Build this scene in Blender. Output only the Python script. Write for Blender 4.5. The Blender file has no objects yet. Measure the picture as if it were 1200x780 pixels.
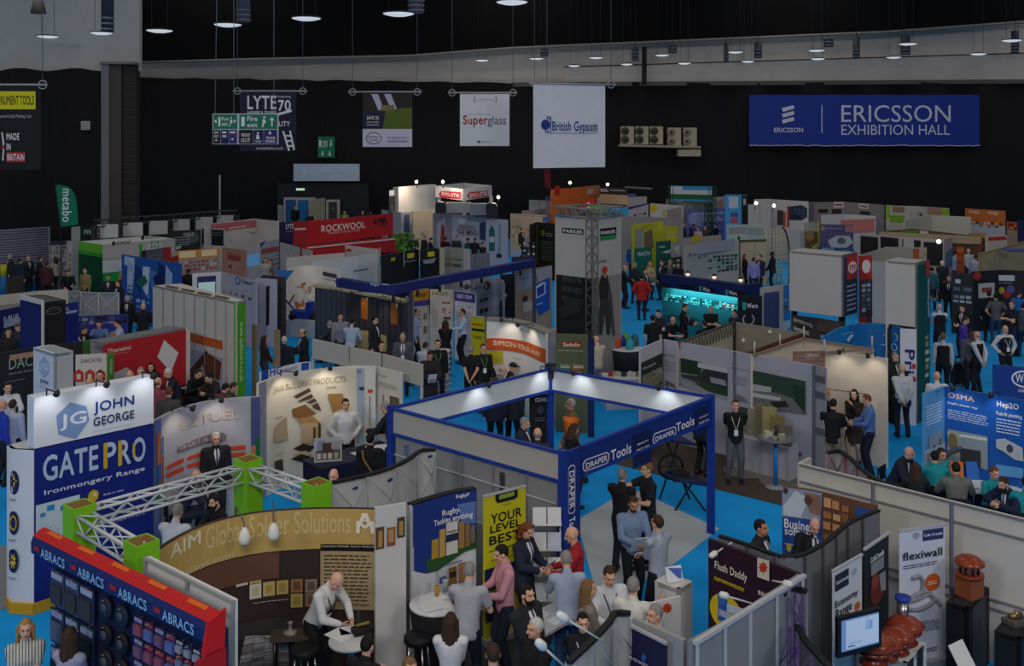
import bpy,bmesh,math,random
import numpy as np
from mathutils import Vector,Matrix
random.seed(7)
SC = bpy.context.scene
COL = SC.collection

# ------------------------------------------------------------------ camera, world, lights, exposure
F,HC,CX,HY = 1206.0,7.4,600.0,152.0        # focal length in px of the 1200x780 frame, eye height, horizon
cam_data = bpy.data.cameras.new('camera')
cam_data.sensor_fit = 'HORIZONTAL'
cam_data.sensor_width = 36.0
cam_data.lens = 36.0 * F / 1200.0
cam_data.shift_y = -(390.0 - HY) / 1200.0
cam_data.clip_end = 300
cam = bpy.data.objects.new('camera',cam_data)
COL.objects.link(cam)
cam.location = (0,0,HC)
cam.rotation_euler = (math.pi / 2,0,0)
SC.camera = cam
SC.view_settings.view_transform = 'Standard'
SC.view_settings.look = 'None'
SC.view_settings.gamma = 1
SC.view_settings.use_curve_mapping = False
SC.view_settings.exposure = -0.06
world = bpy.data.worlds.new('world')
SC.world = world
world.use_nodes = True
world.node_tree.nodes['Background'].inputs[0].default_value = (0.05,0.055,0.07,1)
world.node_tree.nodes['Background'].inputs[1].default_value = 0.3
LIGHT_W = 300.0
for iy in range(6):
 for ix in range(5):
  ld = bpy.data.lights.new('hall_lamp','AREA')
  ld.shape = 'SQUARE'
  ld.size = 7.0
  ld.energy = LIGHT_W
  ld.color = (1.0,0.965,0.93)
  lo = bpy.data.objects.new('hall_lamp',ld)
  lo.location = (-38 + ix * 19,-3 + iy * 14,19.4)
  COL.objects.link(lo)

for x in (-24,0,24):               # unseen area lights added behind the camera to brighten upright faces
 ld = bpy.data.lights.new('added_front_fill','AREA')
 ld.shape = 'RECTANGLE'; ld.size = 9.0; ld.size_y = 3.0
 ld.energy = 1900; ld.color = (1.0,.98,.97)
 lo = bpy.data.objects.new('added_front_fill',ld)
 lo.location = (x,-9,17.5)
 lo.rotation_euler = (math.radians(62),0,0)
 COL.objects.link(lo)

# ------------------------------------------------------------------ pixel geometry: where a pixel's ray meets a height or a distance
def G(px,py,h=0.0):
 z = (HC - h) * F / (py - HY)
 return Vector(((px - CX) * z / F,z,h))
def D(px,py,d):
 return Vector(((px - CX) * d / F,d,HC + (HY - py) * d / F))
UX = Vector((0.667,0.745))      # aisle direction going away to the right
VX = Vector((-0.745,0.667))     # aisle direction going away to the left
def along(p,d,px):
 """point from plan point p along plan direction d whose picture column is px"""
 k = (px - CX) / F
 den = d.x - k * d.y
 t = (k * p[1] - p[0]) / den
 return Vector((p[0] + d.x * t,p[1] + d.y * t))

# ------------------------------------------------------------------ materials
def lin(c):
 c = c / 255.0
 return c / 12.92 if c <= 0.04045 else ((c + 0.055) / 1.055) ** 2.4
def rgb(h):
 return tuple(lin(int(h[i:i + 2],16)) for i in (0,2,4))
MATS = {}
def M(h,rough=0.6,kind=''):
 key = (h,rough,kind)
 if key in MATS:
  return MATS[key]
 m = bpy.data.materials.new(('m_' + h + '_' + kind).strip('_'))
 m.use_nodes = True
 nt = m.node_tree
 b = nt.nodes['Principled BSDF']
 c = rgb(h)
 b.inputs['Roughness'].default_value = rough
 b.inputs['Specular IOR Level'].default_value = 0.3
 m.diffuse_color = (*c,1)
 if kind == 'glow' or kind == 'screen':
  b.inputs['Base Color'].default_value = (*c,1)
  b.inputs['Emission Color'].default_value = (*c,1)
  b.inputs['Emission Strength'].default_value = 0.85 if kind == 'glow' else 0.16
 elif kind == 'glass':
  b.inputs['Base Color'].default_value = (*c,1)
  b.inputs['Transmission Weight'].default_value = 0.9
  b.inputs['IOR'].default_value = 1.05
 else:
  tc = nt.nodes.new('ShaderNodeTexCoord')
  nz = nt.nodes.new('ShaderNodeTexNoise')
  rp = nt.nodes.new('ShaderNodeMix')
  rp.data_type = 'RGBA'
  sc = {'cloth': 9.0,'carpet': 1.2,'hair': 60.0}.get(kind,2.5)
  am = {'cloth': 0.16,'carpet': 0.16,'hair': 0.45}.get(kind,0.07)
  nz.inputs['Scale'].default_value = sc
  nz.inputs['Detail'].default_value = 3
  nt.links.new(tc.outputs['Object'],nz.inputs['Vector'])
  rp.inputs[6].default_value = (*[x * (1 - am) for x in c],1)
  rp.inputs[7].default_value = (*[min(1,x * (1 + am)) for x in c],1)
  nt.links.new(nz.outputs['Fac'],rp.inputs[0])
  nt.links.new(rp.outputs[2],b.inputs['Base Color'])
  if kind == 'hair':
   bp = nt.nodes.new('ShaderNodeBump'); bp.inputs['Strength'].default_value = 0.8; bp.inputs['Distance'].default_value = 0.02
   nt.links.new(nz.outputs['Fac'],bp.inputs['Height']); nt.links.new(bp.outputs[0],b.inputs['Normal'])
  if kind == 'metal':
   b.inputs['Metallic'].default_value = 0.85
  if kind in ('stripe','plaid'):
   wv = nt.nodes.new('ShaderNodeTexWave')
   wv.inputs['Scale'].default_value = 9 if kind == 'stripe' else 24
   wv.bands_direction = 'X' if kind == 'stripe' else 'DIAGONAL'
   mx = nt.nodes.new('ShaderNodeMix')
   mx.data_type = 'RGBA'
   mx.blend_type = 'MULTIPLY'
   gt = nt.nodes.new('ShaderNodeMath')
   gt.operation = 'LESS_THAN'
   gt.inputs[1].default_value = 0.22
   nt.links.new(tc.outputs['Object'],wv.inputs['Vector'])
   nt.links.new(wv.outputs['Fac'],gt.inputs[0])
   nt.links.new(gt.outputs[0],mx.inputs[0])
   nt.links.new(rp.outputs[2],mx.inputs[6])
   mx.inputs[7].default_value = (0.12,0.12,0.16,1) if kind == 'stripe' else (.5,.52,.58,1)
   nt.links.new(mx.outputs[2],b.inputs['Base Color'])
  if kind == 'pleat':
   wv = nt.nodes.new('ShaderNodeTexNoise')
   mp = nt.nodes.new('ShaderNodeMapping')
   mp.inputs['Scale'].default_value = (2.2,2.2,0.03)
   bp = nt.nodes.new('ShaderNodeBump')
   bp.inputs['Strength'].default_value = 0.7
   bp.inputs['Distance'].default_value = 0.2
   nt.links.new(tc.outputs['Object'],mp.inputs[0])
   nt.links.new(mp.outputs[0],wv.inputs['Vector'])
   nt.links.new(wv.outputs['Fac'],bp.inputs['Height'])
   nt.links.new(bp.outputs[0],b.inputs['Normal'])
 MATS[key] = m
 return m

# ------------------------------------------------------------------ objects
LOC = {}
def setp(o,label=None,cat=None,group=None,kind=None):
 if label: o['label'] = label
 if cat: o['category'] = cat
 if group: o['group'] = group
 if kind: o['kind'] = kind
 return o
def thing(name,label,cat,loc,group=None):
 o = bpy.data.objects.new(name,None)
 o.empty_display_size = 0.2
 COL.objects.link(o)
 o.location = loc
 LOC[o.name] = Vector(loc)
 return setp(o,label,cat,group)

class MB:
 """collects solid shapes in world coordinates and links them as one mesh object"""
 def __init__(s):
  s.v,s.f,s.mi,s.sm,s.mats = [],[],[],[],[]
 def m(s,mat):
  if isinstance(mat,str): mat = M(mat)
  if mat not in s.mats: s.mats.append(mat)
  return s.mats.index(mat)
 def add(s,verts,faces,mat,smooth=False):
  k,n = s.m(mat),len(s.v)
  s.v.extend([tuple(p) for p in verts])
  for f in faces:
   s.f.append([i + n for i in f]); s.mi.append(k); s.sm.append(smooth)
  return s
 def box(s,c,size,mat,rz=0.0,rot=None):
  hx,hy,hz = size[0] / 2,size[1] / 2,size[2] / 2
  R = rot if rot is not None else Matrix.Rotation(rz,3,'Z')
  c = Vector(c)
  vs = [c + R @ Vector((x * hx,y * hy,z * hz)) for x in (-1,1) for y in (-1,1) for z in (-1,1)]
  return s.add(vs,[(0,1,3,2),(4,6,7,5),(0,4,5,1),(2,3,7,6),(0,2,6,4),(1,5,7,3)],mat)
 def beam(s,a,b,w,h,mat):
  a,b = Vector(a),Vector(b)
  d = (b - a).normalized()
  up = Vector((0,0,1)) if abs(d.z) < 0.95 else Vector((0,1,0))
  x = d.cross(up).normalized(); y = x.cross(d)
  vs = [p + x * (sx * w / 2) + y * (sy * h / 2) for p in (a,b) for sx,sy in ((-1,-1),(1,-1),(1,1),(-1,1))]
  return s.add(vs,[(0,1,2,3),(7,6,5,4),(0,4,5,1),(1,5,6,2),(2,6,7,3),(3,7,4,0)],mat)
 def tube(s,pts,r,mat,n=8):
  pts = [Vector(p) for p in pts]
  rs = r if isinstance(r,(list,tuple)) else [r] * len(pts)
  vs,prev = [],None
  for i,p in enumerate(pts):
   d = (pts[min(i + 1,len(pts) - 1)] - pts[max(i - 1,0)])
   if d.length < 1e-9: d = Vector((0,0,1))
   d.normalize()
   if prev is None:
    up = Vector((0,0,1)) if abs(d.z) < 0.9 else Vector((0,1,0))
    x = d.cross(up).normalized()
   else:
    x = (prev - d * prev.dot(d)).normalized()
   prev = x
   y = x.cross(d)
   for k in range(n):
    a = 2 * math.pi * k / n
    vs.append(p + x * (math.cos(a) * rs[i]) + y * (math.sin(a) * rs[i]))
  fs = []
  for i in range(len(pts) - 1):
   for k in range(n):
    fs.append((i * n + k,i * n + (k + 1) % n,(i + 1) * n + (k + 1) % n,(i + 1) * n + k))
  fs.append(tuple(range(n - 1,-1,-1)))
  fs.append(tuple(range((len(pts) - 1) * n,len(pts) * n)))
  return s.add(vs,fs,mat,True)
 def lathe(s,c,prof,mat,n=20,axis=None):
  c = Vector(c)
  R = Matrix.Identity(3)
  if axis is not None:
   R = Vector((0,0,1)).rotation_difference(Vector(axis)).to_matrix()
  vs = []
  for r,z in prof:
   for k in range(n):
    a = 2 * math.pi * k / n
    vs.append(c + R @ Vector((r * math.cos(a),r * math.sin(a),z)))
  fs = []
  for i in range(len(prof) - 1):
   for k in range(n):
    fs.append((i * n + k,i * n + (k + 1) % n,(i + 1) * n + (k + 1) % n,(i + 1) * n + k))
  fs.append(tuple(range(n - 1,-1,-1)))
  fs.append(tuple(range((len(prof) - 1) * n,len(prof) * n)))
  return s.add(vs,fs,mat,True)
 def ball(s,c,r,mat,nu=12,nv=8,R=None):
  if not isinstance(r,(list,tuple)): r = (r,r,r)
  c = Vector(c)
  vs = []
  for j in range(nv + 1):
   t = math.pi * j / nv
   for k in range(nu):
    a = 2 * math.pi * k / nu
    p = Vector((r[0] * math.sin(t) * math.cos(a),r[1] * math.sin(t) * math.sin(a),r[2] * math.cos(t)))
    vs.append(c + (R @ p if R is not None else p))
  fs = []
  for j in range(nv):
   for k in range(nu):
    fs.append((j * nu + k,(j + 1) * nu + k,(j + 1) * nu + (k + 1) % nu,j * nu + (k + 1) % nu))
  return s.add(vs,fs,mat,True)
 def prism(s,poly,z0,z1,mat):
  n = len(poly)
  vs = [(p[0],p[1],z0) for p in poly] + [(p[0],p[1],z1) for p in poly]
  fs = [tuple(range(n - 1,-1,-1)),tuple(range(n,2 * n))] + [(i,(i + 1) % n,n + (i + 1) % n,n + i) for i in range(n)]
  return s.add(vs,fs,mat)
 def slab(s,pts,thick,mat,nrm):
  """a polygon in space given thickness against its normal"""
  n = len(pts); nrm = Vector(nrm) * thick
  vs = [Vector(p) for p in pts] + [Vector(p) - nrm for p in pts]
  fs = [tuple(range(n)),tuple(range(2 * n - 1,n - 1,-1))] + [(i,n + i,n + (i + 1) % n,(i + 1) % n) for i in range(n)]
  return s.add(vs,fs,mat)
 def build(s,name,parent=None,label=None,cat=None,group=None,kind=None,origin=None):
  me = bpy.data.meshes.new(name)
  if parent is not None:
   org = LOC[parent.name]
  elif origin is not None:
   org = Vector(origin)
  else:
   a = np.array(s.v)
   org = Vector(((a[:,0].min() + a[:,0].max()) / 2,(a[:,1].min() + a[:,1].max()) / 2,a[:,2].min()))
  me.from_pydata([(p[0] - org[0],p[1] - org[1],p[2] - org[2]) for p in s.v],[],s.f)
  for mt in s.mats: me.materials.append(mt)
  me.polygons.foreach_set('material_index',s.mi)
  me.polygons.foreach_set('use_smooth',s.sm)
  me.update()
  o = bpy.data.objects.new(name,me)
  COL.objects.link(o)
  if parent is not None:
   o.parent = parent
  else:
   o.location = org
  LOC[o.name] = org
  return setp(o,label,cat,group,kind)

def copy_tree(o,parent=None):
 c = o.copy()
 COL.objects.link(c)
 if parent is not None: c.parent = parent
 LOC[c.name] = LOC.get(o.name,Vector())
 for ch in list(o.children): copy_tree(ch,c)
 return c

# ------------------------------------------------------------------ lettering
TXT = {}
def text_mesh(s,bold=True):
 key = (s,bold)
 if key not in TXT:
  cu = bpy.data.curves.new('t','FONT')
  cu.body = s
  cu.resolution_u = 3
  cu.space_character = 1.05 if bold else 1.0
  ob = bpy.data.objects.new('t',cu)
  me = ob.to_mesh()
  vs = np.array([v.co[:2] for v in me.vertices]) if len(me.vertices) else np.zeros((0,2))
  fs = [tuple(p.vertices) for p in me.polygons]
  ob.to_mesh_clear()
  bpy.data.objects.remove(ob); bpy.data.curves.remove(cu)
  if bold and len(vs):           # heavier strokes: the same outline laid again with a small shift
   n = len(vs); sh = ((0,0),(.035,0),(.0175,.02),(.0175,-.02))
   vs = np.concatenate([vs + np.array(d) for d in sh]); fs = [tuple(i + n * k for i in f) for k in range(4) for f in fs]
  lo,hi = vs.min(0),vs.max(0)
  z = np.zeros(len(vs))
  if bold and len(vs): z = np.repeat(np.arange(4),len(vs) // 4) * .0008
  TXT[key] = (np.column_stack([(vs - lo) / (hi - lo),z]),fs)
 return TXT[key]

# ------------------------------------------------------------------ upright surfaces (flat, folded or curved in plan)
class Surf:
 def __init__(s,pts,z0,z1,flip=False):
  s.p = [Vector((p[0],p[1])) for p in pts]
  s.z0,s.z1 = z0,z1
  s.c = [0.0]
  for a,b in zip(s.p,s.p[1:]): s.c.append(s.c[-1] + (b - a).length)
  s.L = s.c[-1]
  mid = s.plan(0.5)
  n = s.nrm(0.5,1)
  s.sg = 1 if n.dot(-mid) > 0 else -1
  if flip: s.sg = -s.sg
 def _seg(s,u):
  t = min(max(u,0),1) * s.L
  for i in range(len(s.p) - 1):
   if t <= s.c[i + 1] + 1e-9: return i,(t - s.c[i]) / max(1e-9,s.c[i + 1] - s.c[i])
  return len(s.p) - 2,1.0
 def plan(s,u):
  i,t = s._seg(u)
  q = s.p[i].lerp(s.p[i + 1],t)
  if u < 0 or u > 1:
   d = (s.p[i + 1] - s.p[i]).normalized()
   q += d * (u * s.L if u < 0 else (u - 1) * s.L)
  return q
 def nrm(s,u,sg=None):
  i,t = s._seg(u)
  d = (s.p[i + 1] - s.p[i]).normalized()
  def sn(k):
   e = (s.p[k + 1] - s.p[k]).normalized(); return Vector((e.y,-e.x))
  n = Vector((d.y,-d.x))
  if len(s.p) > 3:
   j = i + (1 if t > 0.5 else -1)
   if 0 <= j < len(s.p) - 1: n = n.lerp(sn(j),abs(t - 0.5)).normalized()
  return n * (s.sg if sg is None else sg)
 def pt(s,u,v,off=0.0):
  q = s.plan(u) + s.nrm(u) * off
  return Vector((q.x,q.y,s.z0 + (s.z1 - s.z0) * v))
 def uv(s,px,py):
  k = (px - CX) / F
  best = None
  for i in range(len(s.p) - 1):
   a,b = s.p[i],s.p[i + 1]
   d = b - a
   den = d.x - k * d.y
   if abs(den) < 1e-9: continue
   t = (k * a.y - a.x) / den
   lo = -9 if i == 0 else -1e-6
   hi = 9 if i == len(s.p) - 2 else 1 + 1e-6
   if lo <= t <= hi:
    y = a.y + d.y * t
    cand = (s.c[i] + t * (s.c[i + 1] - s.c[i])) / s.L,y
    if best is None or y < best[1]: best = cand
  u,y = best
  z = HC + (HY - py) * y / F
  return u,(z - s.z0) / (s.z1 - s.z0)

def smooth_pts(pts,n=6):
 """Catmull-Rom through plan points"""
 if len(pts) < 3: return pts
 P = [pts[0] * 2 - pts[1]] + list(pts) + [pts[-1] * 2 - pts[-2]]
 out = []
 for i in range(1,len(P) - 2):
  a,b,c,d = P[i - 1],P[i],P[i + 1],P[i + 2]
  for k in range(n):
   t = k / n
   out.append(0.5 * ((2 * b) + (c - a) * t + (2 * a - 5 * b + 4 * c - d) * t * t + (3 * b - a - 3 * c + d) * t ** 3))
 out.append(pts[-1])
 return out

STEP = 0.0022
def decals(sf,items,root,curved=False,base=0.006,name='graphic'):
 """pictures and writing printed on an upright surface; item corners are read off the photograph"""
 rnd = random.Random(len(items) * 31 + int(sf.L * 1000))
 gm = MB(); k = 0
 nseg = 1
 def rect(u0,v0,u1,v1,mat,off):
  if u1 < u0: u0,u1 = u1,u0
  if v1 < v0: v0,v1 = v1,v0
  n = max(1,int(math.ceil((u1 - u0) * 16))) if curved else 1
  us = [u0 + (u1 - u0) * i / n for i in range(n + 1)]
  vs = [sf.pt(u,v0,off) for u in us] + [sf.pt(u,v1,off) for u in us]
  gm.add(vs,[(i,i + 1,n + 2 + i,n + 1 + i) for i in range(n)],mat)
 texts = []
 def bbox(x0,y0,x1,y1):
  a,b,c,d = sf.uv(x0,y0),sf.uv(x1,y0),sf.uv(x0,y1),sf.uv(x1,y1)
  v1,v0 = min(a[1],b[1]),max(c[1],d[1])
  if v1 - v0 < .2 * (a[1] - c[1]):
   m = ((a[1] + b[1]) / 2 + (c[1] + d[1]) / 2) / 2; hh = .35 * (a[1] - c[1]); v1,v0 = m + hh / 2,m - hh / 2
  return (a[0],v1),(b[0],v0)
 for it in items:
  k += 1
  off = base + k * STEP
  t = it[0]
  if t == 'R':                       # whole-surface fractions u0,v0,u1,v1
   rect(it[1],it[2],it[3],it[4],it[5],off)
  elif t == 'r':
   (u0,v1),(u1,v0) = sf.uv(it[1],it[2]),sf.uv(it[3],it[4])
   rect(u0,v0,u1,v1,it[5],off)
  elif t == 'e':
   (uc,vc) = sf.uv(it[1],it[2]); u1,_ = sf.uv(it[1] + it[3],it[2]); _,v1 = sf.uv(it[1],it[2] - it[4])
   du,dv = u1 - uc,v1 - vc
   n = 20
   gm.add([sf.pt(uc + du * math.cos(a * 2 * math.pi / n),vc + dv * math.sin(a * 2 * math.pi / n),off) for a in range(n)],[tuple(range(n))],it[5])
  elif t == 'p':
   U = [Vector((*sf.uv(x,y),0)) for x,y in it[1]]
   if not curved:
    gm.add([sf.pt(q.x,q.y,off) for q in U],[tuple(range(len(U)))],it[2])
   else:
    from mathutils.geometry import tessellate_polygon
    for tri in tessellate_polygon([U]):
     a,b,c = (U[i] for i in tri)
     m = max(1,min(9,int(max((a - b).length,(b - c).length,(c - a).length) * sf.L / .16)))
     idx,vs = {},[]
     for i in range(m + 1):
      for j in range(m + 1 - i):
       q = a + (b - a) * (i / m) + (c - a) * (j / m); idx[i,j] = len(vs); vs.append(sf.pt(q.x,q.y,off))
     fs = []
     for i in range(m):
      for j in range(m - i):
       fs.append((idx[i,j],idx[i + 1,j],idx[i,j + 1]))
       if i + j < m - 1: fs.append((idx[i + 1,j],idx[i + 1,j + 1],idx[i,j + 1]))
     gm.add(vs,fs,it[2])
  elif t == 'g':                     # busy blocks: x0,y0,x1,y1,nx,ny,colours,fill
   (u0,v1),(u1,v0) = bbox(*it[1:5])
   nx,ny,cols = it[5],it[6],it[7]
   fill = it[8] if len(it) > 8 else 0.8
   for i in range(nx):
    for j in range(ny):
     if rnd.random() > 0.93: continue
     w = (u1 - u0) / nx; h = (v1 - v0) / ny
     a = u0 + w * (i + (1 - fill) / 2 + rnd.uniform(-.05,.05)); b = v0 + h * (j + (1 - fill) / 2)
     rect(a,b,a + w * fill * rnd.uniform(.75,1),b + h * fill * rnd.uniform(.6,1),rnd.choice(cols),off + rnd.random() * STEP * .5)
  elif t == 'l':                     # lines of small print: x0,y0,x1,y1,n,colour
   (u0,v1),(u1,v0) = bbox(*it[1:5])
   n = it[5]
   for j in range(n):
    h = (v1 - v0) / n
    y = v1 - h * (j + .75)
    x = u0
    while x < u1 - (u1 - u0) * .08:
     w = (u1 - u0) * rnd.uniform(.06,.2)
     e = min(x + w,u0 + (u1 - u0) * rnd.uniform(.9,1))
     if e > x: rect(x,y,e,y + h * .42,it[6],off)
     x += w + (u1 - u0) * .025
  elif t == 't':
   texts.append((it,off))
 if gm.f: gm.build(name,root)
 for it,off in texts:
  bold = it[7] if len(it) > 7 else True
  mode = it[8] if len(it) > 8 else ''
  vs,fs = text_mesh(it[1],bold)
  (u0,v1),(u1,v0) = bbox(*it[2:6])
  if u1 < u0 and mode != 'mirror': pass
  if curved:
   nv,nf = [tuple(v) for v in vs],[]
   for f in fs:
    for k in range(1,len(f) - 1):
     a,b,c = (Vector(nv[f[i]]) for i in (0,k,k + 1))
     m = max(1,min(8,int(max(abs(a.x - b.x),abs(b.x - c.x),abs(c.x - a.x)) * abs(u1 - u0) * sf.L / .12)))
     if m == 1:
      nf.append((f[0],f[k],f[k + 1])); continue
     idx = {}
     for i in range(m + 1):
      for j in range(m + 1 - i):
       q = a + (b - a) * (i / m) + (c - a) * (j / m); idx[i,j] = len(nv); nv.append((q.x,q.y,q.z))
     for i in range(m):
      for j in range(m - i):
       nf.append((idx[i,j],idx[i + 1,j],idx[i,j + 1]))
       if i + j < m - 1: nf.append((idx[i + 1,j],idx[i + 1,j + 1],idx[i,j + 1]))
   vs,fs = nv,nf
  tb = MB()
  if mode == 'down':                 # reads from top to bottom
   P = [sf.pt(u0 + (u1 - u0) * y,v1 + (v0 - v1) * x,off + z) for x,y,z in vs]
  elif mode == 'up':                 # reads from bottom to top
   P = [sf.pt(u1 + (u0 - u1) * y,v0 + (v1 - v0) * x,off + z) for x,y,z in vs]
  else:
   P = [sf.pt(u0 + (u1 - u0) * x,v0 + (v1 - v0) * y,off + z) for x,y,z in vs]
  tb.add(P,fs,it[6])
  tb.build('lettering',root)

def wall(root,pts,z0,z1,mat,dec=(),back=None,t=0.05,name='wall_panel',curved=False,flip=False,cap=None):
 """one upright panel with real thickness along plan points, its front towards the aisle"""
 sf = Surf(pts,z0,z1,flip)
 n = len(pts)
 mb = MB()
 us = [c / sf.L for c in sf.c]
 fr = [sf.pt(u,0) for u in us]; ft = [sf.pt(u,1) for u in us]
 br = [sf.pt(u,0,-t) for u in us]; bt = [sf.pt(u,1,-t) for u in us]
 V = fr + ft + br + bt
 mb.add(V,[(i,i + 1,n + i + 1,n + i) for i in range(n - 1)],mat,curved)
 mb.add(V,[(2 * n + i + 1,2 * n + i,3 * n + i,3 * n + i + 1) for i in range(n - 1)],back or mat,curved)
 mb.add(V,[(n + i,n + i + 1,3 * n + i + 1,3 * n + i) for i in range(n - 1)]
   + [(i + 1,i,2 * n + i,2 * n + i + 1) for i in range(n - 1)]
   + [(0,n,3 * n,2 * n),(n - 1,3 * n - 1,4 * n - 1,2 * n - 1)],cap or mat)
 pn = mb.build(name,root)
 if dec: decals(sf,list(dec),pn,curved,.018 if curved else .006)
 return sf

def T(px,py,h):
 return G(px,py,h).xy
def stand(label,top,h,col,dec=(),z0=0.0,name='exhibition_stand',cat='stand',group=None,curved=False,back=None,t=0.05,flip=False,part='wall_panel',cap=None):
 """a stand whose first wall is given by the pixels along its top edge; returns (root, surface)"""
 pts = [T(x,y,h) for x,y in top]
 if curved: pts = smooth_pts(pts)
 c = sum(pts,Vector((0,0))) / len(pts)
 root = thing(name,label,cat,(c.x,c.y,z0 if z0 > 1 else 0),group)
 sf = wall(root,pts,z0,h,col,dec,back,t,part,curved,flip,cap)
 return root,sf
def more(root,top,h,col,dec=(),z0=0.0,curved=False,back=None,t=0.05,flip=False,part='wall_panel',cap=None):
 pts = [T(x,y,h) for x,y in top]
 if curved: pts = smooth_pts(pts)
 return wall(root,pts,z0,h,col,dec,back,t,part,curved,flip,cap)
def clip_spot(root,sf,u,power=40,reach=.45,drop=.5,col=(1,.88,.72),v=1.0):
 """a small arm spotlight clipped on a panel's top edge, lighting its front"""
 p = sf.pt(u,v,0); q = sf.pt(u,v,reach) + Vector((0,0,.12)); a = sf.pt(u,v,.05) - Vector((0,0,drop))
 mb = MB(); mb.tube([p,p + Vector((0,0,.1)),q],.012,'3a3a3e',6); mb.lathe(q,[(.02,-.05),(.045,0),(.05,.06),(.0,.05)],'3a3a3e',10,a - q); mb.build('spotlight',root)
 l = bpy.data.lights.new('spot','SPOT'); l.energy = power * .17; l.color = col; l.spot_size = 1.7; l.spot_blend = .8; l.shadow_soft_size = .04
 o = bpy.data.objects.new('spot',l); o.location = q + (a - q).normalized() * .08; o.rotation_euler = (a - q).to_track_quat('-Z','Y').to_euler(); COL.objects.link(o)
def top_roof(root,poly,z,mat,name='roof',t=0.06):
 mb = MB(); mb.prism(poly,z - t,z,mat); mb.build(name,root)
def boxstand(label,corner,h,xl,xr,cl,cr,decl=(),decr=(),roof=None,z0=0.0,name='exhibition_stand',cat='stand',group=None,root=None,part='wall_panel',u=None,v=None):
 """a four-sided stand or tower from the pixel of its nearest top corner and the columns of its two far corners"""
 A = T(corner[0],corner[1],h)
 L = along(A,v or VX,xl); R = along(A,u or UX,xr); B = L + R - A
 c = (L + R) / 2
 if root is None: root = thing(name,label,cat,(c.x,c.y,z0 if z0 > 1 else 0),group)
 sl = wall(root,[L,A],z0,h,cl,decl,name=part)
 sr = wall(root,[A,R],z0,h,cr,decr,name=part)
 wall(root,[R,B],z0,h,cr,name=part); wall(root,[B,L],z0,h,cl,name=part)
 if roof: top_roof(root,[A,R,B,L],h - 0.005,roof)
 return root,sl,sr,(A,L,B,R)
def truss(mb,a,b,w=0.22,mat=None,r=0.022,n=None):
 """box truss between two points"""
 a,b = Vector(a),Vector(b)
 mat = mat or M('c6c8cd',0.4)
 d = (b - a); L = d.length; d.normalize()
 up = Vector((0,0,1)) if abs(d.z) < 0.9 else Vector((UX.x,UX.y,0))
 x = d.cross(up).normalized() * (w / 2); y = x.cross(d).normalized() * (w / 2)
 cs = [x + y,x - y,-x - y,-x + y]
 for c in cs: mb.tube([a + c,b + c],r,mat,6)
 n = n or max(2,int(L / (w * 1.1)))
 for i in range(n):
  p,q = a + d * (L * i / n),a + d * (L * (i + 1) / n)
  for k in range(4):
   c0,c1 = cs[k],cs[(k + 1) % 4]
   if (i + k) % 2: c0,c1 = c1,c0
   mb.tube([p + c0,q + c1],r * .55,mat,5)
# ------------------------------------------------------------------ people
def _sphere_capsule(a,b,ra,rb,n=12,m=4):
 """closed tapered capsule"""
 a,b = Vector(a),Vector(b)
 d = b - a
 if d.length < 1e-5: d = Vector((0,0,1e-4)); b = a + d
 d.normalize()
 up = Vector((0,0,1)) if abs(d.z) < 0.9 else Vector((0,1,0))
 x = d.cross(up).normalized(); y = x.cross(d)
 rings = []
 for j in range(1,m + 1):
  t = math.pi / 2 * j / m
  rings.append((a - d * (ra * math.cos(t)),ra * math.sin(t)))
 for j in range(0,m):
  t = math.pi / 2 * j / m
  rings.append((b + d * (rb * math.sin(t)),rb * math.cos(t)))
 vs = [a - d * ra]
 for c,r in rings:
  for k in range(n):
   an = 2 * math.pi * k / n
   vs.append(c + x * (r * math.cos(an)) + y * (r * math.sin(an)))
 vs.append(b + d * rb)
 fs = [(0,1 + (k + 1) % n,1 + k) for k in range(n)]
 nr = len(rings)
 for i in range(nr - 1):
  for k in range(n):
   fs.append((1 + i * n + k,1 + i * n + (k + 1) % n,1 + (i + 1) * n + (k + 1) % n,1 + (i + 1) * n + k))
 e = len(vs) - 1
 fs += [(e,1 + (nr - 1) * n + k,1 + (nr - 1) * n + (k + 1) % n) for k in range(n)]
 return vs,fs
def _loft(rings,n=20):
 """closed loft of ellipses: (centre, half width, half depth, x axis, y axis)"""
 vs = []
 for c,rx,ry,X,Y in rings:
  for k in range(n):
   a = 2 * math.pi * k / n
   ca,sa = math.cos(a),math.sin(a)
   vs.append(Vector(c) + X * (rx * ca) + Y * (ry * sa))
 fs = [tuple(range(n - 1,-1,-1))]
 for i in range(len(rings) - 1):
  for k in range(n):
   fs.append((i * n + k,i * n + (k + 1) % n,(i + 1) * n + (k + 1) % n,(i + 1) * n + k))
 fs.append(tuple(range((len(rings) - 1) * n,len(rings) * n)))
 return vs,fs
def fuse(shapes,voxel,smooth=2):
 """fuse overlapping closed shapes into one continuous skin"""
 me = bpy.data.meshes.new('fuse')
 V,Fc = [],[]
 for vs,fs in shapes:
  n = len(V)
  V += [tuple(v) for v in vs]; Fc += [tuple(i + n for i in f) for f in fs]
 me.from_pydata(V,[],Fc)
 bm = bmesh.new(); bm.from_mesh(me); bmesh.ops.recalc_face_normals(bm,faces=bm.faces); bm.to_mesh(me); bm.free()
 ob = bpy.data.objects.new('fuse',me)
 COL.objects.link(ob)
 md = ob.modifiers.new('r','REMESH'); md.mode = 'VOXEL'; md.voxel_size = voxel
 if smooth:
  sm = ob.modifiers.new('s','SMOOTH'); sm.factor = 0.5; sm.iterations = smooth
 dg = bpy.context.evaluated_depsgraph_get()
 out = bpy.data.meshes.new_from_object(ob.evaluated_get(dg))
 bpy.data.objects.remove(ob); bpy.data.meshes.remove(me)
 out.polygons.foreach_set('use_smooth',[True] * len(out.polygons))
 return out

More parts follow.
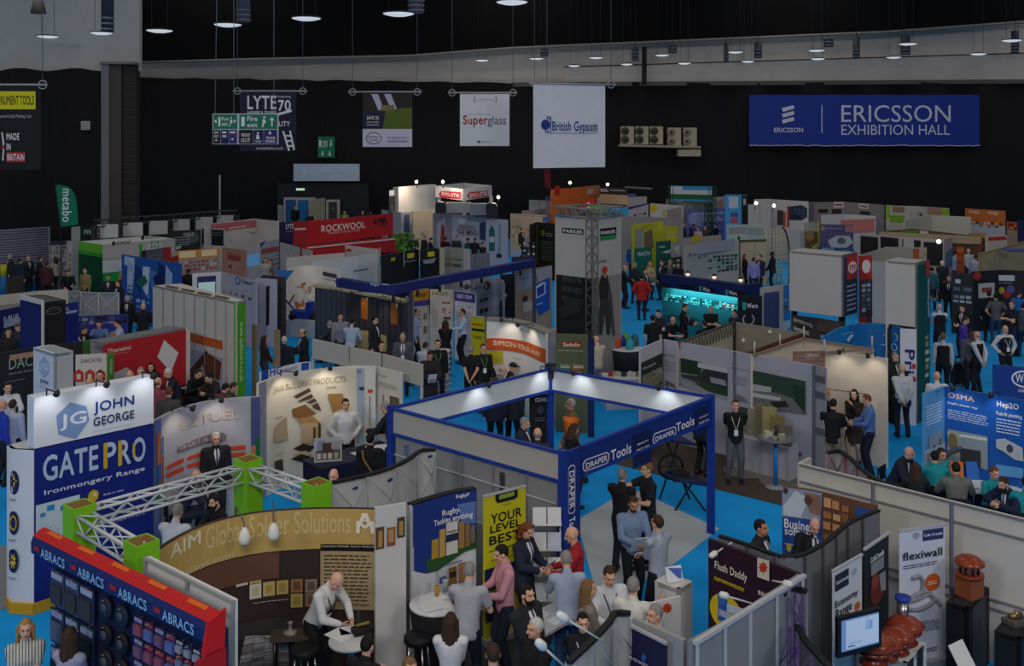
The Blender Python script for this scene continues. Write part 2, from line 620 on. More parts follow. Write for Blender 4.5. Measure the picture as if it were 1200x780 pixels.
def ik(S,H,l1,l2,pole):
 S,H = Vector(S),Vector(H)
 d = H - S; L = min(d.length,(l1 + l2) * 0.995)
 H = S + d.normalized() * L
 a = (l1 * l1 - l2 * l2 + L * L) / (2 * L)
 h = math.sqrt(max(0,l1 * l1 - a * a))
 dn = d.normalized()
 p = Vector(pole); p = (p - dn * p.dot(dn)).normalized()
 return S + dn * a + p * h,H

# pose: pelvis, lean (forward deg), hands L/R, poles, feet, head yaw/pitch.  Local frame: the person faces -Y, right hand at -X
POSES = {
 'stand':  dict(hl=(.25,-.06,.80),hr=(-.25,-.04,.80)),
 'fold':   dict(hl=(-.10,-.23,1.20),hr=(.10,-.21,1.16),pl=(.8,.1,-1),pr=(-.8,.1,-1)),
 'hold':   dict(hl=(.12,-.34,1.12),hr=(-.10,-.33,1.12),pl=(.6,.3,-1),pr=(-.6,.3,-1),pitch=18),
 'talk':   dict(hl=(.16,-.40,1.18),hr=(-.25,-.05,.80),pl=(.6,.3,-1)),
 'clasp':  dict(hl=(.035,-.23,.94),hr=(-.035,-.23,.95),pl=(1,.6,0),pr=(-1,.6,0)),
 'back':   dict(hl=(.06,.19,.93),hr=(-.06,.19,.95),pl=(1,.5,0),pr=(-1,.5,0),fr=(-.15,-.02)),
 'hips':   dict(hl=(.19,-.05,1.0),hr=(-.19,-.05,1.0),pl=(1,.6,.1),pr=(-1,.6,.1)),
 'walk':   dict(hl=(.24,-.22,.86),hr=(-.25,.16,.85),fl=(.09,.26),fr=(-.09,-.26),pel=.90),
 'reach':  dict(hl=(.14,-.52,1.14),hr=(-.18,-.40,1.05),lean=14,pl=(.6,.2,-1),pr=(-.6,.2,-1),pitch=22),
 'bend':   dict(hl=(.14,-.50,1.0),hr=(-.06,-.47,1.0),lean=27,pl=(.9,.3,-.4),pr=(-.9,.3,-.4),pitch=48,fl=(.11,.02),fr=(-.12,-.08)),
 'sit':    dict(hl=(.14,-.42,.77),hr=(-.12,-.42,.77),pel=.52,sit=True,pl=(.9,.3,-.6),pr=(-.9,.3,-.6),lean=8,pitch=12),
 'sitlean': dict(hl=(.10,-.46,.80),hr=(-.14,-.44,.80),pel=.52,sit=True,pl=(1,.2,-.3),pr=(-1,.2,-.3),lean=24,pitch=22),
 'point':  dict(hl=(.10,-.32,1.15),hr=(-.22,-.52,1.30),pr=(-.6,.2,-1),pl=(.6,.3,-1)),
 'chin':   dict(hl=(.03,-.20,1.42),hr=(.10,-.20,1.14),pl=(.7,0,-1),pr=(-.8,.1,-1)),
}
class Rig:
 def __init__(s,pose,fem=False):
  P = POSES[pose]
  s.P = P; s.fem = fem
  lean = math.radians(P.get('lean',0))
  pel = P.get('pel',.94)
  X = Vector((1,0,0)); sp = Vector((0,-math.sin(lean),math.cos(lean)))
  fw = Vector((0,-math.cos(lean),-math.sin(lean)))
  s.X,s.sp,s.fw = X,sp,fw
  s.pel = Vector((0,0,pel))
  s.waist = s.pel + sp * .15; s.chest = s.pel + sp * .37; s.neck = s.pel + sp * .55
  sw = .165 if fem else .19
  s.sh = {1: s.pel + sp * .475 + X * sw,-1: s.pel + sp * .475 - X * sw}
  hp = math.radians(P.get('pitch',0)) ; hy = math.radians(P.get('hyaw',0))
  s.HR = Matrix.Rotation(hy,3,'Z') @ Matrix.Rotation(hp,3,'X')
  s.head = s.neck + sp * .05 + s.HR @ Vector((0,-.025,.105))
  s.hip = {1: s.pel + X * .09 - Vector((0,0,.02)),-1: s.pel - X * .09 - Vector((0,0,.02))}
  s.knee,s.ank = {},{}
  for sg,key in ((1,'fl'),(-1,'fr')):
   if P.get('sit'):
    s.knee[sg] = s.hip[sg] + Vector((sg * .05,-.42,.01))
    s.ank[sg] = s.knee[sg] + Vector((0,.06,-.42)); s.ank[sg].z = .08
   else:
    f = P.get(key,(sg * .11,.02 if sg > 0 else -.03))
    s.ank[sg] = Vector((f[0],f[1],.085))
    s.knee[sg],s.ank[sg] = ik(s.hip[sg],s.ank[sg],.43,.43,(sg * .12,-1,0))
  s.elb,s.wr = {},{}
  for sg,key,pk in ((1,'hl','pl'),(-1,'hr','pr')):
   pole = P.get(pk,(sg * .4,1,-.2))
   s.elb[sg],s.wr[sg] = ik(s.sh[sg],P[key],.29,.25,pole)
 def torso(s,g=0.0,z0=-.06,z1=.53,w=1.0):
  f = s.fem
  #      t     rx                 ry            forward shift
  prof = [(-.10,.135,.105,0),(-.04,.165 if not f else .17,.118,0),(.06,.155 if not f else .15,.108,0),(.15,.146 if not f else .122,.102,.0),
    (.26,.158 if not f else .138,.112,.006),(.36,.172 if not f else .15,.122 if not f else .128,.012),(.44,.165 if not f else .142,.108,.0),(.49,.125 if not f else .11,.082,-.005),(.535,.06,.062,-.008)]
  R = []
  for t,rx,ry,fs in prof:
   if t < z0 - 1e-6 or t > z1 + 1e-6: continue
   R.append((s.pel + s.sp * t + s.fw * fs,(rx + g) * w,(ry + g) * w,s.X,s.fw))
  return _loft(R)
 def body(s):
  k = .92 if s.fem else 1.0
  sh = [s.torso(-.004)]
  C = _sphere_capsule
  sh.append(C(s.neck - s.sp * .06,s.head - s.HR @ Vector((0,-.01,.06)),.062 * k,.052 * k))
  for g in (1,-1):
   sh.append(C(s.hip[g],s.knee[g],.088,.056)); sh.append(C(s.knee[g],s.ank[g],.056,.040))
   sh.append(C(s.ank[g] + Vector((0,.03,-.035)),s.ank[g] + Vector((g * .015,-.15,-.05)),.042,.032))
   sh.append(C(s.sh[g] - s.X * (g * .02),s.sh[g],.062 * k,.058 * k))
   sh.append(C(s.sh[g],s.elb[g],.054 * k,.042 * k)); sh.append(C(s.elb[g],s.wr[g],.042 * k,.028 * k))
   f = (s.wr[g] - s.elb[g]).normalized()
   inw = Vector((-g,-.25,-.1)); n = (inw - f * inw.dot(f)).normalized(); sd = f.cross(n)
   if sd.y > 0: sd = -sd
   pc = s.wr[g] + f * .05
   R = Matrix((sd,n,f)).transposed()
   hv,hf = [],[]
   b = MB(); b.ball(pc,(.042,.020,.055),'ffffff',12,8,R)
   sh.append(([Vector(v) for v in b.v],b.f))
   for i,(o,L) in enumerate(((.030,.066),(.011,.076),(-.009,.071),(-.028,.056))):
    r0 = pc + f * .035 + sd * o
    m = r0 + f * (L * .62) + n * (L * .18)
    e = m + f * (L * .30) + n * (L * .45)
    sh.append(C(r0,m,.0105,.0098,8,3)); sh.append(C(m,e,.0098,.009,8,3))
   t0 = pc - f * .02 + sd * .034
   t1 = t0 + f * .035 + sd * .028 + n * .012; t2 = t1 + f * .034 + n * .014
   sh.append(C(t0,t1,.014,.011,8,3)); sh.append(C(t1,t2,.011,.0095,8,3))
  h,R = s.head,s.HR
  def hb(c,r):
   b = MB(); b.ball(h + R @ Vector(c),r,'ffffff',16,12,R); sh.append(([Vector(v) for v in b.v],b.f))
  hb((0,.012,.022),(.074,.094,.095)); hb((0,-.018,-.040),(.060,.072,.072)); hb((0,-.062,-.082),(.030,.028,.022))
  sh.append(C(h + R @ Vector((0,-.092,.008)),h + R @ Vector((0,-.110,-.028)),.010,.015,8,3))
  for g in (1,-1): hb((g * .074,.008,-.012),(.012,.020,.030))
  hb((0,-.080,.030),(.052,.016,.012))
  me = fuse(sh,.0088,1)
  # eyes, lips and brows are coloured patches of the same skin
  for mt in (M('d3a184',.55),M('1a1412',.4),M('9c5a50',.5),M('6b4836',.7)): me.materials.append(mt)
  co = np.empty(len(me.vertices) * 3); me.vertices.foreach_get('co',co); co = co.reshape(-1,3)
  ce = np.empty(len(me.polygons) * 3); me.polygons.foreach_get('center',ce); ce = ce.reshape(-1,3)
  lc = (ce - np.array(h)) @ np.array(R)
  idx = np.zeros(len(ce),int)
  for g in (1,-1):
   idx[(np.abs(lc[:,0] - g * .031) < .0125) & (np.abs(lc[:,2] - .002) < .0062) & (lc[:,1] < -.06)] = 1
   idx[(np.abs(lc[:,0] - g * .033) < .019) & (np.abs(lc[:,2] - .026) < .005) & (lc[:,1] < -.06)] = 3
  idx[(np.abs(lc[:,0]) < .024) & (np.abs(lc[:,2] + .062) < .008) & (lc[:,1] < -.06)] = 2
  me.polygons.foreach_set('material_index',idx.astype(np.int32))
  return me
 def sleeve(s,g,r,length):
  """arm cover from shoulder: length 2 to the wrist, 0.6 short"""
  C = _sphere_capsule
  k = .92 if s.fem else 1.0
  out = [C(s.sh[g] - s.X * (g * .05),s.sh[g],.062 * k + r,.060 * k + r)]
  if length >= 1:
   out.append(C(s.sh[g],s.elb[g],.056 * k + r,.046 * k + r))
   out.append(C(s.elb[g],s.elb[g].lerp(s.wr[g],min(1,length - 1)),.046 * k + r,.033 * k + r))
  else:
   out.append(C(s.sh[g],s.sh[g].lerp(s.elb[g],length),.058 * k + r,.056 * k + r))
  return out
 def top(s,kind):
  if kind == 'vest':
   sh = [s.torso(.026,-.12,.50)]
   sh += [_sphere_capsule(s.neck - s.sp * .085 - s.X * .09,s.neck - s.sp * .085 + s.X * .09,.06,.06)]
   return fuse(sh,.017,3)
  r = {'shirt': .013,'tee': .013,'jacket': .026,'coat': .034}[kind]
  ln = {'shirt': 1.92,'tee': .62,'jacket': 1.95,'coat': 1.95}[kind]
  sh = [s.torso(r,-.12,.535)]
  for g in (1,-1): sh += s.sleeve(g,r,ln)
  C = _sphere_capsule
  sh.append(C(s.neck - s.sp * .03,s.neck + s.sp * .015,.066 + r * .5,.060 + r * .4))
  if kind in ('jacket','coat') and not s.P.get('sit'):
   low = -.16 if kind == 'jacket' else -.42
   sh.append(_loft([(s.pel + s.sp * .0,.172 + r,.120 + r,s.X,s.fw),(s.pel + Vector((0,0,low * .5)),.182 + r,.128 + r,s.X,s.fw),(s.pel + Vector((0,0,low)),.186 + r,.130 + r,s.X,s.fw)]))
  return fuse(sh,.016,3)
 def trousers(s,kind='trousers'):
  C = _sphere_capsule
  sh = [_loft([(s.pel + s.sp * (-.13),.10,.09,s.X,s.fw),(s.pel - s.sp * .09,.155,.115,s.X,s.fw),(s.pel,.170,.124,s.X,s.fw),(s.pel + s.sp * .08,.158,.112,s.X,s.fw)])]
  if kind == 'skirt':
   sh.append(_loft([(s.pel,.175,.13,s.X,s.fw),(s.pel - Vector((0,0,.22)),.21,.165,s.X,Vector((0,-1,0))),(s.pel - Vector((0,0,.42)),.235,.185,s.X,Vector((0,-1,0)))]))
   return fuse(sh,.017,3)
  for g in (1,-1):
   sh.append(C(s.hip[g],s.knee[g],.100,.072)); sh.append(C(s.knee[g],s.ank[g] + Vector((0,0,.03)),.072,.060))
  return fuse(sh,.016,3)
 def shoe(s,g):
  a = s.ank[g]
  sh = [_sphere_capsule(a + Vector((0,.035,-.040)),a + Vector((g * .02,-.165,-.046)),.050,.040),_sphere_capsule(a + Vector((0,.03,-.01)),a + Vector((0,.01,.03)),.050,.046)]
  me = fuse(sh,.014,2)
  for v in me.vertices:
   if v.co.z < .006: v.co.z = .006 if v.co.z > -.02 else .004
  return me
 def hair(s,kind):
  nu,nv = 28,20
  vs,fs = [],[]
  h,R = s.head,s.HR
  rx,ry,rz = .0795,.101,.104
  for j in range(nv + 1):
   t = math.pi * j / nv
   for k in range(nu):
    a = 2 * math.pi * k / nu
    p = Vector((rx * math.sin(t) * math.cos(a),ry * math.sin(t) * math.sin(a) + .012,rz * math.cos(t) + .022))
    rr = 1 + .03 * math.sin(k * 3.1 + j * 1.7) + .02 * math.sin(k * 1.3 - j * 2.9)
    p = p * rr
    face = p.y < (.02 if p.z < .02 else -.035) and p.z < .082
    if kind in ('long','pony'): low = p.z < -.055 and p.y < .02
    else: low = p.z < (-.055 if p.y > .045 else -.012)
    bald = kind == 'fringe' and (p.z > .035 or p.y < -.01)
    if face or low or bald: p = p * .78
    vs.append(h + R @ p)
  for j in range(nv):
   for k in range(nu):
    fs.append((j * nu + k,(j + 1) * nu + k,(j + 1) * nu + (k + 1) % nu,j * nu + (k + 1) % nu))
  shapes = [(vs,fs)]
  if kind == 'long':
   for x,y in ((-.06,.05),(-.03,.085),(0,.095),(.03,.085),(.06,.05),(.078,.015),(-.078,.015)):
    shapes.append(_sphere_capsule(h + R @ Vector((x,y,.02)),h + R @ Vector((x * 1.3,y + .03,-.24 + abs(x) * .5)),.032,.022,8,3))
  if kind == 'pony':
   shapes.append(_sphere_capsule(h + R @ Vector((0,.10,.04)),h + R @ Vector((0,.15,-.03)),.028,.030,8,3))
   shapes.append(_sphere_capsule(h + R @ Vector((0,.15,-.03)),h + R @ Vector((0,.13,-.20)),.030,.014,8,3))
  if kind == 'curly':
   for i in range(40):
    a,b = random.uniform(0,6.28),random.uniform(-.14,.1)
    q = Vector((.092 * math.cos(a),.10 * math.sin(a) + .015,b))
    if q.y < -.03 and q.z < .07: continue
    shapes.append(_sphere_capsule(h + R @ q,h + R @ (q + Vector((0,.01,-.02))),.03,.026,8,3))
  if kind == 'cap':
   shapes = []
   b = MB(); b.ball(h + R @ Vector((0,.012,.05)),(.088,.108,.082),'ffffff',20,12,R); shapes.append(([Vector(v) for v in b.v],b.f))
   b = MB(); b.ball(h + R @ Vector((0,-.115,.045)),(.065,.07,.010),'ffffff',16,8,R); shapes.append(([Vector(v) for v in b.v],b.f))
  return fuse(shapes,.011,2)
 def beard(s):
  h,R = s.head,s.HR
  b = MB(); b.ball(h + R @ Vector((0,-.030,-.075)),(.060,.066,.052),'ffffff',16,10,R)
  sh = [([Vector(v) for v in b.v],b.f)]
  for g in (1,-1): sh.append(_sphere_capsule(h + R @ Vector((g * .066,.0,.0)),h + R @ Vector((g * .052,-.03,-.07)),.012,.016,8,3))
  return fuse(sh,.011,2)
 def lanyard(s):
  mb = MB()
  pts = []
  r = .030
  for g in (1,):
   a = s.neck - s.sp * .0 - s.fw * (.075)
   l1 = s.neck - s.sp * .045 + s.X * .085 + s.fw * .03
   r1 = s.neck - s.sp * .045 - s.X * .085 + s.fw * .03
   lo = s.pel + s.sp * .22 + s.fw * (.163)
   c1 = s.pel + s.sp * .38 + s.X * .055 + s.fw * (.160)
   c2 = s.pel + s.sp * .38 - s.X * .055 + s.fw * (.160)
   pts = [lo,c1,l1,a,r1,c2,lo]
  mb.tube(smooth_pts([Vector(p) for p in pts],3),.008,M('d8dce0'),6)
  me_o = mb
  return mb,lo
CACHE = {}
def proto(pose,fem,what):
 key = (pose,fem,what)
 if key not in CACHE:
  rk = (pose,fem,'rig')
  if rk not in CACHE: CACHE[rk] = Rig(pose,fem)
  rig = CACHE[rk]
  if what == 'body': me = rig.body()
  elif what.startswith('top_'): me = rig.top(what[4:])
  elif what in ('trousers','skirt'): me = rig.trousers(what)
  elif what == 'shoe1': me = rig.shoe(1)
  elif what == 'shoe-1': me = rig.shoe(-1)
  elif what.startswith('hair_'): me = rig.hair(what[5:])
  elif what == 'beard': me = rig.beard()
  if what != 'body': me.materials.append(M('808080'))
  CACHE[key] = me
 return CACHE[key]
SKIN = {'': 'd6a487','tan': 'b98264','dark': '5f3d2c','pink': 'dba893'}
HAIRC = {'brown': '3e2a1c','dark': '17120f','grey': '8f8c88','white': 'c9c6c0','blonde': 'a8814e','red': '7a3f20','fair': '7d5c38'}
PEOPLE = []
def person(x,y,pose,yaw,top,bottom='23242c',hair='short',hairc='brown',label='',fem=False,kind='shirt',s=1.0,skin='',vest=None,lan=None,beard=None,base=0.0,group=None,topkind='',shoes='1b1a1c',bag=None):
 """x, y: pixel of the top of the head"""
 if fem: s *= .945
 s *= random.uniform(.985,1.015)
 rig_key = (pose,fem,'rig')
 body = proto(pose,fem,'body')
 rig = CACHE[rig_key]
 ht = rig.head + rig.HR @ Vector((0,.012,.135 if hair not in ('bald','fringe') else .118))
 R = Matrix.Rotation(math.radians(yaw),3,'Z')
 off = R @ (ht * s)
 p = G(x,y,ht.z * s + base)
 root = thing('person',label,'person',(p.x - off.x,p.y - off.y,base),group)
 root.rotation_euler = (0,0,math.radians(yaw))
 root.scale = (s,s,s)
 def put(name,what,mat,par=root):
  me = proto(pose,fem,what)
  o = bpy.data.objects.new(name,me)
  COL.objects.link(o); o.parent = par
  LOC[o.name] = LOC[root.name]
  o.material_slots[0].link = 'OBJECT'; o.material_slots[0].material = mat
  return o
 b = put('body','body',M(SKIN[skin],.5))
 put('trousers' if bottom[:1] != '_' else 'skirt','trousers' if bottom[:1] != '_' else 'skirt',M(bottom.strip('_'),.8,'cloth'))
 nm = {'shirt': 'shirt','tee': 'short_sleeved_top','jacket': 'jacket','coat': 'coat'}[kind]
 put(nm,'top_' + kind,M(top,.85,topkind or 'cloth'))
 if vest: put('waistcoat','top_vest',M(vest,.85,'cloth'))
 for g in (1,-1): put('shoe','shoe%d' % g,M(shoes,.4))
 if hair != 'bald':
  put('hair' if hair != 'cap' else 'cap','hair_' + hair,M(HAIRC.get(hairc,hairc),.6,'hair'))
 if beard: put('beard','beard',M(HAIRC[beard],.8,'hair'))
 if kind == 'jacket' and not vest:
  # shirt front and tie showing in the jacket's opening
  def q(t,x,d): return rig.pel + rig.sp * t + rig.X * x + rig.fw * d
  me_key = (pose,fem,'bib')
  if me_key not in CACHE:
   me = bpy.data.meshes.new('shirt_front')
   rows = [(.23,.004,.150),(.30,.022,.160),(.37,.036,.165),(.44,.048,.147),(.49,.046,.120),(.53,.034,.098)]
   P,Fs,mi = [],[],[]
   for t,w,d in rows: P += [q(t,-w,d - .005),q(t,-min(w,.016),d + .002),q(t,min(w,.016),d + .002),q(t,w,d - .005)]
   n = len(P)
   for i in range(len(rows) - 1):
    for k in range(3): Fs.append((i * 4 + k,i * 4 + k + 1,i * 4 + k + 5,i * 4 + k + 4)); mi.append(1 if k == 1 else 0)
   P += [v - rig.fw * .03 for v in P]
   for i in range(len(rows) - 1):
    for k in (0,3): Fs.append((i * 4 + k,i * 4 + k + 4,n + i * 4 + k + 4,n + i * 4 + k)); mi.append(0)
   me.from_pydata([tuple(v) for v in P],[],Fs)
   me.materials.append(M('d9dbe2')); me.materials.append(M('3a2c40'))
   me.polygons.foreach_set('material_index',mi)
   CACHE[me_key] = me
  o = bpy.data.objects.new('shirt_front',CACHE[me_key]); COL.objects.link(o); o.parent = root
 if lan:
  k = (pose,fem,'lan',lan)
  if k not in CACHE:
   mb,lo = rig.lanyard()
   mb.mats = [M(lan)]
   t = mb.build('lanyard',None,origin=(0,0,0)); me = t.data; bpy.data.objects.remove(t)
   mb = MB(); mb.box(lo - rig.sp * .06 + rig.fw * .004,(.085,.012,.12),M('e4e6ea'),rot=Matrix((rig.X,-rig.fw,rig.sp)).transposed())
   t = mb.build('badge',None,origin=(0,0,0)); me2 = t.data; bpy.data.objects.remove(t)
   CACHE[k] = (me,me2)
  o = bpy.data.objects.new('lanyard',CACHE[k][0]); COL.objects.link(o); o.parent = root
  o2 = bpy.data.objects.new('badge',CACHE[k][1]); COL.objects.link(o2); o2.parent = o
 if rig.P.get('sit'):
  stool_at(LOC[root.name],math.radians(yaw),s,label)
 PEOPLE.append((root,x,y))
 return root
def hand_world(root,pose,fem,g=1):
 rig = CACHE[(pose,fem,'rig')]
 return root.location + (Matrix.Rotation(root.rotation_euler.z,3,'Z') @ (rig.wr[g] * root.scale[0]))
STOOL = []
def stool_at(loc,yaw,s,plabel):
 """a plain chair under a seated person"""
 if not STOOL:
  r = thing('chair','x','chair',(0,0,0))
  mb = MB(); mb.box((0,.02,.425),(.42,.42,.05),M('1d1d22')); mb.build('seat',r)
  mb = MB(); mb.box((0,.235,.66),(.40,.03,.26),M('1d1d22')); mb.build('backrest',r)
  for sx in (-1,1):
   for sy in (-1,1):
    mb = MB(); mb.tube([(sx * .18,.02 + sy * .18,.0),(sx * .17,.02 + sy * .17,.41)],.014,M('8a8c92',.3,'metal'),8); mb.build('leg',r)
   mb = MB(); mb.tube([(sx * .17,.20,.41),(sx * .17,.235,.74)],.013,M('8a8c92',.3,'metal'),8); mb.build('back_post',r)
  STOOL.append(r); o = r
 else:
  o = copy_tree(STOOL[0])
 o.location = (loc[0],loc[1],0)
 o.rotation_euler = (0,0,yaw)
 o.scale = (1,1,s)
 o['label'] = 'black chair under the ' + ' '.join(plabel.split()[:11])
 o['group'] = 'chairs under seated people'
# ------------------------------------------------------------------ the hall itself
def struct(mb,name):
 return mb.build(name,None,kind='structure')
BLUE = M('049ae6',.95,'carpet')
mb = MB(); mb.box((0,38,-.06),(96,90,.12),BLUE); struct(mb,'floor')
mb = MB(); mb.box((0,36,20.1),(96,92,.2),M('1a1a1c')); struct(mb,'ceiling')
WB = 70.0
BLACK = M('1b1b1f',.95,'pleat')
def zy(py,d): return HC + (HY - py) * d / F
# back wall: black pleated cloth below, pale painted band above
pts = [Vector((-42 + i * 1.2,WB + .14 * math.sin(i * 1.9) + .05 * math.sin(i * 5.3))) for i in range(73)]
mb = MB(); n = len(pts)
V = [(p.x,p.y,0) for p in pts] + [(p.x,p.y,zy(97 - 6 * max(0,-p.x) / 25,WB) + .05 * math.sin(i * 2.3)) for i,p in enumerate(pts)]
V += [(x,y + .12,z) for x,y,z in V]
mb.add(V,[(i,i + 1,n + i + 1,n + i) for i in range(n - 1)] + [(2 * n + i,3 * n + i,3 * n + i + 1,2 * n + i + 1) for i in range(n - 1)] + [(n + i,n + i + 1,3 * n + i + 1,3 * n + i) for i in range(n - 1)],BLACK,True)
struct(mb,'wall_back')
mb = MB(); mb.box((0,WB + .8,15.2),(90,.5,10.4),M('d2ccc6',.8)); struct(mb,'wall_back_upper')
mb = MB(); a,b = D(662,78,WB),D(1260,60,WB)
mb.slab([(a.x,WB + .3,a.z),(b.x,WB + .3,b.z),(b.x,WB + .3,10.2),(a.x,WB + .3,10.2)],.3,M('d2ccc6',.8),(0,-1,0)); struct(mb,'trim_1')
mb = MB(); mb.beam((a.x,WB + .28,a.z),(b.x,WB + .28,b.z),.12,.07,'3a3a3c'); struct(mb,'trim_2')
mb = MB(); a,b = D(600,99,WB),D(1260,95,WB); mb.beam((a.x,WB + .1,a.z),(b.x,WB + .1,b.z),.35,.28,'67625d'); struct(mb,'trim_3')
# dark cloth lining under the roof whose lower edge climbs to the right
mb = MB(); d = WB - 2
edge = [(157,73),(300,69),(480,65),(600,56),(760,49),(900,43),(1040,37),(1120,31),(1260,21)]
V = [D(x,y,d) for x,y in edge]
top = [Vector((p.x,d,20)) for p in V]; n = len(V)
VV = V + top; VV = VV + [p + Vector((0,.1,0)) for p in VV]
mb.add(VV,[(i,i + 1,n + i + 1,n + i) for i in range(n - 1)] + [(2 * n + i,2 * n + i + 1,3 * n + i + 1,3 * n + i) for i in range(n - 1)] + [(i,i + 1,2 * n + i + 1,2 * n + i) for i in range(n - 1)],M('050507',.95)); struct(mb,'wall_roof_lining')
mb = MB(); mb.tube([p + Vector((0,-.05,-.03)) for p in V],.09,'8a8682',8); struct(mb,'trim_4')
# nearer wall at the left with its pillar
DL = 50.0
xr = D(157,0,DL).x
mb = MB(); mb.box(((-40 + xr) / 2,DL + .9,(zy(82,DL) + 20) / 2),(xr + 40,.4,20 - zy(82,DL)),M('b4b4b6',.85)); struct(mb,'wall_left_upper')
pts = [Vector((-26 + i * .55,DL + .25 + .08 * math.sin(i * 1.7))) for i in range(24)]
pts = [p for p in pts if p.x < D(119,0,DL).x]
V = [(p.x,p.y,0) for p in pts] + [(p.x,p.y,zy(81 + 2 * math.sin(i * 1.3),DL)) for i,p in enumerate(pts)]; n = len(pts)
mb = MB(); V += [(x,y + .1,z) for x,y,z in V]
mb.add(V,[(i,i + 1,n + i + 1,n + i) for i in range(n - 1)] + [(n + i,n + i + 1,3 * n + i + 1,3 * n + i) for i in range(n - 1)] + [(2 * n + i,3 * n + i,3 * n + i + 1,2 * n + i + 1) for i in range(n - 1)],BLACK,True); struct(mb,'wall_left')
zt = zy(75,DL)
mb = MB()
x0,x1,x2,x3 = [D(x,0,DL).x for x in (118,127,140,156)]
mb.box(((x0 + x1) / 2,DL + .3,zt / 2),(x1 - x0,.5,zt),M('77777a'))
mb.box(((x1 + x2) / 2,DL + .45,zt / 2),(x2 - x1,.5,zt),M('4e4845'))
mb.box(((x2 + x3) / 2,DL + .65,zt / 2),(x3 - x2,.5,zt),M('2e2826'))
mb.box(((x0 + x3) / 2,DL + .3,zt + .05),(x3 - x0 + .1,.7,.12),M('77777a'))
for k in range(26):
 z = .4 + k * .38
 mb.box(((x2 + x3) / 2,DL + .395,z),(x3 - x2,.02,.03),M('453d39'))
struct(mb,'pillar_brick')
mb = MB(); mb.box((-44,36,10),(.3,90,20),M('1c1c20')); struct(mb,'wall_left_side')
mb = MB(); mb.box((44,36,10),(.3,90,20),M('1c1c20')); struct(mb,'wall_right')
# dark vinyl and grey stand floors
def floor_patch(name,poly,col,z=.012,kind='structure'):
 mb = MB(); mb.prism([(G(x,y).x,G(x,y).y) for x,y in poly],.0005,z,M(col,.7)); o = mb.build(name,None,kind='structure')
 return o
floor_patch('floor_trim_1',[(455,690),(560,640),(665,700),(640,770),(560,905),(330,905)],'3c3d42')
floor_patch('floor_trim_2',[(676,610),(740,572),(843,620),(775,672),(700,702)],'aeb6ba',.014)
floor_patch('floor_trim_3',[(706,540),(800,500),(990,568),(915,592)],'4a3f38',.013)
floor_patch('floor_trim_4',[(-40,735),(30,700),(220,640),(210,610),(0,640)],'7f8286',.011)
floor_patch('floor_trim_5',[(975,505),(1040,470),(1065,480),(1000,515)],'3f4650',.011)

# ------------------------------------------------------------------ hung from the roof
def front(label,name,cat,x0,y0,x1,y1,d,col,dec=(),d1=None,t=.03,group=None,part='banner_cloth',y0b=None,y1b=None,wires=True,rail=None,sag=0):
 d1 = d1 or d
 A,B = D(x0,y0,d),D(x1,y0,d1)
 z1,z0 = zy(y0,d),zy(y1,d)
 root = thing(name,label,cat,((A.x + B.x) / 2,(A.y + B.y) / 2,z0),group)
 pts = [A.xy,B.xy]
 if sag:
  m = 14
  dirv = (B.xy - A.xy); nn = Vector((dirv.y,-dirv.x)).normalized()
  pts = [A.xy.lerp(B.xy,i / m) + nn * (sag * math.sin(i * 2.4)) for i in range(m + 1)]
 sf = wall(root,pts,z0,z1,col,dec,None,t,part,curved=bool(sag))
 if rail:
  mb = MB(); ra,rb = D(rail[0],y0 - 1,d),D(rail[1],y0 - 1,d1)
  ra.z = rb.z = z1 + .05
  mb.tube([ra,rb],.035,'a5a5a8',8); mb.build('rail',root)
  for k in (0.06,.94):
   p = ra.lerp(rb,k)
   mb = MB(); mb.tube([p,p + Vector((0,0,19.9 - p.z))],.012,'6c6c70',5); mb.build('wire',root)
   mb = MB(); c = [p + Vector((.14 * math.cos(a),0,.14 * math.sin(a))) for a in [i * math.pi / 6 for i in range(13)]]; mb.tube(c,.02,'a5a5a8',6); mb.build('rope_loop',root)
 return root,sf
W = 'e9e9ec'
front('black banner with yellow head reading Monument Tools, hanging at the far left','hanging_banner','banner',-26,101,48,199,34,'15181c',[
 ('r',-26,107,42,128,'d2cc10'),('t','MONUMENT TOOLS',-7,112,40,123,'15181c'),
 ('t','Professional Quality Plumbing Tools',-5,134,37,139,'b9bcc0',False),
 ('t','MADE',8,156,23,164,W),('t','IN',8,168,13,176,W),('r',8,178,30,190,'a8242a'),('t','BRITAIN',9,180,29,188,W),
 ('p',[(2,155),(4,155),(6,168),(5,188),(3,188),(4,172)],'c9ccd0'),('r',2,170,6,174,'a8242a'),
 ('r',-20,155,-10,188,'303438')],rail=(-30,55),sag=.008)
front('navy banner with the word LYTE and a ladder, behind the fire exit sign','hanging_banner','banner',281,108,347,177,44,'1a1838',[
 ('t','LYTE',290,112,324,128,W),('t','LADDERS & TOWERS',290,130,324,133,W),('t','Celebrating',325,112,341,115,W,False),('t','70',326,117,341,130,W),('p',[(324,133),(342,128),(342,131),(324,136)],W),
 ('t','QUALITY',312,142,340,149,W),('t','www.lyteladders.co.uk',300,172,332,176,W,False),
 ('p',[(331,154),(333,153),(340,176),(338,177)],W),('p',[(339,153),(341,153),(346,175),(344,176)],W),
 ('r',334,158,341,160,W),('r',336,164,343,166,W),('r',338,170,345,172,W)],rail=(273,360),sag=.006)
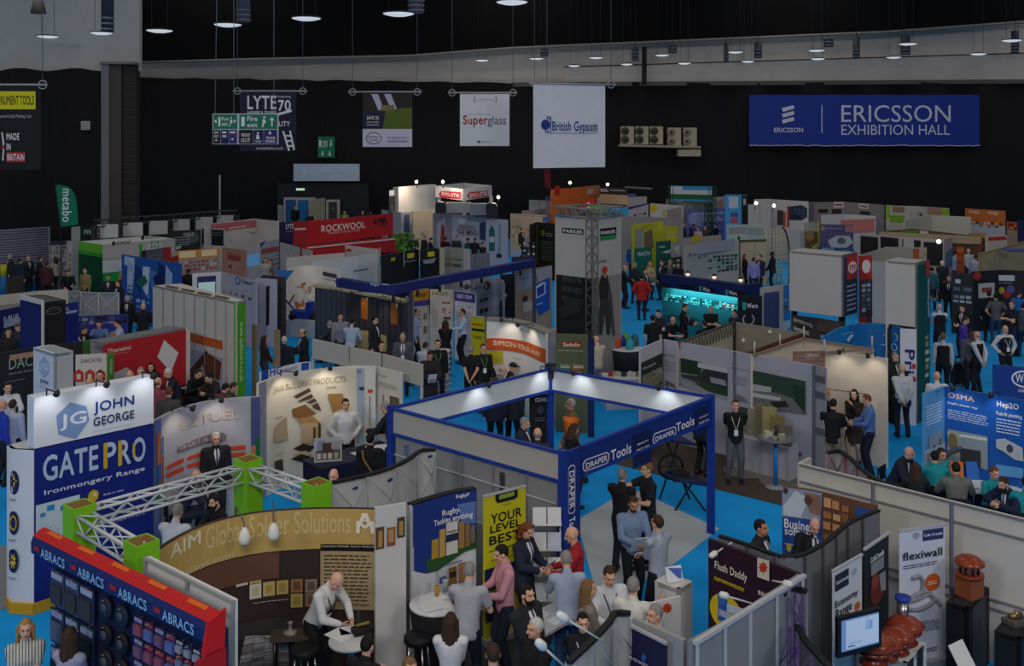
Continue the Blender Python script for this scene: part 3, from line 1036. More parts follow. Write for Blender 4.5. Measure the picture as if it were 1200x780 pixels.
front('banner of feet on a mower above grass with a pale lower strip and round badge','hanging_banner','banner',425,109,483,172,44,'28251f',[
 ('r',425,131,453,149,'1c2140'),('p',[(449,149),(452,128),(483,126),(483,152),(449,152)],'55661d'),('r',425,151,483,172,'c9c6da'),
 ('p',[(435,110),(443,110),(449,126),(444,130)],'b9b6cc'),('p',[(450,110),(458,110),(465,127),(459,129)],'b9b6cc'),
 ('r',447,123,462,130,'7e6f4a'),('t','SAVE 2%',430,136,444,140,W),('t','ON ALL ORDERS',430,142,444,144,W,False),('r',430,146,444,146.6,W),
 ('e',438,162,9,7,'3a3c60'),('e',438,162,8,6,'d6d4e2'),('t','ORIGINAL',431,159,445,162,'3a3c60'),('t','MOWER',433,163,443,166,'3a3c60'),
 ('t','The opportunity. Grow',454,160,478,163,'35354a',False),('t','those turn margins',454,164,478,167,'35354a')],rail=(408,494))
front('white banner with the red and grey word Superglass, in the middle of the back curtain','hanging_banner','banner',539,110,597,171,44,'dddde4',[
 ('t','Super',542.5,135,571.5,149,'a51820'),('t','glass',571.5,135.5,593,149,'4a4a52',False),('t','The insulation range',549,133,575,135,'6a6a70',False),
 ('r',555.5,113,556.2,119.5,'55555c'),('r',581,113,581.7,119.5,'55555c'),('r',555.5,113,557.5,113.6,'55555c'),('r',579.7,113,581.7,113.6,'55555c'),('r',555.5,119,557.5,119.6,'55555c'),('r',579.7,119,581.7,119.6,'55555c'),('t','ULTIMATE INSULATION',558,115.8,579,117.3,'77777c',False),
 ('e',561,166,1.6,1.4,'333338'),('t','Superglass.co.uk',563,165,578,167,'55555c',False)],rail=(525,606))
front('large white cloth banner with the blue British Gypsum logo','hanging_banner','banner',625,99,709,197,40,'e3e3ec',[
 ('t','British Gypsum',647,142,700,157,'22418f'),('e',639,146,5.5,6,'22418f'),('e',638,145,2,2,'7f9ad0'),
 ('r',640.5,136,642,140,'5a6484'),('r',642.8,136,644.3,140,'5a6484'),('r',644.5,137,645.5,157,'22418f'),('r',638.5,152,640,156,'5a6484'),('r',641,153,643,156,'5a6484'),
 ('r',645,155.5,700,156.2,'8a90a8'),('t','SAINT-GOBAIN',685,152,699,154,'55608a',False)],d1=41.2,rail=(620,722),sag=.012,t=.02)

# fire exit sign on wires
root = thing('hanging_sign','green, black and purple fire exit and way out sign on wires before the navy banner','sign',D(287,169,36))
A,B = D(249,169,36),D(326,168,36.0)
sf = wall(root,[A.xy,B.xy],zy(169,36),zy(133,36),'c9ccd0',[
 ('r',250,134,278,151,'12795a'),('r',280.5,134,325,151,'12795a'),
 ('t','Fire',260,137,268,141.5,W),('t','exit',260,143,267,147.5,W),('r',256,137,258.5,148,W),('p',[(251,142),(254,139.5),(254,144.5)],W),('p',[(277,142),(274,139.5),(274,144.5)],W),
 ('e',271,138,1,1,W),('p',[(270,140),(272,140),(273,144),(270,144)],W),('p',[(269,148),(270,143),(271.5,143),(270,148)],W),
 ('r',283,137,287,148,W),('t','Fire',290,136,302,142,W),('t','exit',290,144,302,149,W),('e',310,137.5,1.4,1.4,W),('p',[(308,140),(311,140),(312,144),(308,145)],W),('p',[(307,149),(308,144),(310,144),(309,149)],W),
 ('p',[(319,137),(322,141),(316,141)],W),('r',318.3,140,319.8,148,W),
 ('r',250,152,258.5,168,'23211f'),('r',259.5,152,268,168,'1d2350'),('r',269,152,278,168,'3d2f80'),('r',280.5,152,297,168,'15151a'),('r',298,152,309,168,'1a2254'),('r',310,152,325,168,'38206a'),
 ('t','WAY',251.5,153.5,257,157,W),('t','OUT',251.5,158,257,161.5,W),('t','WAY',283,156,294,160.5,W),('t','OUT',283,162,294,166.5,W),
 ('p',[(254,163),(256,165),(252,165)],W),('r',261,154,266,156,W),('r',261,158,266,161,'c0c4d8'),('r',270,154,276.5,156,W),('p',[(271,163),(274,161.5),(274,164.5)],W),
 ('e',303,156,1.3,1.3,W),('p',[(301,158),(304,158),(305,163),(301,163)],W),('t','TOILET',299.5,164.5,307.5,167,W),('t','TRADE',312,160,323,163,W),('t','ENTRANCE',312,164,323,167,W),('p',[(317,153),(319,157),(315,157)],W)],name='sign_board',t=.08)
for x in (252,274,321):
 p = D(x,133,36); q = D(x + (6 if x < 260 else 0),0,36); q.z = 19.9
 mb = MB(); mb.tube([p,q],.012,'8a8a8e',5); mb.build('wire',root)
root,sf = front('small green fire exit sign with two down arrows on the black curtain','wall_sign','sign',372.5,160,392,184.5,69.5,'11805c',[
 ('t','FIRE',378,165,384,168.5,W),('t','EXIT',378,169.5,384,172.5,W),('r',374,164,376.5,172,W),('e',388,165,1,1,W),('p',[(387,167),(389,167),(389,170),(387,172)],W),('r',377.4,177,378.6,181,W),('p',[(376,180),(380,180),(378,183)],W),('r',385.9,177,387.1,181,W),('p',[(384.5,180),(388.5,180),(386.5,183)],W)],part='sign_board',t=.08)
root,sf = front('long blue hall sign with white lettering high on the back wall','wall_sign','sign',878,111,1148,171,69.4,'233a9c',[
 ('t','ERICSSON',986,123,1114,143,'dfe1ee',False),('t','EXHIBITION HALL',986,146,1113,158,'dfe1ee',False),('r',962.5,123,963.8,155.5,'c6c9de'),
 ('p',[(916,126.5),(930,123.2),(931,127),(917.5,131)],'dfe1ee'),('p',[(916,133.5),(930,130),(931,134),(917.5,137.8)],'dfe1ee'),('p',[(916,140.5),(930,137),(931,141),(917.5,144.6)],'dfe1ee'),
 ('t','ERICSSON',907,149.5,941,155,'dfe1ee')],part='sign_board',t=.15)
mb = MB()
for k in range(26):
 p,q = D(878 + k * 10.4,170.5 + random.uniform(-.6,.6),69.35),D(878 + (k + 1) * 10.4,170.5 + random.uniform(-.6,.6),69.35)
 mb.beam(p,q,.04,.05,'c9cad6')
mb.build('frayed_edge',root)
# cooling units on a shelf on the back wall
shelf = thing('wall_shelf','pale bracket shelf carrying five cooling units on the black back wall','shelf',D(773,175,69))
mb = MB(); a,b = D(725,170.2,69),D(820,172.3,69); mb.beam(a,b,1.0,.14,'a39a88'); mb.build('shelf_board',shelf)
mb = MB(); c = D(807,179,69); mb.box(c,(1.5,.8,.45),'b5ad9c'); mb.build('cable_tray',shelf)
for i,(x,lbl) in enumerate(((735,'leftmost'),(752,'second from the left'),(769,'third from the left'),(790,'second from the right'),(808.5,'rightmost'))):
 y0,y1 = (148,169) if i < 3 else (149.5,171)
 a,b = D(x - 8,y1,68.9),D(x + 8,y0,68.9)
 r = thing('cooling_unit',lbl + ' of five beige cooling units on the wall shelf','air conditioner',((a.x + b.x) / 2,68.9,a.z),'cooling units')
 mb = MB(); mb.box(((a.x + b.x) / 2,69.0,(a.z + b.z) / 2),(b.x - a.x - .06,.6,b.z - a.z),'b9ad96'); mb.build('casing',r)
 for yy in (y0 + 5.5,y1 - 5.5):
  c = D(x - (2.5 if i < 3 else 3.5),yy,68.68); mb = MB(); mb.lathe(c,[(.27,-.03),(.27,.03),(.0,.04)],'4b463f' if i < 3 else '8f8778',16,(0,-1,0))
  mb.lathe(c + Vector((0,-.03,0)),[(.1,-.02),(.1,.03),(0,.03)],'2e2b28',12,(0,-1,0)); mb.build('fan_grille',r)
mb = MB(); a = D(100.5,147,DL); mb.box(a,(.42,.12,.42),'b5b5b8'); 
for k in range(4): mb.box(a + Vector((0,-.07,-.14 + k * .09)),(.34,.03,.03),'8a8a8e')
setp(mb.build('wall_vent'),'small pale square louvre on the dark left curtain','vent')
# pendant lamps
def pendant(x,y,w,label):
 d = min(66.0,1.0 * F / w); dia = w * d / F
 c = D(x,y,d)
 r = thing('pendant_lamp',label,'lamp',c,'hall pendant lamps')
 mb = MB(); mb.lathe(c,[(dia * .5,-.02),(dia * .5,.02),(dia * .3,.045),(dia * .08,.06),(.02,.08)],'2f3033',20); mb.build('lamp_shade',r)
 mb = MB(); mb.lathe(c + Vector((0,0,-.05)),[(dia * .25,-.05),(dia * .45,.0),(dia * .48,.025)],M('c9ced6',.4,'glow'),20); mb.build('diffuser',r)
 mb = MB()
 for s in (-.3,.3): mb.tube([c + Vector((s * dia,0,.10)),Vector((c.x + s * dia,c.y,19.9))],.010,'3a3a3e',5)
 mb.build('wire',r)
LN = ['far left of the pale left wall','on the left wall beside the duct','first right of the left wall','above the fire exit sign','right of the upper fire exit sign','beside the middle duct at the top','at the top edge, middle of the hall']
for (x,y,w),l in zip(((56,42,25),(119,38,26),(187,35,31),(267,28,33),(359,20.5,35),(467,15,38),(600,1.5,38)),LN):
 pendant(x,y,w,'lit disc pendant lamp ' + l)
RL = [(565,70,16),(628.7,68,17),(672.6,76.4,14.5),(698.5,67,17),(734.6,74.6,14.5),(776,64,17),(802,73.6,15.5),(862,60.5,18),(876.4,71.3,15),(957,58.5,19.5),(958.5,68.3,17),(1047.4,66.7,17.5),(1064,50.8,21),(1146.7,62.6,19),(1186,46.7,23)]
ORD = ['first','second','third','fourth','fifth','sixth','seventh','eighth','ninth','tenth','eleventh','twelfth','thirteenth','fourteenth','fifteenth']
for (x,y,w),o in zip(RL,ORD):
 pendant(x,y,w,'small disc pendant lamp before the white back wall band, %s from the left' % o)
# ventilation ducts
def duct(x,y0,y1,w,d,label,col='3f4350'):
 p = D(x,y1,d); r_ = w * d / F / 2; zt = zy(y0,d) if y0 > 1 else 19.9
 r = thing('ventilation_duct',label,'duct',p,'ventilation ducts')
 mb = MB(); mb.tube([p,(p.x,p.y,zt)],r_,col,16); mb.build('pipe',r)
 mb = MB()
 for k in range(3): mb.lathe(p + Vector((0,0,.05 + k * .22)),[(r_ * .9,0),(r_ * 1.1,.01),(r_ * 1.1,.07),(r_ * .9,.08)],'777a82',16)
 mb.build('collar',r)
 mb = MB(); mb.tube([(p.x,p.y,zt - .1),(p.x,p.y,19.98)],.02,'2c2c30',5); mb.build('hanger',r)
duct(126,0,37,14,41.5,'dark ribbed duct hanging before the pale left wall')
duct(285,0,26,16,46,'grey blue duct hanging above the fire exit sign','5a5f70')
duct(487.5,0,15,18,46,'grey blue duct beside the middle pendant lamp at the top','5a5f70')
for (x,y0,y1,w),o in zip(((638,58,66,9),(744.5,56,71,8),(788,53,62,10),(851,50,72,5.5),(888.5,49,68,9),(971,46,55,11),(1003.6,44,68,8),(1061,42,64,11),(1189.5,36,62,8.5)),ORD):
 duct(x,y0,y1,w,66.8,'short grey vent pipe before the white back wall band, %s from the left' % o)
mb = MB(); a = D(45,4,41); mb.lathe(a + Vector((0,0,-.4)),[(.30,0),(.20,.5),(.18,.5)],'5b5450',14)
mb.tube([a + Vector((0,0,.0)),(a.x,a.y,19.9)],.03,'3a3a3e',6)
setp(mb.build('lamp_cowl'),'brown cone cowl above the leftmost pendant lamp','lamp')
mb = MB(); a = D(755,99,69.2); mb.box((a.x,69.2,(a.z + zy(55,69.2)) / 2),(.28,.4,zy(55,69.2) - a.z),'19191b'); setp(mb.build('steel_column'),'thin black steel column across the white band of the back wall','column')

# feather flag
d = 45.0
root = thing('feather_flag','green feather flag with white word metabo before the left curtain','flag',D(80,300,d))
P = [(64,217),(70,216.5),(78,218),(84,222),(88,229),(90,240),(91.5,263),(71,266)]
mb = MB(); mb.slab([D(x,y,d) for x,y in P],.02,'0b7d60',(0,-1,0)); mb.build('flag_cloth',root)
A,B = D(71,266,d),D(91,217,d); sf = Surf([D(64,0,d).xy,D(92,0,d).xy],zy(266,d),zy(217,d))
decals(sf,[('t','metabo',73,221,84,260,W,True,'down')],root,name='graphic')
mb = MB(); a = D(64,217,d); mb.tube([(D(72,0,d).x,d,0),D(71,266,d),D(64.5,217,d),D(72,215.5,d)],.025,'2c2c30',6); mb.build('pole',root)
# red pennant hanging below the large white banner
mb = MB(); mb.slab([D(637,198,52),D(645,198,52),D(645.5,221,52),D(639,219,52)],.05,'7c1a1c',(0,-1,0)); mb.tube([D(641,198,52),(D(641,0,52).x,52,19.9)],.015,'6c6c70',5)
setp(mb.build('hanging_pennant'),'narrow dark red pennant hanging below the big white banner','banner')
# ------------------------------------------------------------------ near left: abrasive stand, solder stand, gate furniture stand
NAVY,DBLUE = '16224f','14296e'
# abrasive product wall
h = 2.45
A,B = T(64,640,2.3),T(262,738,2.3)
dirv = (B - A).normalized(); nrm = Vector((dirv.y,-dirv.x));
if nrm.dot(-A) < 0: nrm = -nrm
root = thing('product_display','black and navy product wall with red topped ABRACS header, foreground left','stand',((A.x + B.x) / 2,(A.y + B.y) / 2,0))
ab = wall(root,[A,B],0,2.3,'1a2348',[],M('c9c9cc'),.06)
def abp(u,v,off): return ab.pt(u,v,off)
L = ab.L
# header: curved fascia with sloping red top
mb = MB(); hz0,hz1 = 2.18,2.46
u0h = Surf([A + nrm * .16,B + nrm * .16],0,2.3).uv(37,618)[0]
pr = [(0.0,hz1 + .02),(.07,hz1),(.14,hz1 - .05),(.17,hz1 - .12),(.165,hz1 - .25),(.0,hz1 - .28)]
def ph(u,o,z):
 q = ab.plan(u) + nrm * o
 return Vector((q.x,q.y,z))
n = len(pr); UH = [u0h,1.0]
for i in range(n - 1):
 cols = ['c01d1e','c01d1e','1c2a66','1c2a66','b9bcc4'][i]
 mb.add([ph(UH[0],*pr[i]),ph(UH[1],*pr[i]),ph(UH[1],*pr[i + 1]),ph(UH[0],*pr[i + 1])],[(0,1,2,3)],cols)
mb.add([ph(u0h,*p) for p in pr],[tuple(range(n))],'a01a1c'); mb.add([ph(1.0,*p) for p in pr],[tuple(range(n))],'c01d1e')
mb.build('header',root)
mb = MB()
for k in range(5):
 a = u0h + (1 - u0h) * (k + .25) / 5; b = a + (1 - u0h) * .09
 mb.add([ph(a,.02,hz1 + .022),ph(b,.02,hz1 + .022),ph(b,.07,hz1 + .006),ph(a,.07,hz1 + .006)],[(0,1,2,3)],'d9691e')
mb.build('header_stripe',root)
hsf = Surf([(ab.plan(u0h) + nrm * .172),(ab.plan(1.0) + nrm * .172)],hz1 - .25,hz1 - .09)
hd = []
for k in range(4):
 a = .07 + k * .235
 tb = MB(); vs,fs = text_mesh('ABRACS')
 tb.add([hsf.pt(a + .155 * x,.12 + .72 * y,.004 + z) for x,y,z in vs],fs,'8fc0e8'); tb.build('lettering',root)
 tb = MB(); tb.add([hsf.pt(a - .045 + .035 * x,.4 + .35 * y,.004) for x,y in ((0,0),(1,0),(1,1),(0,1))],[(0,1,2,3)],'a8242a'); tb.build('graphic',root)
mb = MB(); mb.slab([ph(1.005,.26,hz1 - .32),ph(1.005,.0,hz1 - .33),ph(1.005,-.02,hz1 + .06),ph(1.005,.2,hz1 + .0)],.03,'d01d20',(dirv.x,dirv.y,0)); mb.build('end_cap',root)
# red framed end panel facing the camera
E0 = B + dirv * .02; E1 = E0 + nrm * .30
wall(root,[E0 + nrm * .33,E0 - nrm * .02],0,2.12,'b81c1e',[],None,.03,'end_panel')
# hanging packs and discs: each one a thing
def pack(u,v,w,hh,cols,label,group,name='blister_pack',disc=0):
 c = abp(u,v,.05)
 R = Matrix((Vector((dirv.x,dirv.y,0)),Vector((-nrm.x,-nrm.y,0)),Vector((0,0,1)))).transposed()
 r = thing(name,label,'pack' if not disc else 'disc',c,group)
 if disc:
  mb = MB(); mb.lathe(c,[(disc,-.012),(disc,.02),(disc * .55,.035),(disc * .3,.02),(.001,.02)],cols[0],20,(nrm.x,nrm.y,.0)); mb.build('disc',r)
  mb = MB(); mb.lathe(c + Vector((nrm.x,nrm.y,0)) * .03,[(disc * .42,-.01),(disc * .42,.012),(.001,.014)],cols[1],16,(nrm.x,nrm.y,0)); mb.build('hub',r)
 else:
  mb = MB(); mb.box(c,(w,.012,hh),cols[0],rot=R); mb.build('card',r)
  mb = MB(); mb.box(c + Vector((nrm.x,nrm.y,0)) * .02 - Vector((0,0,hh * .12)),(w * .75,.035,hh * .5),cols[1],rot=R); mb.build('blister',r)
  mb = MB(); mb.box(c + Vector((nrm.x,nrm.y,0)) * .012 + Vector((0,0,hh * .36)),(w * .8,.010,hh * .16),cols[2],rot=R); mb.build('print',r)
 mb = MB(); mb.tube([c + Vector((0,0,hh / 2 - .01)) - Vector((nrm.x,nrm.y,0)) * .06,c + Vector((0,0,hh / 2 - .01)) + Vector((nrm.x,nrm.y,0)) * .05],.005,'9a9aa0',6)
 mb.build('peg',r)
rr = random.Random(5)
zt = 2.05 / 2.3
for i in range(3):
 for j in range(4):
  pack(.05 + i * .1,zt - .09 - j * .2,.31,.42,(rr.choice(['2a3252','3c4668']),rr.choice(['1b1b20','55607c','3c3a40']),rr.choice(['8d97b5','a9aec0'])),'large carded disc, left of the ABRACS wall, row %d from top, column %d' % (j + 1,i + 1),'large carded discs')
for i in range(2):
 for j in range(6):
  u,v = .37 + i * .10,zt - .05 - j * .135
  pack(u,v,.2,.2,('17171b' if j % 3 else '23283a','b8b9bd' if j > 2 else '4a4c58'),'black flap disc on the blue ABRACS panel, row %d, column %d' % (j + 1,i + 1),'flap discs','flap_disc',disc=.145 if j > 1 else .125)
for i in range(4):
 for j in range(7):
  pack(.57 + i * .06,zt - .06 - j * .105,.175,.22,(rr.choice(['4a2a4a','30305c','38234a','26305a']),rr.choice(['8b4a62','5c6aa6','74506a']),rr.choice(['8a90b8','a04048'])),'small purple blister pack on the ABRACS wall, row %d, column %d' % (j + 1,i + 1),'small purple packs')
for i in range(5):
 for j in range(12):
  pack(.80 + i * .045,zt - .05 - j * .066,.125,.138,(rr.choice(['1c1c26','22263c','2a2030']),rr.choice(['6d7896','8d939f','4c4450']),rr.choice(['a8262a','2b3c80','b0b4c4'])),'tiny dark accessory pack, right of the ABRACS wall, row %d, column %d' % (j + 1,i + 1),'tiny accessory packs')
# white shell-scheme partition behind it
root,sf = stand('white shell partition with grey rails between the ABRACS wall and the solder display',[(172,652),(275,703)],2.4,'d6d5d2',[],name='partition_wall',cat='wall',t=.04)
mb = MB()
for v in (.995,.93,.45,.41): mb.beam(sf.pt(0,v,.02),sf.pt(1,v,.02),.03,.035,'a3a5a8')
mb.build('rail',root)
mb = MB()
for u in (0.0,.5,1.0): mb.beam(sf.pt(u,0,.02),sf.pt(u,1,.02),.035,.035,'8c8e92')
mb.build('post',root)

# curved solder display
root,sf = stand('curved brown and gold pop-up display reading AIM Global Solder Solutions',[(173,653),(205,631),(245,613),(300,600.5),(370,595.5),(440,596)],2.25,'3a2c27',[
 ('R',0,.76,1,1,'c3a05c')],curved=True,name='popup_display',cat='display')
band = [('p',[(173,690),(205,678),(245,667),(300,650),(360,637),(440,634),(440,660),(360,660),(300,668),(245,690),(205,705),(173,712)],'5a3a2c')]
decals(sf,[
 ('t','AIM',198,620,234,655,'e6dcc0'),('t','Global Solder Solutions',240,598,411,644,'d9bd84',False),
 ('R',.0,.60,.62,.755,'6a4535'),
 ('t','alloys.com',216,645,273,675,'d8c8a8',False),
 ('p',[(417,622),(420,622),(428,603),(436,622),(439,622),(431,600),(425,600)],'efe6d2'),('t','M',418,609,439,624,'efe6d2'),('t','A',424,602,432,612,'efe6d2'),
 ('r',376,636,440,643,'15110f'),('t','Contact Simon Newbolds  Cast Iron Works Ltd',377,637,438,640,'e0d8c8',False),('r',376,644,440,713,'a8926c'),
 ('l',380,647,436,704,13,'4a3c2c'),('t','Made By Support',408,704,434,709,'3a2c20')],root,True,.02)
sq = [(276,669),(292,666),(292,684),(308,681),(324,679),(341,677),(358,677),(341,694),(358,693)]
it = []
for k,(x,y) in enumerate(sq):
 c = ['d8ccb0','c9ab68','d8ccb0','c9ab68','b89a58','9a6848','8a7868','b09a50','8a6a58'][k]
 it += [('r',x,y,x + 14,y + 15,c),('r',x + 3,y + 3,x + 11,y + 12,['c6b795','b0914e','c6b795','b0914e','a08448','6f4630','5d5048','96823e','6c4c3c'][k])]
it += [('l',296,699,341,705,1,'b8a890')]
it += [('r',276,730,340,790,'3b3432')]
rr = random.Random(3)
for k in range(34):
 a = k / 34.0; y0 = 789 - 58 * a ** .8
 for s in range(4):
  x0 = 277 + s * 15.6; x1 = x0 + 15
  b0 = y0 - 9 * math.sin((s) / 4 * 1.6); b1 = y0 - 9 * math.sin((s + 1) / 4 * 1.6)
  b0,b1 = max(731,b0),max(731,b1)
  it.append(('p',[(x0,b0),(x1,b1),(x1,b1 + .9),(x0,b0 + .9)],rr.choice(['a39a92','7d7068','c9c2ba','8d7d70'])))
decals(sf,it,root,True,.016,name='picture')
# end cap panel with small pictures
more(root,[(440,595),(476,589)],2.3,'cfccc9',[('r',440,618,450,642,'5a4630'),('r',443,622,448,640,'b08a50'),('r',453,618,463,638,'8a5a38'),('r',455,620,461,634,'c08a60'),('r',465,606,474,628,'4a3c30'),('r',467,610,472,626,'a88c58')],part='end_panel')
r2 = root
mb = MB(); a = sf.pt(.55,1,0); 
for k,(x,y) in enumerate(((277,618),(320,611))):
 u,v = sf.uv(x,y - 16)
 r = thing('display_lamp',('left' if k == 0 else 'right') + ' white egg shaped lamp clipped on top of the solder display','lamp',sf.pt(u,1,.3),'egg lamps')
 p0,p1 = sf.pt(u,1.0,-.02),sf.pt(u,.94,.32)
 mb = MB(); mb.tube([p0,p0 + Vector((0,0,.12)),sf.pt(u,1.03,.2),p1 + Vector((0,0,.1))],.012,'5c5c60',6); mb.build('arm',r)
 mb = MB(); mb.lathe(p1 - Vector((0,0,.09)),[(.02,-.06),(.065,-.02),(.078,.04),(.06,.12),(.02,.18)],'e6e2dc',16); mb.build('shade',r)

# gate furniture stand: light box over navy panel, truss ring on green posts
JG = thing('exhibition_stand','white and navy stand reading John George Gate Pro, left side','stand',(*T(100,470,3.3),0))
P0,P1 = T(39.5,466,3.3),T(180,440.5,3.3)
sfu = wall(JG,[P0,P1],2.52,3.3,'dcdfe6',[
 ('p',[(65.5,487),(82,471),(101,475.5),(104.5,492),(89,514),(68,508.5)],'7d97c4'),
 ('t','JG',70,480,101,505,'e6ebf2'),('t','JOHN',109.5,462,157,486.5,'1b3c8e'),('t','GEORGE',109,479.5,157,499.5,'22305c'),('t','Delivering Ironmongery',109,498,157,503,'8a90a0',False)],'dcdfe6',.25,'light_box')
for u_ in (.1,.5,.9): clip_spot(JG,sfu,u_,34,.4,.25,(.95,.97,1))
sfl = wall(JG,[P0 + (P1 - P0) * .005,P1],0,2.5,'15257a',[
 ('t','GATE',50,520,115,565,'b9c8e0'),('t','P',121,516,136,549,'b9c8e0'),('t','R',138,513,153,546,'b9c8e0'),('t','O',154.5,510,170,542.5,'b9c8e0'),('r',121,519,125.5,548,'d0a81c'),('r',138,516,142.5,544.5,'d0a81c'),('r',154.9,519,157.6,534.5,'d0a81c'),
 ('t','Ironmongery Range',51,545,169,581.5,'d6d9ea'),('e',108.5,580.5,6.3,7.2,'d2ab20'),('e',110,578.5,2,2.5,'e8dcb0'),
 ('t','Built to Last',120.5,572,144,580,'d6d9ea'),('p',[(41,591.5),(92.5,578.5),(92.5,634),(41,645.5)],'c9d6da'),
 ('r',54,592,63,596,'2a86c0'),('r',70,592,78,596,'2a70b8'),('r',46,601,52,604,'2a86c0'),('g',45,606,88,632,5,3,['9db8c4','7aa0b8','dfe6e8','5a8aa8'],.35),('t','Tel: 01384 77373',112,602,168,613,'aab0d0',False)],NAVY,.12,'lower_panel')
# left return with rounded side and round badges
Q0 = P0 + VX * 1.2; 
lr = smooth_pts([T(10.5,528,2.5),T(20,530,2.5),T(40,534.5,2.5)],4)
sfr = wall(JG,[P0 + Vector((-.52,.22)),P0 + Vector((-.36,.05)),P0],0,2.5,'d6d8de',[],None,.06,'side_panel',True)
dl = []
for (y,k) in ((565,0),(612,1),(656,2)):
 dl += [('e',16.5,y,6.3,14,'22244e'),('e',16.5,y,4 if k == 1 else .1,9 if k == 1 else .1,'c9a21c'),('e',16.5,y,2.8,7,'22244e')]
 if k == 0: dl += [('p',[(17,y - 11),(18,y - 4),(21,y - 2),(18,y),(17,y + 7),(16,y),(13,y - 2),(16,y - 4)],'d8b11c')]
 if k == 2:
  dl += [('p',[(16.5 + (4.6 if i % 2 else 2.4) * math.cos(i * math.pi / 8),y + (10 if i % 2 else 5) * math.sin(i * math.pi / 8)) for i in range(16)],'d8b11c')]
 dl += [('l',12,y + 17,20,y + 22,2,'5a5c66')]
decals(sfr,dl,JG,True)
mb = MB()
path = [P0 + Vector((-.54,.23)),P0 + Vector((-.38,.01)),P0 + Vector((0,-.05)),P1 + Vector((.0,-.06)),P1 + Vector((.05,.1)),P0 + Vector((-.1,.3))]
mb.prism(path,0,.16,'c9981c'); mb.build('plinth',JG)
mb = MB(); mb.prism([P0 + Vector((-.52,.24)),P0 + Vector((-.36,.06)),P0,P0 + Vector((.2,.5)),P0 + Vector((-.3,.6))],2.46,2.5,'c6ccd0'); mb.build('side_cap',JG)
# truss ring
LIME = '7cc21c'
posts = [((93,597),'front left post of the truss ring'),((166,640),''),((291,543),''),((371,571),'')]
PT = [T(x,y,2.42) for (x,y),_ in posts]
ringr = thing('truss_ring','silver truss ring on four lime green square posts behind the solder display','truss',(*(sum(PT,Vector((0,0))) / 4),0))
for p in PT:
 mb = MB(); w = .29
 ang = math.atan2(UX.y,UX.x)
 for (dx,dy) in ((w / 2,0),(-w / 2,0),(0,w / 2),(0,-w / 2)):
  c = Vector((p.x,p.y,1.25)) + Vector((UX.x,UX.y,0)) * dx + Vector((-UX.y,UX.x,0)) * dy
  mb.box(c,(.02 if dx else w,.02 if dy else w,2.5),LIME,rz=ang)
 mb.box((p.x,p.y,2.28),(w - .03,w - .03,.02),'8a6a40',rz=ang)
 mb.build('post',ringr)
 mb = MB(); w2 = w - .03
 for (dx,dy) in ((w2 / 2,0),(-w2 / 2,0),(0,w2 / 2),(0,-w2 / 2)):
  c = Vector((p.x,p.y,2.385)) + Vector((UX.x,UX.y,0)) * dx + Vector((-UX.y,UX.x,0)) * dy
  mb.box(c,(.012 if dx else w2,.012 if dy else w2,.22),'9a7a48',rz=ang)
 mb.build('wood_lining',ringr)
for i,j in ((0,1),(0,2),(2,3)):
 a,b = PT[i],PT[j]; d = (b - a).normalized() * .12
 mb = MB(); truss(mb,(*(a + d),2.30),(*(b - d),2.30),.20,r=.022); mb.build('truss_beam',ringr)

# purple grey curved display
root,sf = stand('curved pale grey and purple pop-up display with orange label strips',[(180,493),(205,481),(240,470.5),(275,466),(305,464.5)],2.3,'b3b1ba',[
 ('R',0,0,.09,1,'6a78b0'),('R',.93,0,1,1,'4a5488'),('R',.93,.42,.965,.60,'c87850'),('R',.965,.45,1,.66,'1d6a3c'),('R',.965,.28,1,.45,'1d5a9c'),
 ('t','E-Z FUEL',210,479,280,504,'cdb9a8',False),
 ('p',[(206,524),(246,508),(262,506),(262,513),(246,517),(207,530)],'7f6f78'),('t','The Cost Minimiser',208,509,258,526,'d9d4da',False),
 ('r',182,508,186,545,'cf6a38'),('r',182,545,186,565,'2c6ab0'),('r',182,565,186,590,'4a8a4c'),('r',187,512,189,532,'1d7ab8'),('r',187,534,189,575,'b83a22'),
 ('p',[(193,546),(213,536),(213,541),(193,551)],'d2482c'),('p',[(193,555),(213,546),(213,551),(193,560)],'d2482c'),('p',[(217,535),(238,528),(238,533),(217,539)],'d2482c'),('p',[(217,544),(238,538),(238,543),(217,548)],'d2482c'),
 ('p',[(262,523),(288,520),(288,525),(262,527)],'d2482c'),('p',[(262,531),(288,528),(288,533),(262,535)],'d2482c'),('e',261,511,4,4,'7f6f78')],curved=True,name='popup_display',cat='display')
for u_ in (.25,.65): clip_spot(root,sf,u_,40)
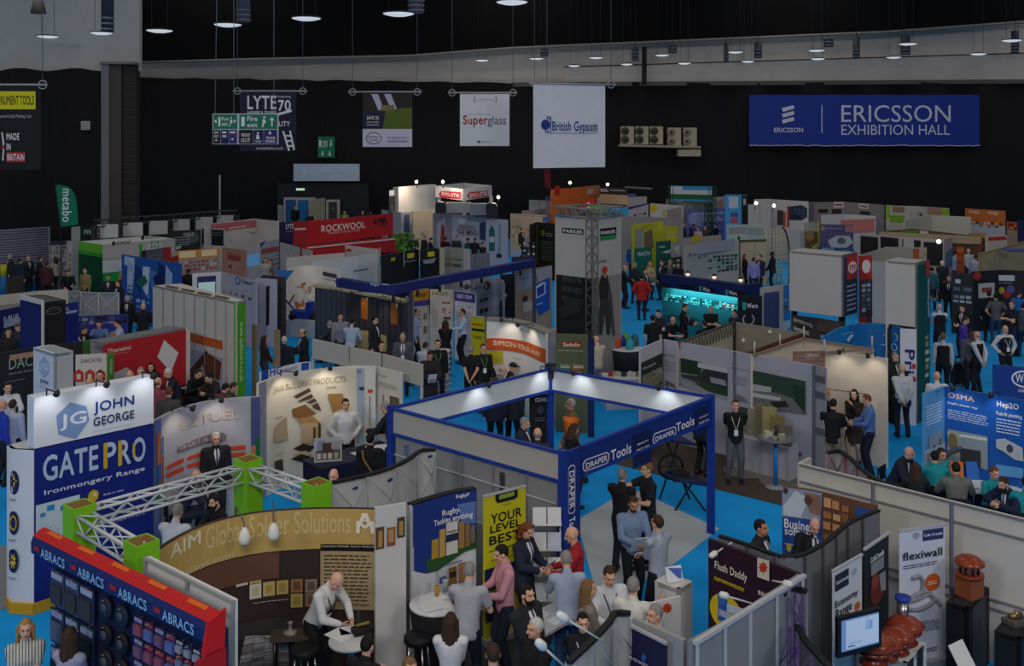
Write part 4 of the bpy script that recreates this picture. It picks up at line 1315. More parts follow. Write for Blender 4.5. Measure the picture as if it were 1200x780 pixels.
# curved cream building-products display
root,sf = stand('tall curved cream display with exploded house of timber boards',[(303,449),(325,441),(345,436.5),(380,431.5),(416,428.5)],2.34,'e2d9c6',[
 ('R',0,0,.1,1,'8f93a4'),
 ('t','JAVA BUILDING PRODUCTS',320,440,405,463,'a39476',False),('t','Cladding',382,451,394,456,'6a5c4c',False),
 ('p',[(343,464),(362,454),(364,458),(348,466)],'5a4636'),('p',[(347,470),(364,461),(367,465),(352,470)],'5a4636'),('p',[(358,471),(368,466),(371,470),(363,472)],'5a4636'),('p',[(364,475),(372,471),(376,481),(370,479)],'5a4636'),
 ('p',[(341,479),(357,473),(370,484),(356,490),(343,488)],'8a6238'),('p',[(346,490),(366,487),(376,496),(352,496)],'b58a58'),('p',[(352,496),(372,494),(372,518),(352,519)],'c2aa82'),('p',[(372,494),(375,496),(375,516),(372,518)],'5a4228'),('r',366,500,369,517,'6a5030'),
 ('p',[(342,525),(354,519),(369,522),(360,530)],'3a3028'),('p',[(342,531),(356,527),(366,531),(356,535)],'c9b894'),('p',[(339,537),(352,531),(366,535),(356,541)],'33291f'),
 ('p',[(383,461),(401,460),(404,475),(390,482)],'a97f48'),('p',[(319,500),(334,487),(336,515),(320,518)],'b9a284'),('p',[(319,540),(329,537),(330,550),(320,556)],'4a4640'),('r',381,512,388,520,'8a6238'),
 ('l',320,485,330,492,1,'8a8070'),('l',320,528,330,534,1,'8a8070'),('g',336,554,348,562,3,1,['4a4640','8a8070'])],curved=True,name='popup_display',cat='display')
for u_ in (.3,.72): clip_spot(root,sf,u_,60)
more(root,[(416,428.5),(440,429)],2.34,'d6d6d2',[('r',418,431,427,520,'a3b4c4'),('t','N',419,432,423,437,'2a4a7c'),('r',421,453,427,457,'1f3f92'),('r',431,456,437,460,'c4502c'),('r',433,464,434,500,'6a6a68')],part='side_panel')
more(root,[(441.5,429.5),(470,437)],2.3,'d3cfc6',[('t','Cedar',443,437,455,443,'8a7a68',False),('r',457,463,468,480,'6a5a48'),('r',449,462,450,480,'55504a'),('l',444,446,466,458,4,'a39a8a')],part='side_panel')
# ------------------------------------------------------------------ centre: open-framed blue tool stand
DB = '1b3a94'; DN = '152256'
Lp,C0,Rp,Bk = T(458.5,478,2.5),T(660,531,2.5),T(833,465,2.5),T(645,432,2.5)
dr = thing('exhibition_stand','open blue framed stand with white fascia and Draper Tools lettering, centre','stand',(*((Lp + Rp) / 2),0))
def post(p,zt=2.55,w=.11,name='post',col=DB,root=dr):
 mb = MB(); mb.box((p.x,p.y,zt / 2),(w,w,zt),col,rz=math.atan2(UX.y,UX.x)); mb.build(name,root)
for p in (Lp,C0,Rp): post(p)
mb = MB(); mb.box((Bk.x,Bk.y,1.3),(.1,.1,2.6),DB,rz=.84); mb.box((Bk.x,Bk.y,2.46),(.16,.16,.30),'16224a',rz=.84); mb.build('post',dr)
def fascia(a,b,zb=2.06,zt=2.5,col='b4afaa',dec=(),inner='d9dcde',t=.06,flip=False):
 sf = wall(dr,[a,b],zb,zt,col,dec,inner,t,'fascia',flip=flip)
 mb = MB(); mb.beam((a.x,a.y,zb),(b.x,b.y,zb),.07,.05,DB); mb.beam((a.x,a.y,zt),(b.x,b.y,zt),.07,.04,DB); mb.build('fascia_rail',dr)
 return sf
fascia(Lp,C0)
fascia(C0 + UX * .45,Rp,col='19317f',dec=[
 ('r',741,510,763,540,DN),('r',814,480,829,505,DN),
 ('t','Tools',715,518,739,540,W),('t','Tools',791.5,487,813,506,W),('p',[(682,543),(685,538),(710,529),(713,531),(713,538),(710,543),(685,552),(682,550)],W),('p',[(683,543.5),(685.5,539),(709.5,530.3),(712,532),(712,537.5),(709.5,542),(685.5,550.6),(683,549)],'19317f'),('t','DRAPER',685.5,532,710.5,549,W),
 ('p',[(763.5,512),(766,507),(789,499),(791,501),(791,507),(788.5,512),(766,520),(763.5,518)],W),('p',[(764.4,512.3),(766.5,508),(788.3,500.2),(790.2,502),(790.2,506.5),(788,511),(766.5,518.8),(764.4,517)],'19317f'),('t','DRAPER',766.5,502.5,788.5,517,W),
 ('t','QUALITY',745,514,758,522,W),('t','SINCE 1919',744,520,759,529,W),('t','QUALITY',817.5,484,828,490.5,W),('t','SINCE 1919',817,489.5,828.5,497,W)],inner='d9dcde')
fascia(Lp,Bk,col='d4d9dc',inner='d9dcde')
fascia(Bk,Rp,col='d4d9dc',inner='d9dcde')
# tall corner sign
c1 = C0 + UX * .42
wall(dr,[C0 + UX * .05,c1],0,2.5,'19317f',[
 ('p',[(665,549),(668,545),(672,544),(673.5,547),(673.5,598),(671,601),(667,602),(665,599)],W),('p',[(665.8,549.5),(668.3,546),(671.7,545.2),(672.8,547.5),(672.8,597.5),(670.7,600),(667.2,600.8),(665.8,598.5)],'19317f'),
 ('t','DRAPER',666.5,550,672,597,W,True,'down'),('t','Tools',666,604,673,628,W,True,'down')],'19317f',.05,'corner_sign')
# grey closed side under the left fascia, seen from outside
wall(dr,[Lp + (C0 - Lp) * .03,Lp + (C0 - Lp) * .97],0,2.02,'8d8d8f',[('r',474,520,479,600,'5b6a92'),('r',586,552,592,700,'3a3c42')],'9a9a9c',.03,'side_panel')
sfp = Surf([Lp,C0],0,2.0)
mb = MB()
for v in (.52,.86): mb.beam(sfp.pt(.03,v,.03),sfp.pt(.97,v,.03),.02,.02,'b9b9bc')
mb.build('panel_rail',dr)
mb = MB()
for u in (.22,.45,.63,.81): mb.beam(sfp.pt(u,0,.03),sfp.pt(u,1.0,.03),.03,.03,'77777b')
mb.build('mullion',dr)
# arm spotlights on the back fascias
mb = MB()
def arm_spot(root,p,n,name='spotlight',col='2e2f33'):
 mb = MB(); q = Vector((p.x + n.x * .22,p.y + n.y * .22,p.z + .04)); mb.tube([p,p + Vector((0,0,.06)),q],.014,col,6); mb.lathe(q,[(.03,.04),(.06,-.02),(.055,-.03),(.0,-.02)],col,12); mb.build(name,root)
for a,b,k in ((Lp,Bk,.5),(Lp,Bk,.93),(Bk,Rp,.22),(Bk,Rp,.75)):
 n = (C0 - a.lerp(b,k)).normalized(); clip_spot(dr,Surf([a,b],2.0,2.5),k,38,.35,.3,(.95,.97,1))
# roll-up, rubber-blue displays inside the near side
def rollup(label,a,b,h,col,dec,name='roll_up_banner',back='c9c9cc',foot=True,curved=False):
 root,sf = stand(label,[a,b],h,col,dec,name=name,cat='banner',part='banner_sheet',t=.012,back=back,z0=.09)
 root.location.z = 0; LOC[root.name].z = 0
 mb = MB(); p,q = sf.pt(0,0),sf.pt(1,0); mb.beam((p.x,p.y,.05),(q.x,q.y,.05),.16,.1,'9a9ba0'); mb.build('base',root)
 mb = MB(); mb.beam(sf.pt(-.01,1.0),sf.pt(1.01,1.0),.03,.03,'b0b0b4'); mb.build('top_rail',root)
 mb = MB(); m = sf.pt(.5,0,-.03); mb.tube([(m.x,m.y,.08),(m.x,m.y,h - .02)],.012,'8a8b90',6); mb.build('pole',root)
 return root,sf
def fixloc(root):
 pass
# (children were built with the root already at floor level)
root,sf = stand('curved pop-up display, blue above white, with bags and words Rugby Tackles anything',[(483,592),(505,585),(530,578),(558,573)],2.2,'d5d6da',[
 ('R',0,.74,1,1,'1f3a86'),('p',[(484,625),(558,605),(558,641),(545,645),(530,655),(512,668),(498,671),(484,668)],'1f3a86'),
 ('p',[(498,656),(530,640),(558,622),(558,641),(545,645),(530,655),(512,667),(500,669)],'2f5a2c'),('p',[(535,590),(557,586),(557,612),(540,612)],'5a78b8'),
 ('t','Rugby.',517,592,539,606,W),('t','Tackles anything',507,598,553,618,W),('t','RugbyP',533,576,549,584,W),
 ('r',504,632,512,652,'b8913a'),('r',513,620,520,650,'c4a050'),('r',521,612,535,646,'d6d2c8'),('r',521,626,535,631,'24304e'),('r',536,610,543,640,'a07840'),('r',544,612,549,638,'8a6a44'),('r',550,614,555,634,'7a6a5a'),
 ('t','Rugby',522,618,534,624,'24304e'),('l',516,654,540,662,1,'55606e'),
 ('r',511,668,520,690,'b9bec8'),('r',523,664,533,682,'8a6238'),('r',535,658,545,678,'a07850'),('r',512,675,520,680,'3c5a90'),('r',524,669,532,673,'3a2a1c')],curved=True,name='popup_display',cat='display')
mb = MB()
for u in range(8):
 p,q = sf.pt(u / 8,1.0,-.05),sf.pt((u + 1) / 8,1.0,-.05); mb.beam(p,q,.12,.03,'141418')
mb.build('top_rim',root)
root,sf = rollup('yellow roll-up banner reading YOUR LEVEL BEST',(566.5,581.5),(616,569),2.15,'c6c01e',[
 ('t','YOUR',575,593,611,614,'17171a'),('t','LEVEL',574,606,610,625,'17171a'),('t','BEST',573,618,610,639,'17171a'),
 ('p',[(580,578),(606,571),(606,581),(603,584),(583,589),(580,586)],'17171a'),('p',[(584,580),(602,575),(602,580),(584,585)],'8aa03a'),('t','mapei',588,588,598,592,'17171a'),
 ('l',572,637,605,645,1,'3a3a10'),('r',567,667,612,678,'1a2148'),('t','ON THE LEVEL',570,681,584,698,'17171a'),('r',568,700,590,722,'2a2f3a'),('e',605,645,4,3,'e4dc50'),('l',574,648,604,656,2,'6a6620'),('r',600,690,612,712,'9a962a')])
# back of a white fabric pop-up with its lattice
def popup_back(label,top,h,mat='c4c4c4',rim='19191d',lat='8e9094',ncol=4,name='popup_display',rows=3,deep=.25):
 pts = smooth_pts([T(x,y,h) for x,y in top])
 c = sum(pts,Vector((0,0))) / len(pts)
 root = thing(name,label,'display',(c.x,c.y,0))
 sf = wall(root,pts,0,h,mat,[],mat,.02,'fabric',True)
 mb = MB(); N = 20
 for i in range(N): mb.beam(sf.pt(i / N,1.0,.02),sf.pt((i + 1) / N,1.0,.02),.07,.035,rim)
 mb.build('top_rim',root)
 mb = MB(); o = deep * .36
 for i in range(ncol + 1):
  u = i / ncol; mb.tube([sf.pt(u,0,o),sf.pt(u,1,o)],.010,lat,5)
 for i in range(ncol):
  for j in range(rows):
   a,b = i / ncol,(i + 1) / ncol; v0,v1 = j / rows,(j + 1) / rows
   oo = deep
   m = sf.pt((a + b) / 2,(v0 + v1) / 2,oo)
   for (u,v) in ((a,v0),(b,v0),(a,v1),(b,v1)): mb.tube([sf.pt(u,v,o),m],.007,lat,5)
 mb.build('lattice',root)
 return root,sf
rt,sf = popup_back('white back of a curved pop-up display with lattice frame behind the solder display',[(386,565),(420,558),(450,550),(475,539),(493,527),(511,526)],2.25,'b9babb')
decals(sf,[('p',[(412,572),(418,569),(420,572),(414,574)],'2a3a78'),('p',[(453,562),(459,559),(460,562),(455,565)],'2a3a78'),('p',[(501,534),(507,532),(507,535),(502,536)],'2a3a78')],rt)
rt,sf = popup_back('grey back of a small curved pop-up display with lamps at the bottom edge',[(664,775),(690,751),(712,728),(720,716.5),(739,717.5)],2.2,'b4b2ae',ncol=3)
for k,(x0,y0,x1,y1) in enumerate(((708,752,662,724),(664,783,636,757))):
 p = G(x0,y0,2.2); q = D(x1,y1,p.y - .25)
 r = thing('display_lamp',('upper' if k == 0 else 'lower') + ' white arm lamp reaching left from the grey pop-up back at the bottom','lamp',p,'arm lamps')
 mb = MB(); mb.tube([p,q],.012,'c9c9c6',6); mb.build('arm',r)
 mb = MB(); d = (q - p).normalized(); mb.lathe(q,[(.02,-.05),(.045,0),(.04,.09),(.01,.12)],'e2e2de',12,d); mb.build('shade',r)
# navy sheet and grey partition beside it
root,sf = rollup('navy banner beside the grey pop-up back at the bottom, reading ROXO',(740,733),(781,753.5),2.15,'1e1c42',[('t','ROXO',738,767,760,782,W),('p',[(752,770),(755,764),(758,770),(755,776)],'2c6ab0')])
root,sf = stand('low grey partition behind the navy banner at the bottom',[(741,724),(801,750)],2.2,'9a9a9a',[],name='partition_wall',cat='wall')
# white counter with tablet and shield sign
CT,s1,s2,_ = boxstand('tall white literature counter at the edge of the blue aisle, bottom centre',(796,690),1.25,771,809,'d8d2cc','c9beb4',roof='dedad6',name='counter',cat='counter',part='counter_panel')
root,sf = stand('white shield shaped sign with a red eight pointed star in front of the counter',[(765,706),(798,698)],1.55,'d8d4d0',[],z0=1.02,name='shield_sign',cat='sign',part='board',t=.03)
u = lambda x,y: (x,y)
decals(sf,[('p',[(781.5 + (6.5 if i % 2 == 0 else 4.2) * math.cos(i * math.pi / 8),712 + (7 if i % 2 == 0 else 4.4) * math.sin(i * math.pi / 8)) for i in range(16)],'c2401f')],root)
mb = MB(); p = sf.pt(.5,0); mb.tube([(p.x,p.y,0),(p.x,p.y,1.05)],.02,'b0b0b0',8); mb.box((p.x,p.y,.015),(.35,.3,.03),'b0b0b0'); mb.build('sign_foot',root)
c = (_[1] + _[3]) / 2; c = Vector((c.x,c.y,1.25))
r = thing('tablet','tablet with a blue screen propped on the tall white counter','tablet',(c.x,c.y,1.25))
Rt = Matrix.Rotation(math.radians(20),3,'Z') @ Matrix.Rotation(math.radians(-20),3,'X')
mb = MB(); mb.box((c.x,c.y,1.36),(.24,.015,.2),'e6e6e8',rot=Rt); mb.build('casing',r)
mb = MB(); mb.box(Vector((c.x,c.y,1.36)) + Rt @ Vector((0,-.010,.01)),(.19,.006,.14),M('4a62b0',.3,'screen')); mb.build('screen',r)

# ------------------------------------------------------------------ right foreground
root,sf = stand('dark purple wall reading Flush Daddy with a yellow round picture',[(830,631),(938,673)],2.35,'2e1428',[
 ('t','Flush Daddy',838,656,876,684,'e4dcc8'),('p',[(838,675.5),(873,689.5),(873,691),(838,677)],'d2b21c'),('t','FLUSHING MARVELLOUS',838,674,872,693,'c9aa1c'),('e',852,718,20,22,'d2b81c'),('p',[(843,696),(853,700),(856,728),(842,726)],'2a5aa8'),('e',847,700,5,7,'3a6ab8'),('p',[(853,706),(872,712),(868,718),(853,716)],'b9c6dc'),('r',844,712,862,728,'9db0cc'),
 ('p',[(889,652),(903,656),(903,680),(889,675)],'d6ccbc'),('p',[(896 + (6 if i % 2 == 0 else 3.8) * math.cos(i * math.pi / 8),664 + (8 if i % 2 == 0 else 4.4) * math.sin(i * math.pi / 8)) for i in range(16)],'c2401f'),('t','easi',890,688,902,700,'d6ccbc')],name='exhibition_stand',cat='stand')
more(root,[(811,752),(845,733),(885,709),(940,673)],2.35,'87868a',[],back='3a1a2c',part='back_panel')
rt_fd = root
bk = Surf([T(x,y,2.35) for x,y in ((811,752),(940,673))],0,2.35)
mb = MB()
for k in (.02,.25,.47,.72,.98): mb.beam(bk.pt(k,0,.03),bk.pt(k,1,.03),.035,.035,'a9a9ac')
mb.beam(bk.pt(0,1,.03),bk.pt(1,1,.03),.05,.04,'b5b5b6')
mb.build('frame',root)
for k,(x0,y0,x1,y1,w) in enumerate(((858,635,838,648,'left'),(882,707,851,698,'lower'),(905,680,920,683,'right'))):
 p = G(x0,y0,2.35); q = D(x1,y1,p.y - .12)
 mb = MB(); mb.tube([p,q],.010,'c4c4c4',6); d = (q - p).normalized(); mb.lathe(q,[(.02,-.03),(.038,0),(.034,.07),(.01,.09)],'d6d6d2',12,d)
 setp(mb.build('display_lamp'),w + ' arm lamp clipped on the Flush Daddy wall','lamp','wall arm lamps')
# purple lattice of a pop-up frame
rt,sf = popup_back('purple lattice back of a curved pop-up frame with black rim',[(914,696),(922,690),(934,688.5),(946,692)],2.25,'8f8c92','141418','5a3a78',2)
rt,sf = popup_back('low right wing of the purple lattice pop-up at the bottom edge',[(936,733),(946,750),(958,764),(978,786)],2.0,'6e6c70','141418','5a3a78',3)
# grey folding wall
GW = [(842,628),(880,640),(917,653),(945,649),(972,633),(998,612),(1031,598)]
pts = smooth_pts([T(x,y,2.1) for x,y in GW],5)
root = thing('folding_wall','curved grey fabric folding wall in front of the business software picture','wall',(pts[12].x,pts[12].y,0))
sf = wall(root,pts,0,2.1,'6f6f72',[],'55565a',.04,'fabric_panel',True)
mb = MB()
for i in range(18): mb.beam(sf.pt(i / 18,1,-.02),sf.pt((i + 1) / 18,1,-.02),.06,.03,'17171a')
mb.build('top_rim',root)
for k in range(1,8):
 mb = MB(); mb.beam(sf.pt(k / 8,0,.012),sf.pt(k / 8,.99,.012),.03,.04,'48484c'); mb.build('hinge',root)
# picture wall behind it
root,sf = stand('picture wall with blue panel reading Business software and warm stacked boxes',[(917,569),(950,574),(985,582),(1010,588.5),(1028,592)],2.1,'6a4a38',[
 ('p',[(917,570),(964,577),(964,650),(917,648)],'2a4f9a'),('p',[(917,570),(964,577),(962,610),(917,604)],'8d9cb4'),('p',[(918,592),(932,574),(948,582),(940,606),(918,602)],'c2ccda'),('p',[(942,576),(962,580),(963,604),(950,600)],'8a6a5c'),('e',921,574,3,3.5,'3a3438'),('e',948,585,5,6,'5a4038'),
 ('t','Business',919.5,606,958,624,W),('t','software',920,615,958,632,W),('l',920,634,940,640,1,'b0bcd8'),('e',925,640,3,5,'c9a83a'),
 ('g',966,580,998,640,3,4,['a8704a','c08a5c','8a5a3c','d0a070'],.92),('r',1004,592,1022,640,'2a4f9a')],curved=True,name='popup_display',cat='display')
# long cream partition wall at the right
LW = [(938,543),(1000,558),(1070,576),(1140,593),(1205,609)]
root,sf = stand('long cream partition wall with grey rails, right foreground',[LW[0],LW[-1]],2.1,'cdc8c0',[],name='partition_wall',cat='wall',t=.04)
mb = MB()
for v in (.995,.87,.42,.36): mb.beam(sf.pt(0,v,.025),sf.pt(1,v,.025),.03,.022,'77787c')
mb.build('rail',root)
for x in (1024,1116):
 u,_ = sf.uv(x,600)
 mb = MB(); mb.beam(sf.pt(u,0,.03),sf.pt(u,1,.03),.04,.035,'6a6c80'); mb.build('post',root)
# its short return towards the cladding stand
more(root,[(938,543),(951,536)],2.1,'bcb8b2',part='return_panel')
# lattice back of the pop-up behind that wall
rt,sf = popup_back('pink lattice back of a curved pop-up rim above the long cream wall',[(969,530),(983,527),(998,537),(1020,556),(1048,570),(1082,578)],2.04,'a9a6a6','141418','8a4a66',5,deep=.05)
# roll-up banners
root,sf = rollup('white roll-up banner reading flexiwall with a coiled steel hose',(1054,622),(1107.5,614),1.92,'cfcfdb',[
 ('r',1081,621,1105,630,'2c3566'),('t','Cult Creeds',1082.5,622,1103.5,628.5,'e6e6f0'),('e',1073,627,4,4,'9a9cb4'),
 ('t','flexiwall',1057,640,1103.5,657,'23223a'),('l',1058,655,1099,667,2,'4a4a66'),('e',1092,681,8.5,10,'c25a20'),('l',1086,678,1098,685,2,'e8c8b0'),
 ('l',1065,722,1102,742,5,'6a6a82'),('l',1075,755,1098,765,2,'4a4a5c')])
hose = MB()
def hp(x,y,o=.02): return sf.pt(*sf.uv(x,y),o)
hose.tube(smooth_pts([hp(x,y) for x,y in ((1068,677),(1076,674),(1080,680),(1079,692),(1072,700),(1062,706),(1062,712),(1076,713),(1090,706),(1092,698),(1084,692),(1070,697),(1066,703),(1076,700),(1088,695),(1096,702),(1101,708))],5),.028,M('8f9096',.3),8)
hose.build('hose_picture',root)
root,sf = rollup('white roll-up banner reading Economy Range behind the monitor',(976,669),(1010,649.5),1.95,'cfcfd2',[('r',978,674,994,684,'2a2a3a'),('t','CultCreeds',979,673.5,993.5,684,W),('e',1000.5,669,3,4,'a9a9b4'),('t','Economy',977.5,688,1004,715,'26262c'),('t','Range',978,702,997,728,'26262c'),('e',1003.5,709,3,5,'c2602a')])
root,sf = rollup('black roll-up banner with a dark red round picture beside the flexiwall banner',(1013,643.5),(1041.5,624),2.0,'26242b',[('t','CultCreeds',1019.5,642,1035,660,W),('r',1020,661,1035,664,'8a8a90'),('e',1027,690,8,17,'6a2c28'),('e',1024,680,4,9,'8a3c34'),('p',[(1029,672),(1036,668),(1037,690),(1031,692)],'8d8d92')])
# monitor on its stand
c = D(1006,740,12.1)
r = thing('monitor','black flat monitor on a pole showing a pale blue slide','monitor',(c.x,c.y,0))
Rm = Matrix.Rotation(math.radians(24),3,'Z')
mb = MB(); mb.box(c,(.66,.05,.47),'121216',rot=Rm); mb.build('casing',r)
mb = MB(); mb.box(c + Rm @ Vector((0,-.028,.01)),(.56,.01,.36),M('7f9fd2',.25,'screen'),rot=Rm); mb.build('screen',r)
ms = Surf([(c + Rm @ Vector((-.25,-.036,0))).xy,(c + Rm @ Vector((.27,-.036,0))).xy],c.z - .15,c.z + .18)
decals(ms,[('R',.05,.0,1,1,M('c3d6ea',.3,'screen')),('R',.62,.55,.82,.85,M('86aed8',.3,'screen')),('R',.64,.6,.72,.95,M('a8c4e4',.3,'screen')),('R',.1,.08,.3,.12,M('2a3a6c',.3,'screen')),('R',.1,.2,.5,.23,M('8fa8cc',.3,'screen'))],r,base=.002)
mb = MB(); mb.tube([(c.x,c.y + .06,.03),(c.x,c.y + .06,c.z)],.03,'3c3c42',10); mb.box((c.x,c.y + .06,.02),(.5,.45,.04),'26262a'); mb.build('pole',r)
# terracotta cowls
TER = M('7e2f1c',.25); TER2 = M('8a3a22',.25)
def cowl(c,s,label,kind=0,group='terracotta cowls'):
 r = thing('chimney_cowl',label,'chimney cowl',c,group)
 c = Vector(c)
 if kind == 0:
  mb = MB(); mb.lathe(c,[(.13 * s,0),(.16 * s,.03 * s),(.10 * s,.07 * s),(.09 * s,.14 * s),(.2 * s,.16 * s),(.21 * s,.19 * s),(.1 * s,.21 * s)],TER,20); mb.build('base',r)
  mb = MB(); mb.lathe(c + Vector((0,0,.22 * s)),[(.09 * s,-.02),(.22 * s,.0),(.24 * s,.03 * s),(.16 * s,.10 * s),(.05 * s,.13 * s)],TER2,22); mb.build('cap',r)
 else:
  mb = MB(); mb.box(c + Vector((0,0,.13)),(.26,.26,.26),M('8a4a2c',.6),rz=.5); mb.build('base',r)
  mb = MB(); mb.lathe(c + Vector((0,0,.26)),[(.15,0),(.19,.02),(.19,.05),(.12,.06)],TER,20)
  mb.build('collar',r)
  mb = MB()
  for k in range(8):
   a = k * math.pi / 4; mb.tube([c + Vector((.12 * math.cos(a),.12 * math.sin(a),.3)),c + Vector((.12 * math.cos(a),.12 * math.sin(a),.44))],.018,'2c1a14',6)
  mb.build('cage',r)
  mb = MB(); mb.lathe(c + Vector((0,0,.44)),[(.14,-.02),(.20,.0),(.20,.03),(.12,.09),(.03,.11)],TER2,22); mb.build('cap',r)
# white display table with cowls
TB,s1,s2,cs = boxstand('white display box carrying red chimney cowls at the bottom right',(1062,777),.86,1010,1084,'d0cfcc','cfceca',decr=[],roof='d6d5d2',name='display_table',cat='table',part='side_panel')
decals(s2,[('r',1063,776,1070,800,'26262c'),('r',1074,762,1081,784,'26262c')],TB)
def on(px,py,h): g = G(px,py,h); return (g.x,g.y,h + .002)
cowl(on(1061,754,.86),.98,'glossy red chimney cowl under the blue topped steel flue',0)
cowl(on(1052,765,.86),.9,'red cowl with a pale label in the middle of the white box',0)
cowl(on(1040,772,.86),.8,'squat red cowl in front on the white box',0)
cowl(on(1023,779,.86),1.1,'leftmost red cowl on the white box beside the monitor',0)
p = Vector(on(1058,741,.86)); 
r = thing('steel_flue','short steel flue pipe with blue cap standing behind the red cowls','flue',p)
mb = MB(); mb.tube([p,p + Vector((0,0,.42))],.075,M('8f9096',.25,'metal'),18); mb.build('pipe',r)
mb = MB(); mb.lathe(p + Vector((0,0,.42)),[(.085,0),(.10,.01),(.10,.05),(.02,.06)],'2440a0',18); mb.build('cap',r)
# black plinth with chimney terminal
PL,s1,s2,cs = boxstand('tall black plinth with a recessed front carrying a terracotta chimney terminal',(1135,713),1.05,1113,1158,'1a191b','232225',roof='2c2b2e',name='plinth',cat='plinth',part='side_panel')
decals(s2,[('r',1139,712,1154,790,'3a383c')],PL)
g = (cs[1] + cs[3]) / 2
cowl((g.x,g.y,1.052),1,'terracotta chimney terminal with caged top on the black plinth',1,None)
TB2,s1,s2,cs = boxstand('black table at the right edge holding a small brass fitting',(1196,748),.95,1170,1210,'17161a','141317',roof='232226',name='display_table',cat='table',part='side_panel')
g = Vector(on(1191,730,.95))
r = thing('brass_fitting','small brass plumbing fitting on the black table at the right edge','fitting',g)
mb = MB(); mb.box(g + Vector((0,0,.03)),(.3,.22,.06),'55504a',rz=.4); mb.build('base',r)
mb = MB(); mb.tube([g + Vector((-.08,0,.08)),g + Vector((.08,.03,.1))],.045,M('9a7a50',.35,'metal'),10); mb.tube([g + Vector((0,0,.06)),g + Vector((0,0,.16))],.03,M('9a7a50',.35,'metal'),8); mb.build('valve',r)
r = thing('leaflet_holder','tilted white leaflet in a holder beside the black plinth','leaflet',(*G(1128,778,.7).xy,0))
p = G(1128,770,.78); mb = MB(); mb.box(p,(.30,.012,.36),'d6d4ce',rot=Matrix.Rotation(.6,3,'Z') @ Matrix.Rotation(-.6,3,'X')); mb.build('leaflet',r)
mb = MB(); mb.tube([(p.x,p.y + .05,0),(p.x,p.y + .03,p.z)],.015,'2a2a2e',8); mb.box((p.x,p.y + .05,.01),(.3,.3,.02),'2a2a2e'); mb.build('stand',r)
# ------------------------------------------------------------------ right middle: paving stand, brick stand, blue plumbing stands
PV,sf = stand('large grey blue stand wall with garden paving pictures beside the aisle',[(777,397.5),(866,412.5),(955,428)],2.4,'a4a5b4',[
 ('p',[(796,419),(853,432),(853,464),(796,452)],'7d828a'),('p',[(798,419),(822,424),(822,440),(798,436)],'1d3424'),('p',[(853,432),(853,464),(838,460),(820,448),(800,442),(798,438),(818,440),(832,428)],'2c3c33'),('p',[(818,424),(853,432),(853,437),(818,430)],'b4b6ba'),('p',[(824,432),(853,438),(853,455),(830,448),(824,444)],'2b2f33'),('p',[(832,441),(850,445),(852,452),(834,448)],'8d9298'),('p',[(800,445),(838,461),(853,464),(853,468),(800,452)],'8d9196'),
 ('p',[(812,446),(852,458),(852,464),(830,458)],'29402c'),('e',779,416,1.2,1.2,'34363c'),('t','Formpave',781,414,794,419,'5a5c66',False),('l',779,421,793,436,4,'8f91a0'),('p',[(779,445),(790,449),(794,455),(782,450)],'55565e'),
 ('r',859,430,861,432,'34363c'),('t','Brett Landscaping',863,430,878,435,'6a6c78',False),('l',859,438,876,452,4,'8f91a0'),('p',[(861,460),(872,464),(878,471),(864,468)],'6e6f76'),
 ('p',[(882,433),(945,446),(945,485),(882,472)],'31463a'),('p',[(882,455),(912,460),(930,466),(945,485),(882,474)],'6a6e74'),('p',[(882,449),(905,453),(905,459),(882,457)],'a9acb2'),('p',[(882,459),(916,465),(916,469),(882,464)],'b9bcc0'),('p',[(903,470),(922,469),(926,476),(910,477)],'2f2a28'),('p',[(930,450),(944,455),(944,480),(934,470)],'1f3a2a'),
 ('p',[(862,474),(898,482),(898,500),(862,496)],'3f4438'),('p',[(878,505),(895,500),(895,516),(872,514)],'b8b09a'),('p',[(925,525),(942,530),(940,534),(922,528)],'55565e')],name='exhibition_stand')
mb = MB()
for u in (0,.5,.995): mb.beam(sf.pt(u,0,.02),sf.pt(u,1,.02),.05,.05,'5a5c66')
mb.build('post',PV)
more(PV,[(751,409),(777,397.5)],2.4,'b3b3be',[('r',751,425,777,449,'1d3028'),('t','Marshalls',753,424,768,433,'c9ccd0',False),('p',[(752,440),(776,430),(776,447),(752,458)],'77725f'),('g',763,428,776,444,3,3,['b9b39a','4d5240','9a967c'])],part='return_panel')
more(PV,[(955,428),(967,431)],2.4,'8f8f9a',[('R',0,.86,1,.92,'5a5a64'),('R',0,.72,1,.78,'5a5a64'),('R',0,.4,1,.46,'5a5a64')],part='shelf_side')
# stepped sample blocks standing against the wall
c = G(905,562,0); r = thing('paving_sample_stand','stepped stack of yellow and grey paving samples against the paving wall','display',c)
ww = Vector((sf.p[2].x - sf.p[1].x,sf.p[2].y - sf.p[1].y)).normalized(); wn = Vector((ww.y,-ww.x)); c0 = sf.plan(.76) + wn * .42
r.location = (c0.x,c0.y,0); LOC[r.name] = Vector((c0.x,c0.y,0)); ang = math.atan2(ww.y,ww.x)
mb = MB(); mb.box((c0.x,c0.y,.36),(1.35,.40,.72),'a4a2ac',rz=ang); mb.build('plinth',r)
for k in range(6):
 q = c0 + ww * (-.5 + k * .2) - wn * (.1 - .03 * k); hh = .42 + .15 * min(k,5 - k)
 mb = MB(); mb.box((q.x,q.y,.72 + hh / 2),(.30,.10,hh),['8b8578','8d8672','7d7358','a39a6a','857a4c','7a7264'][k],rz=ang); mb.build('sample_slab',r)
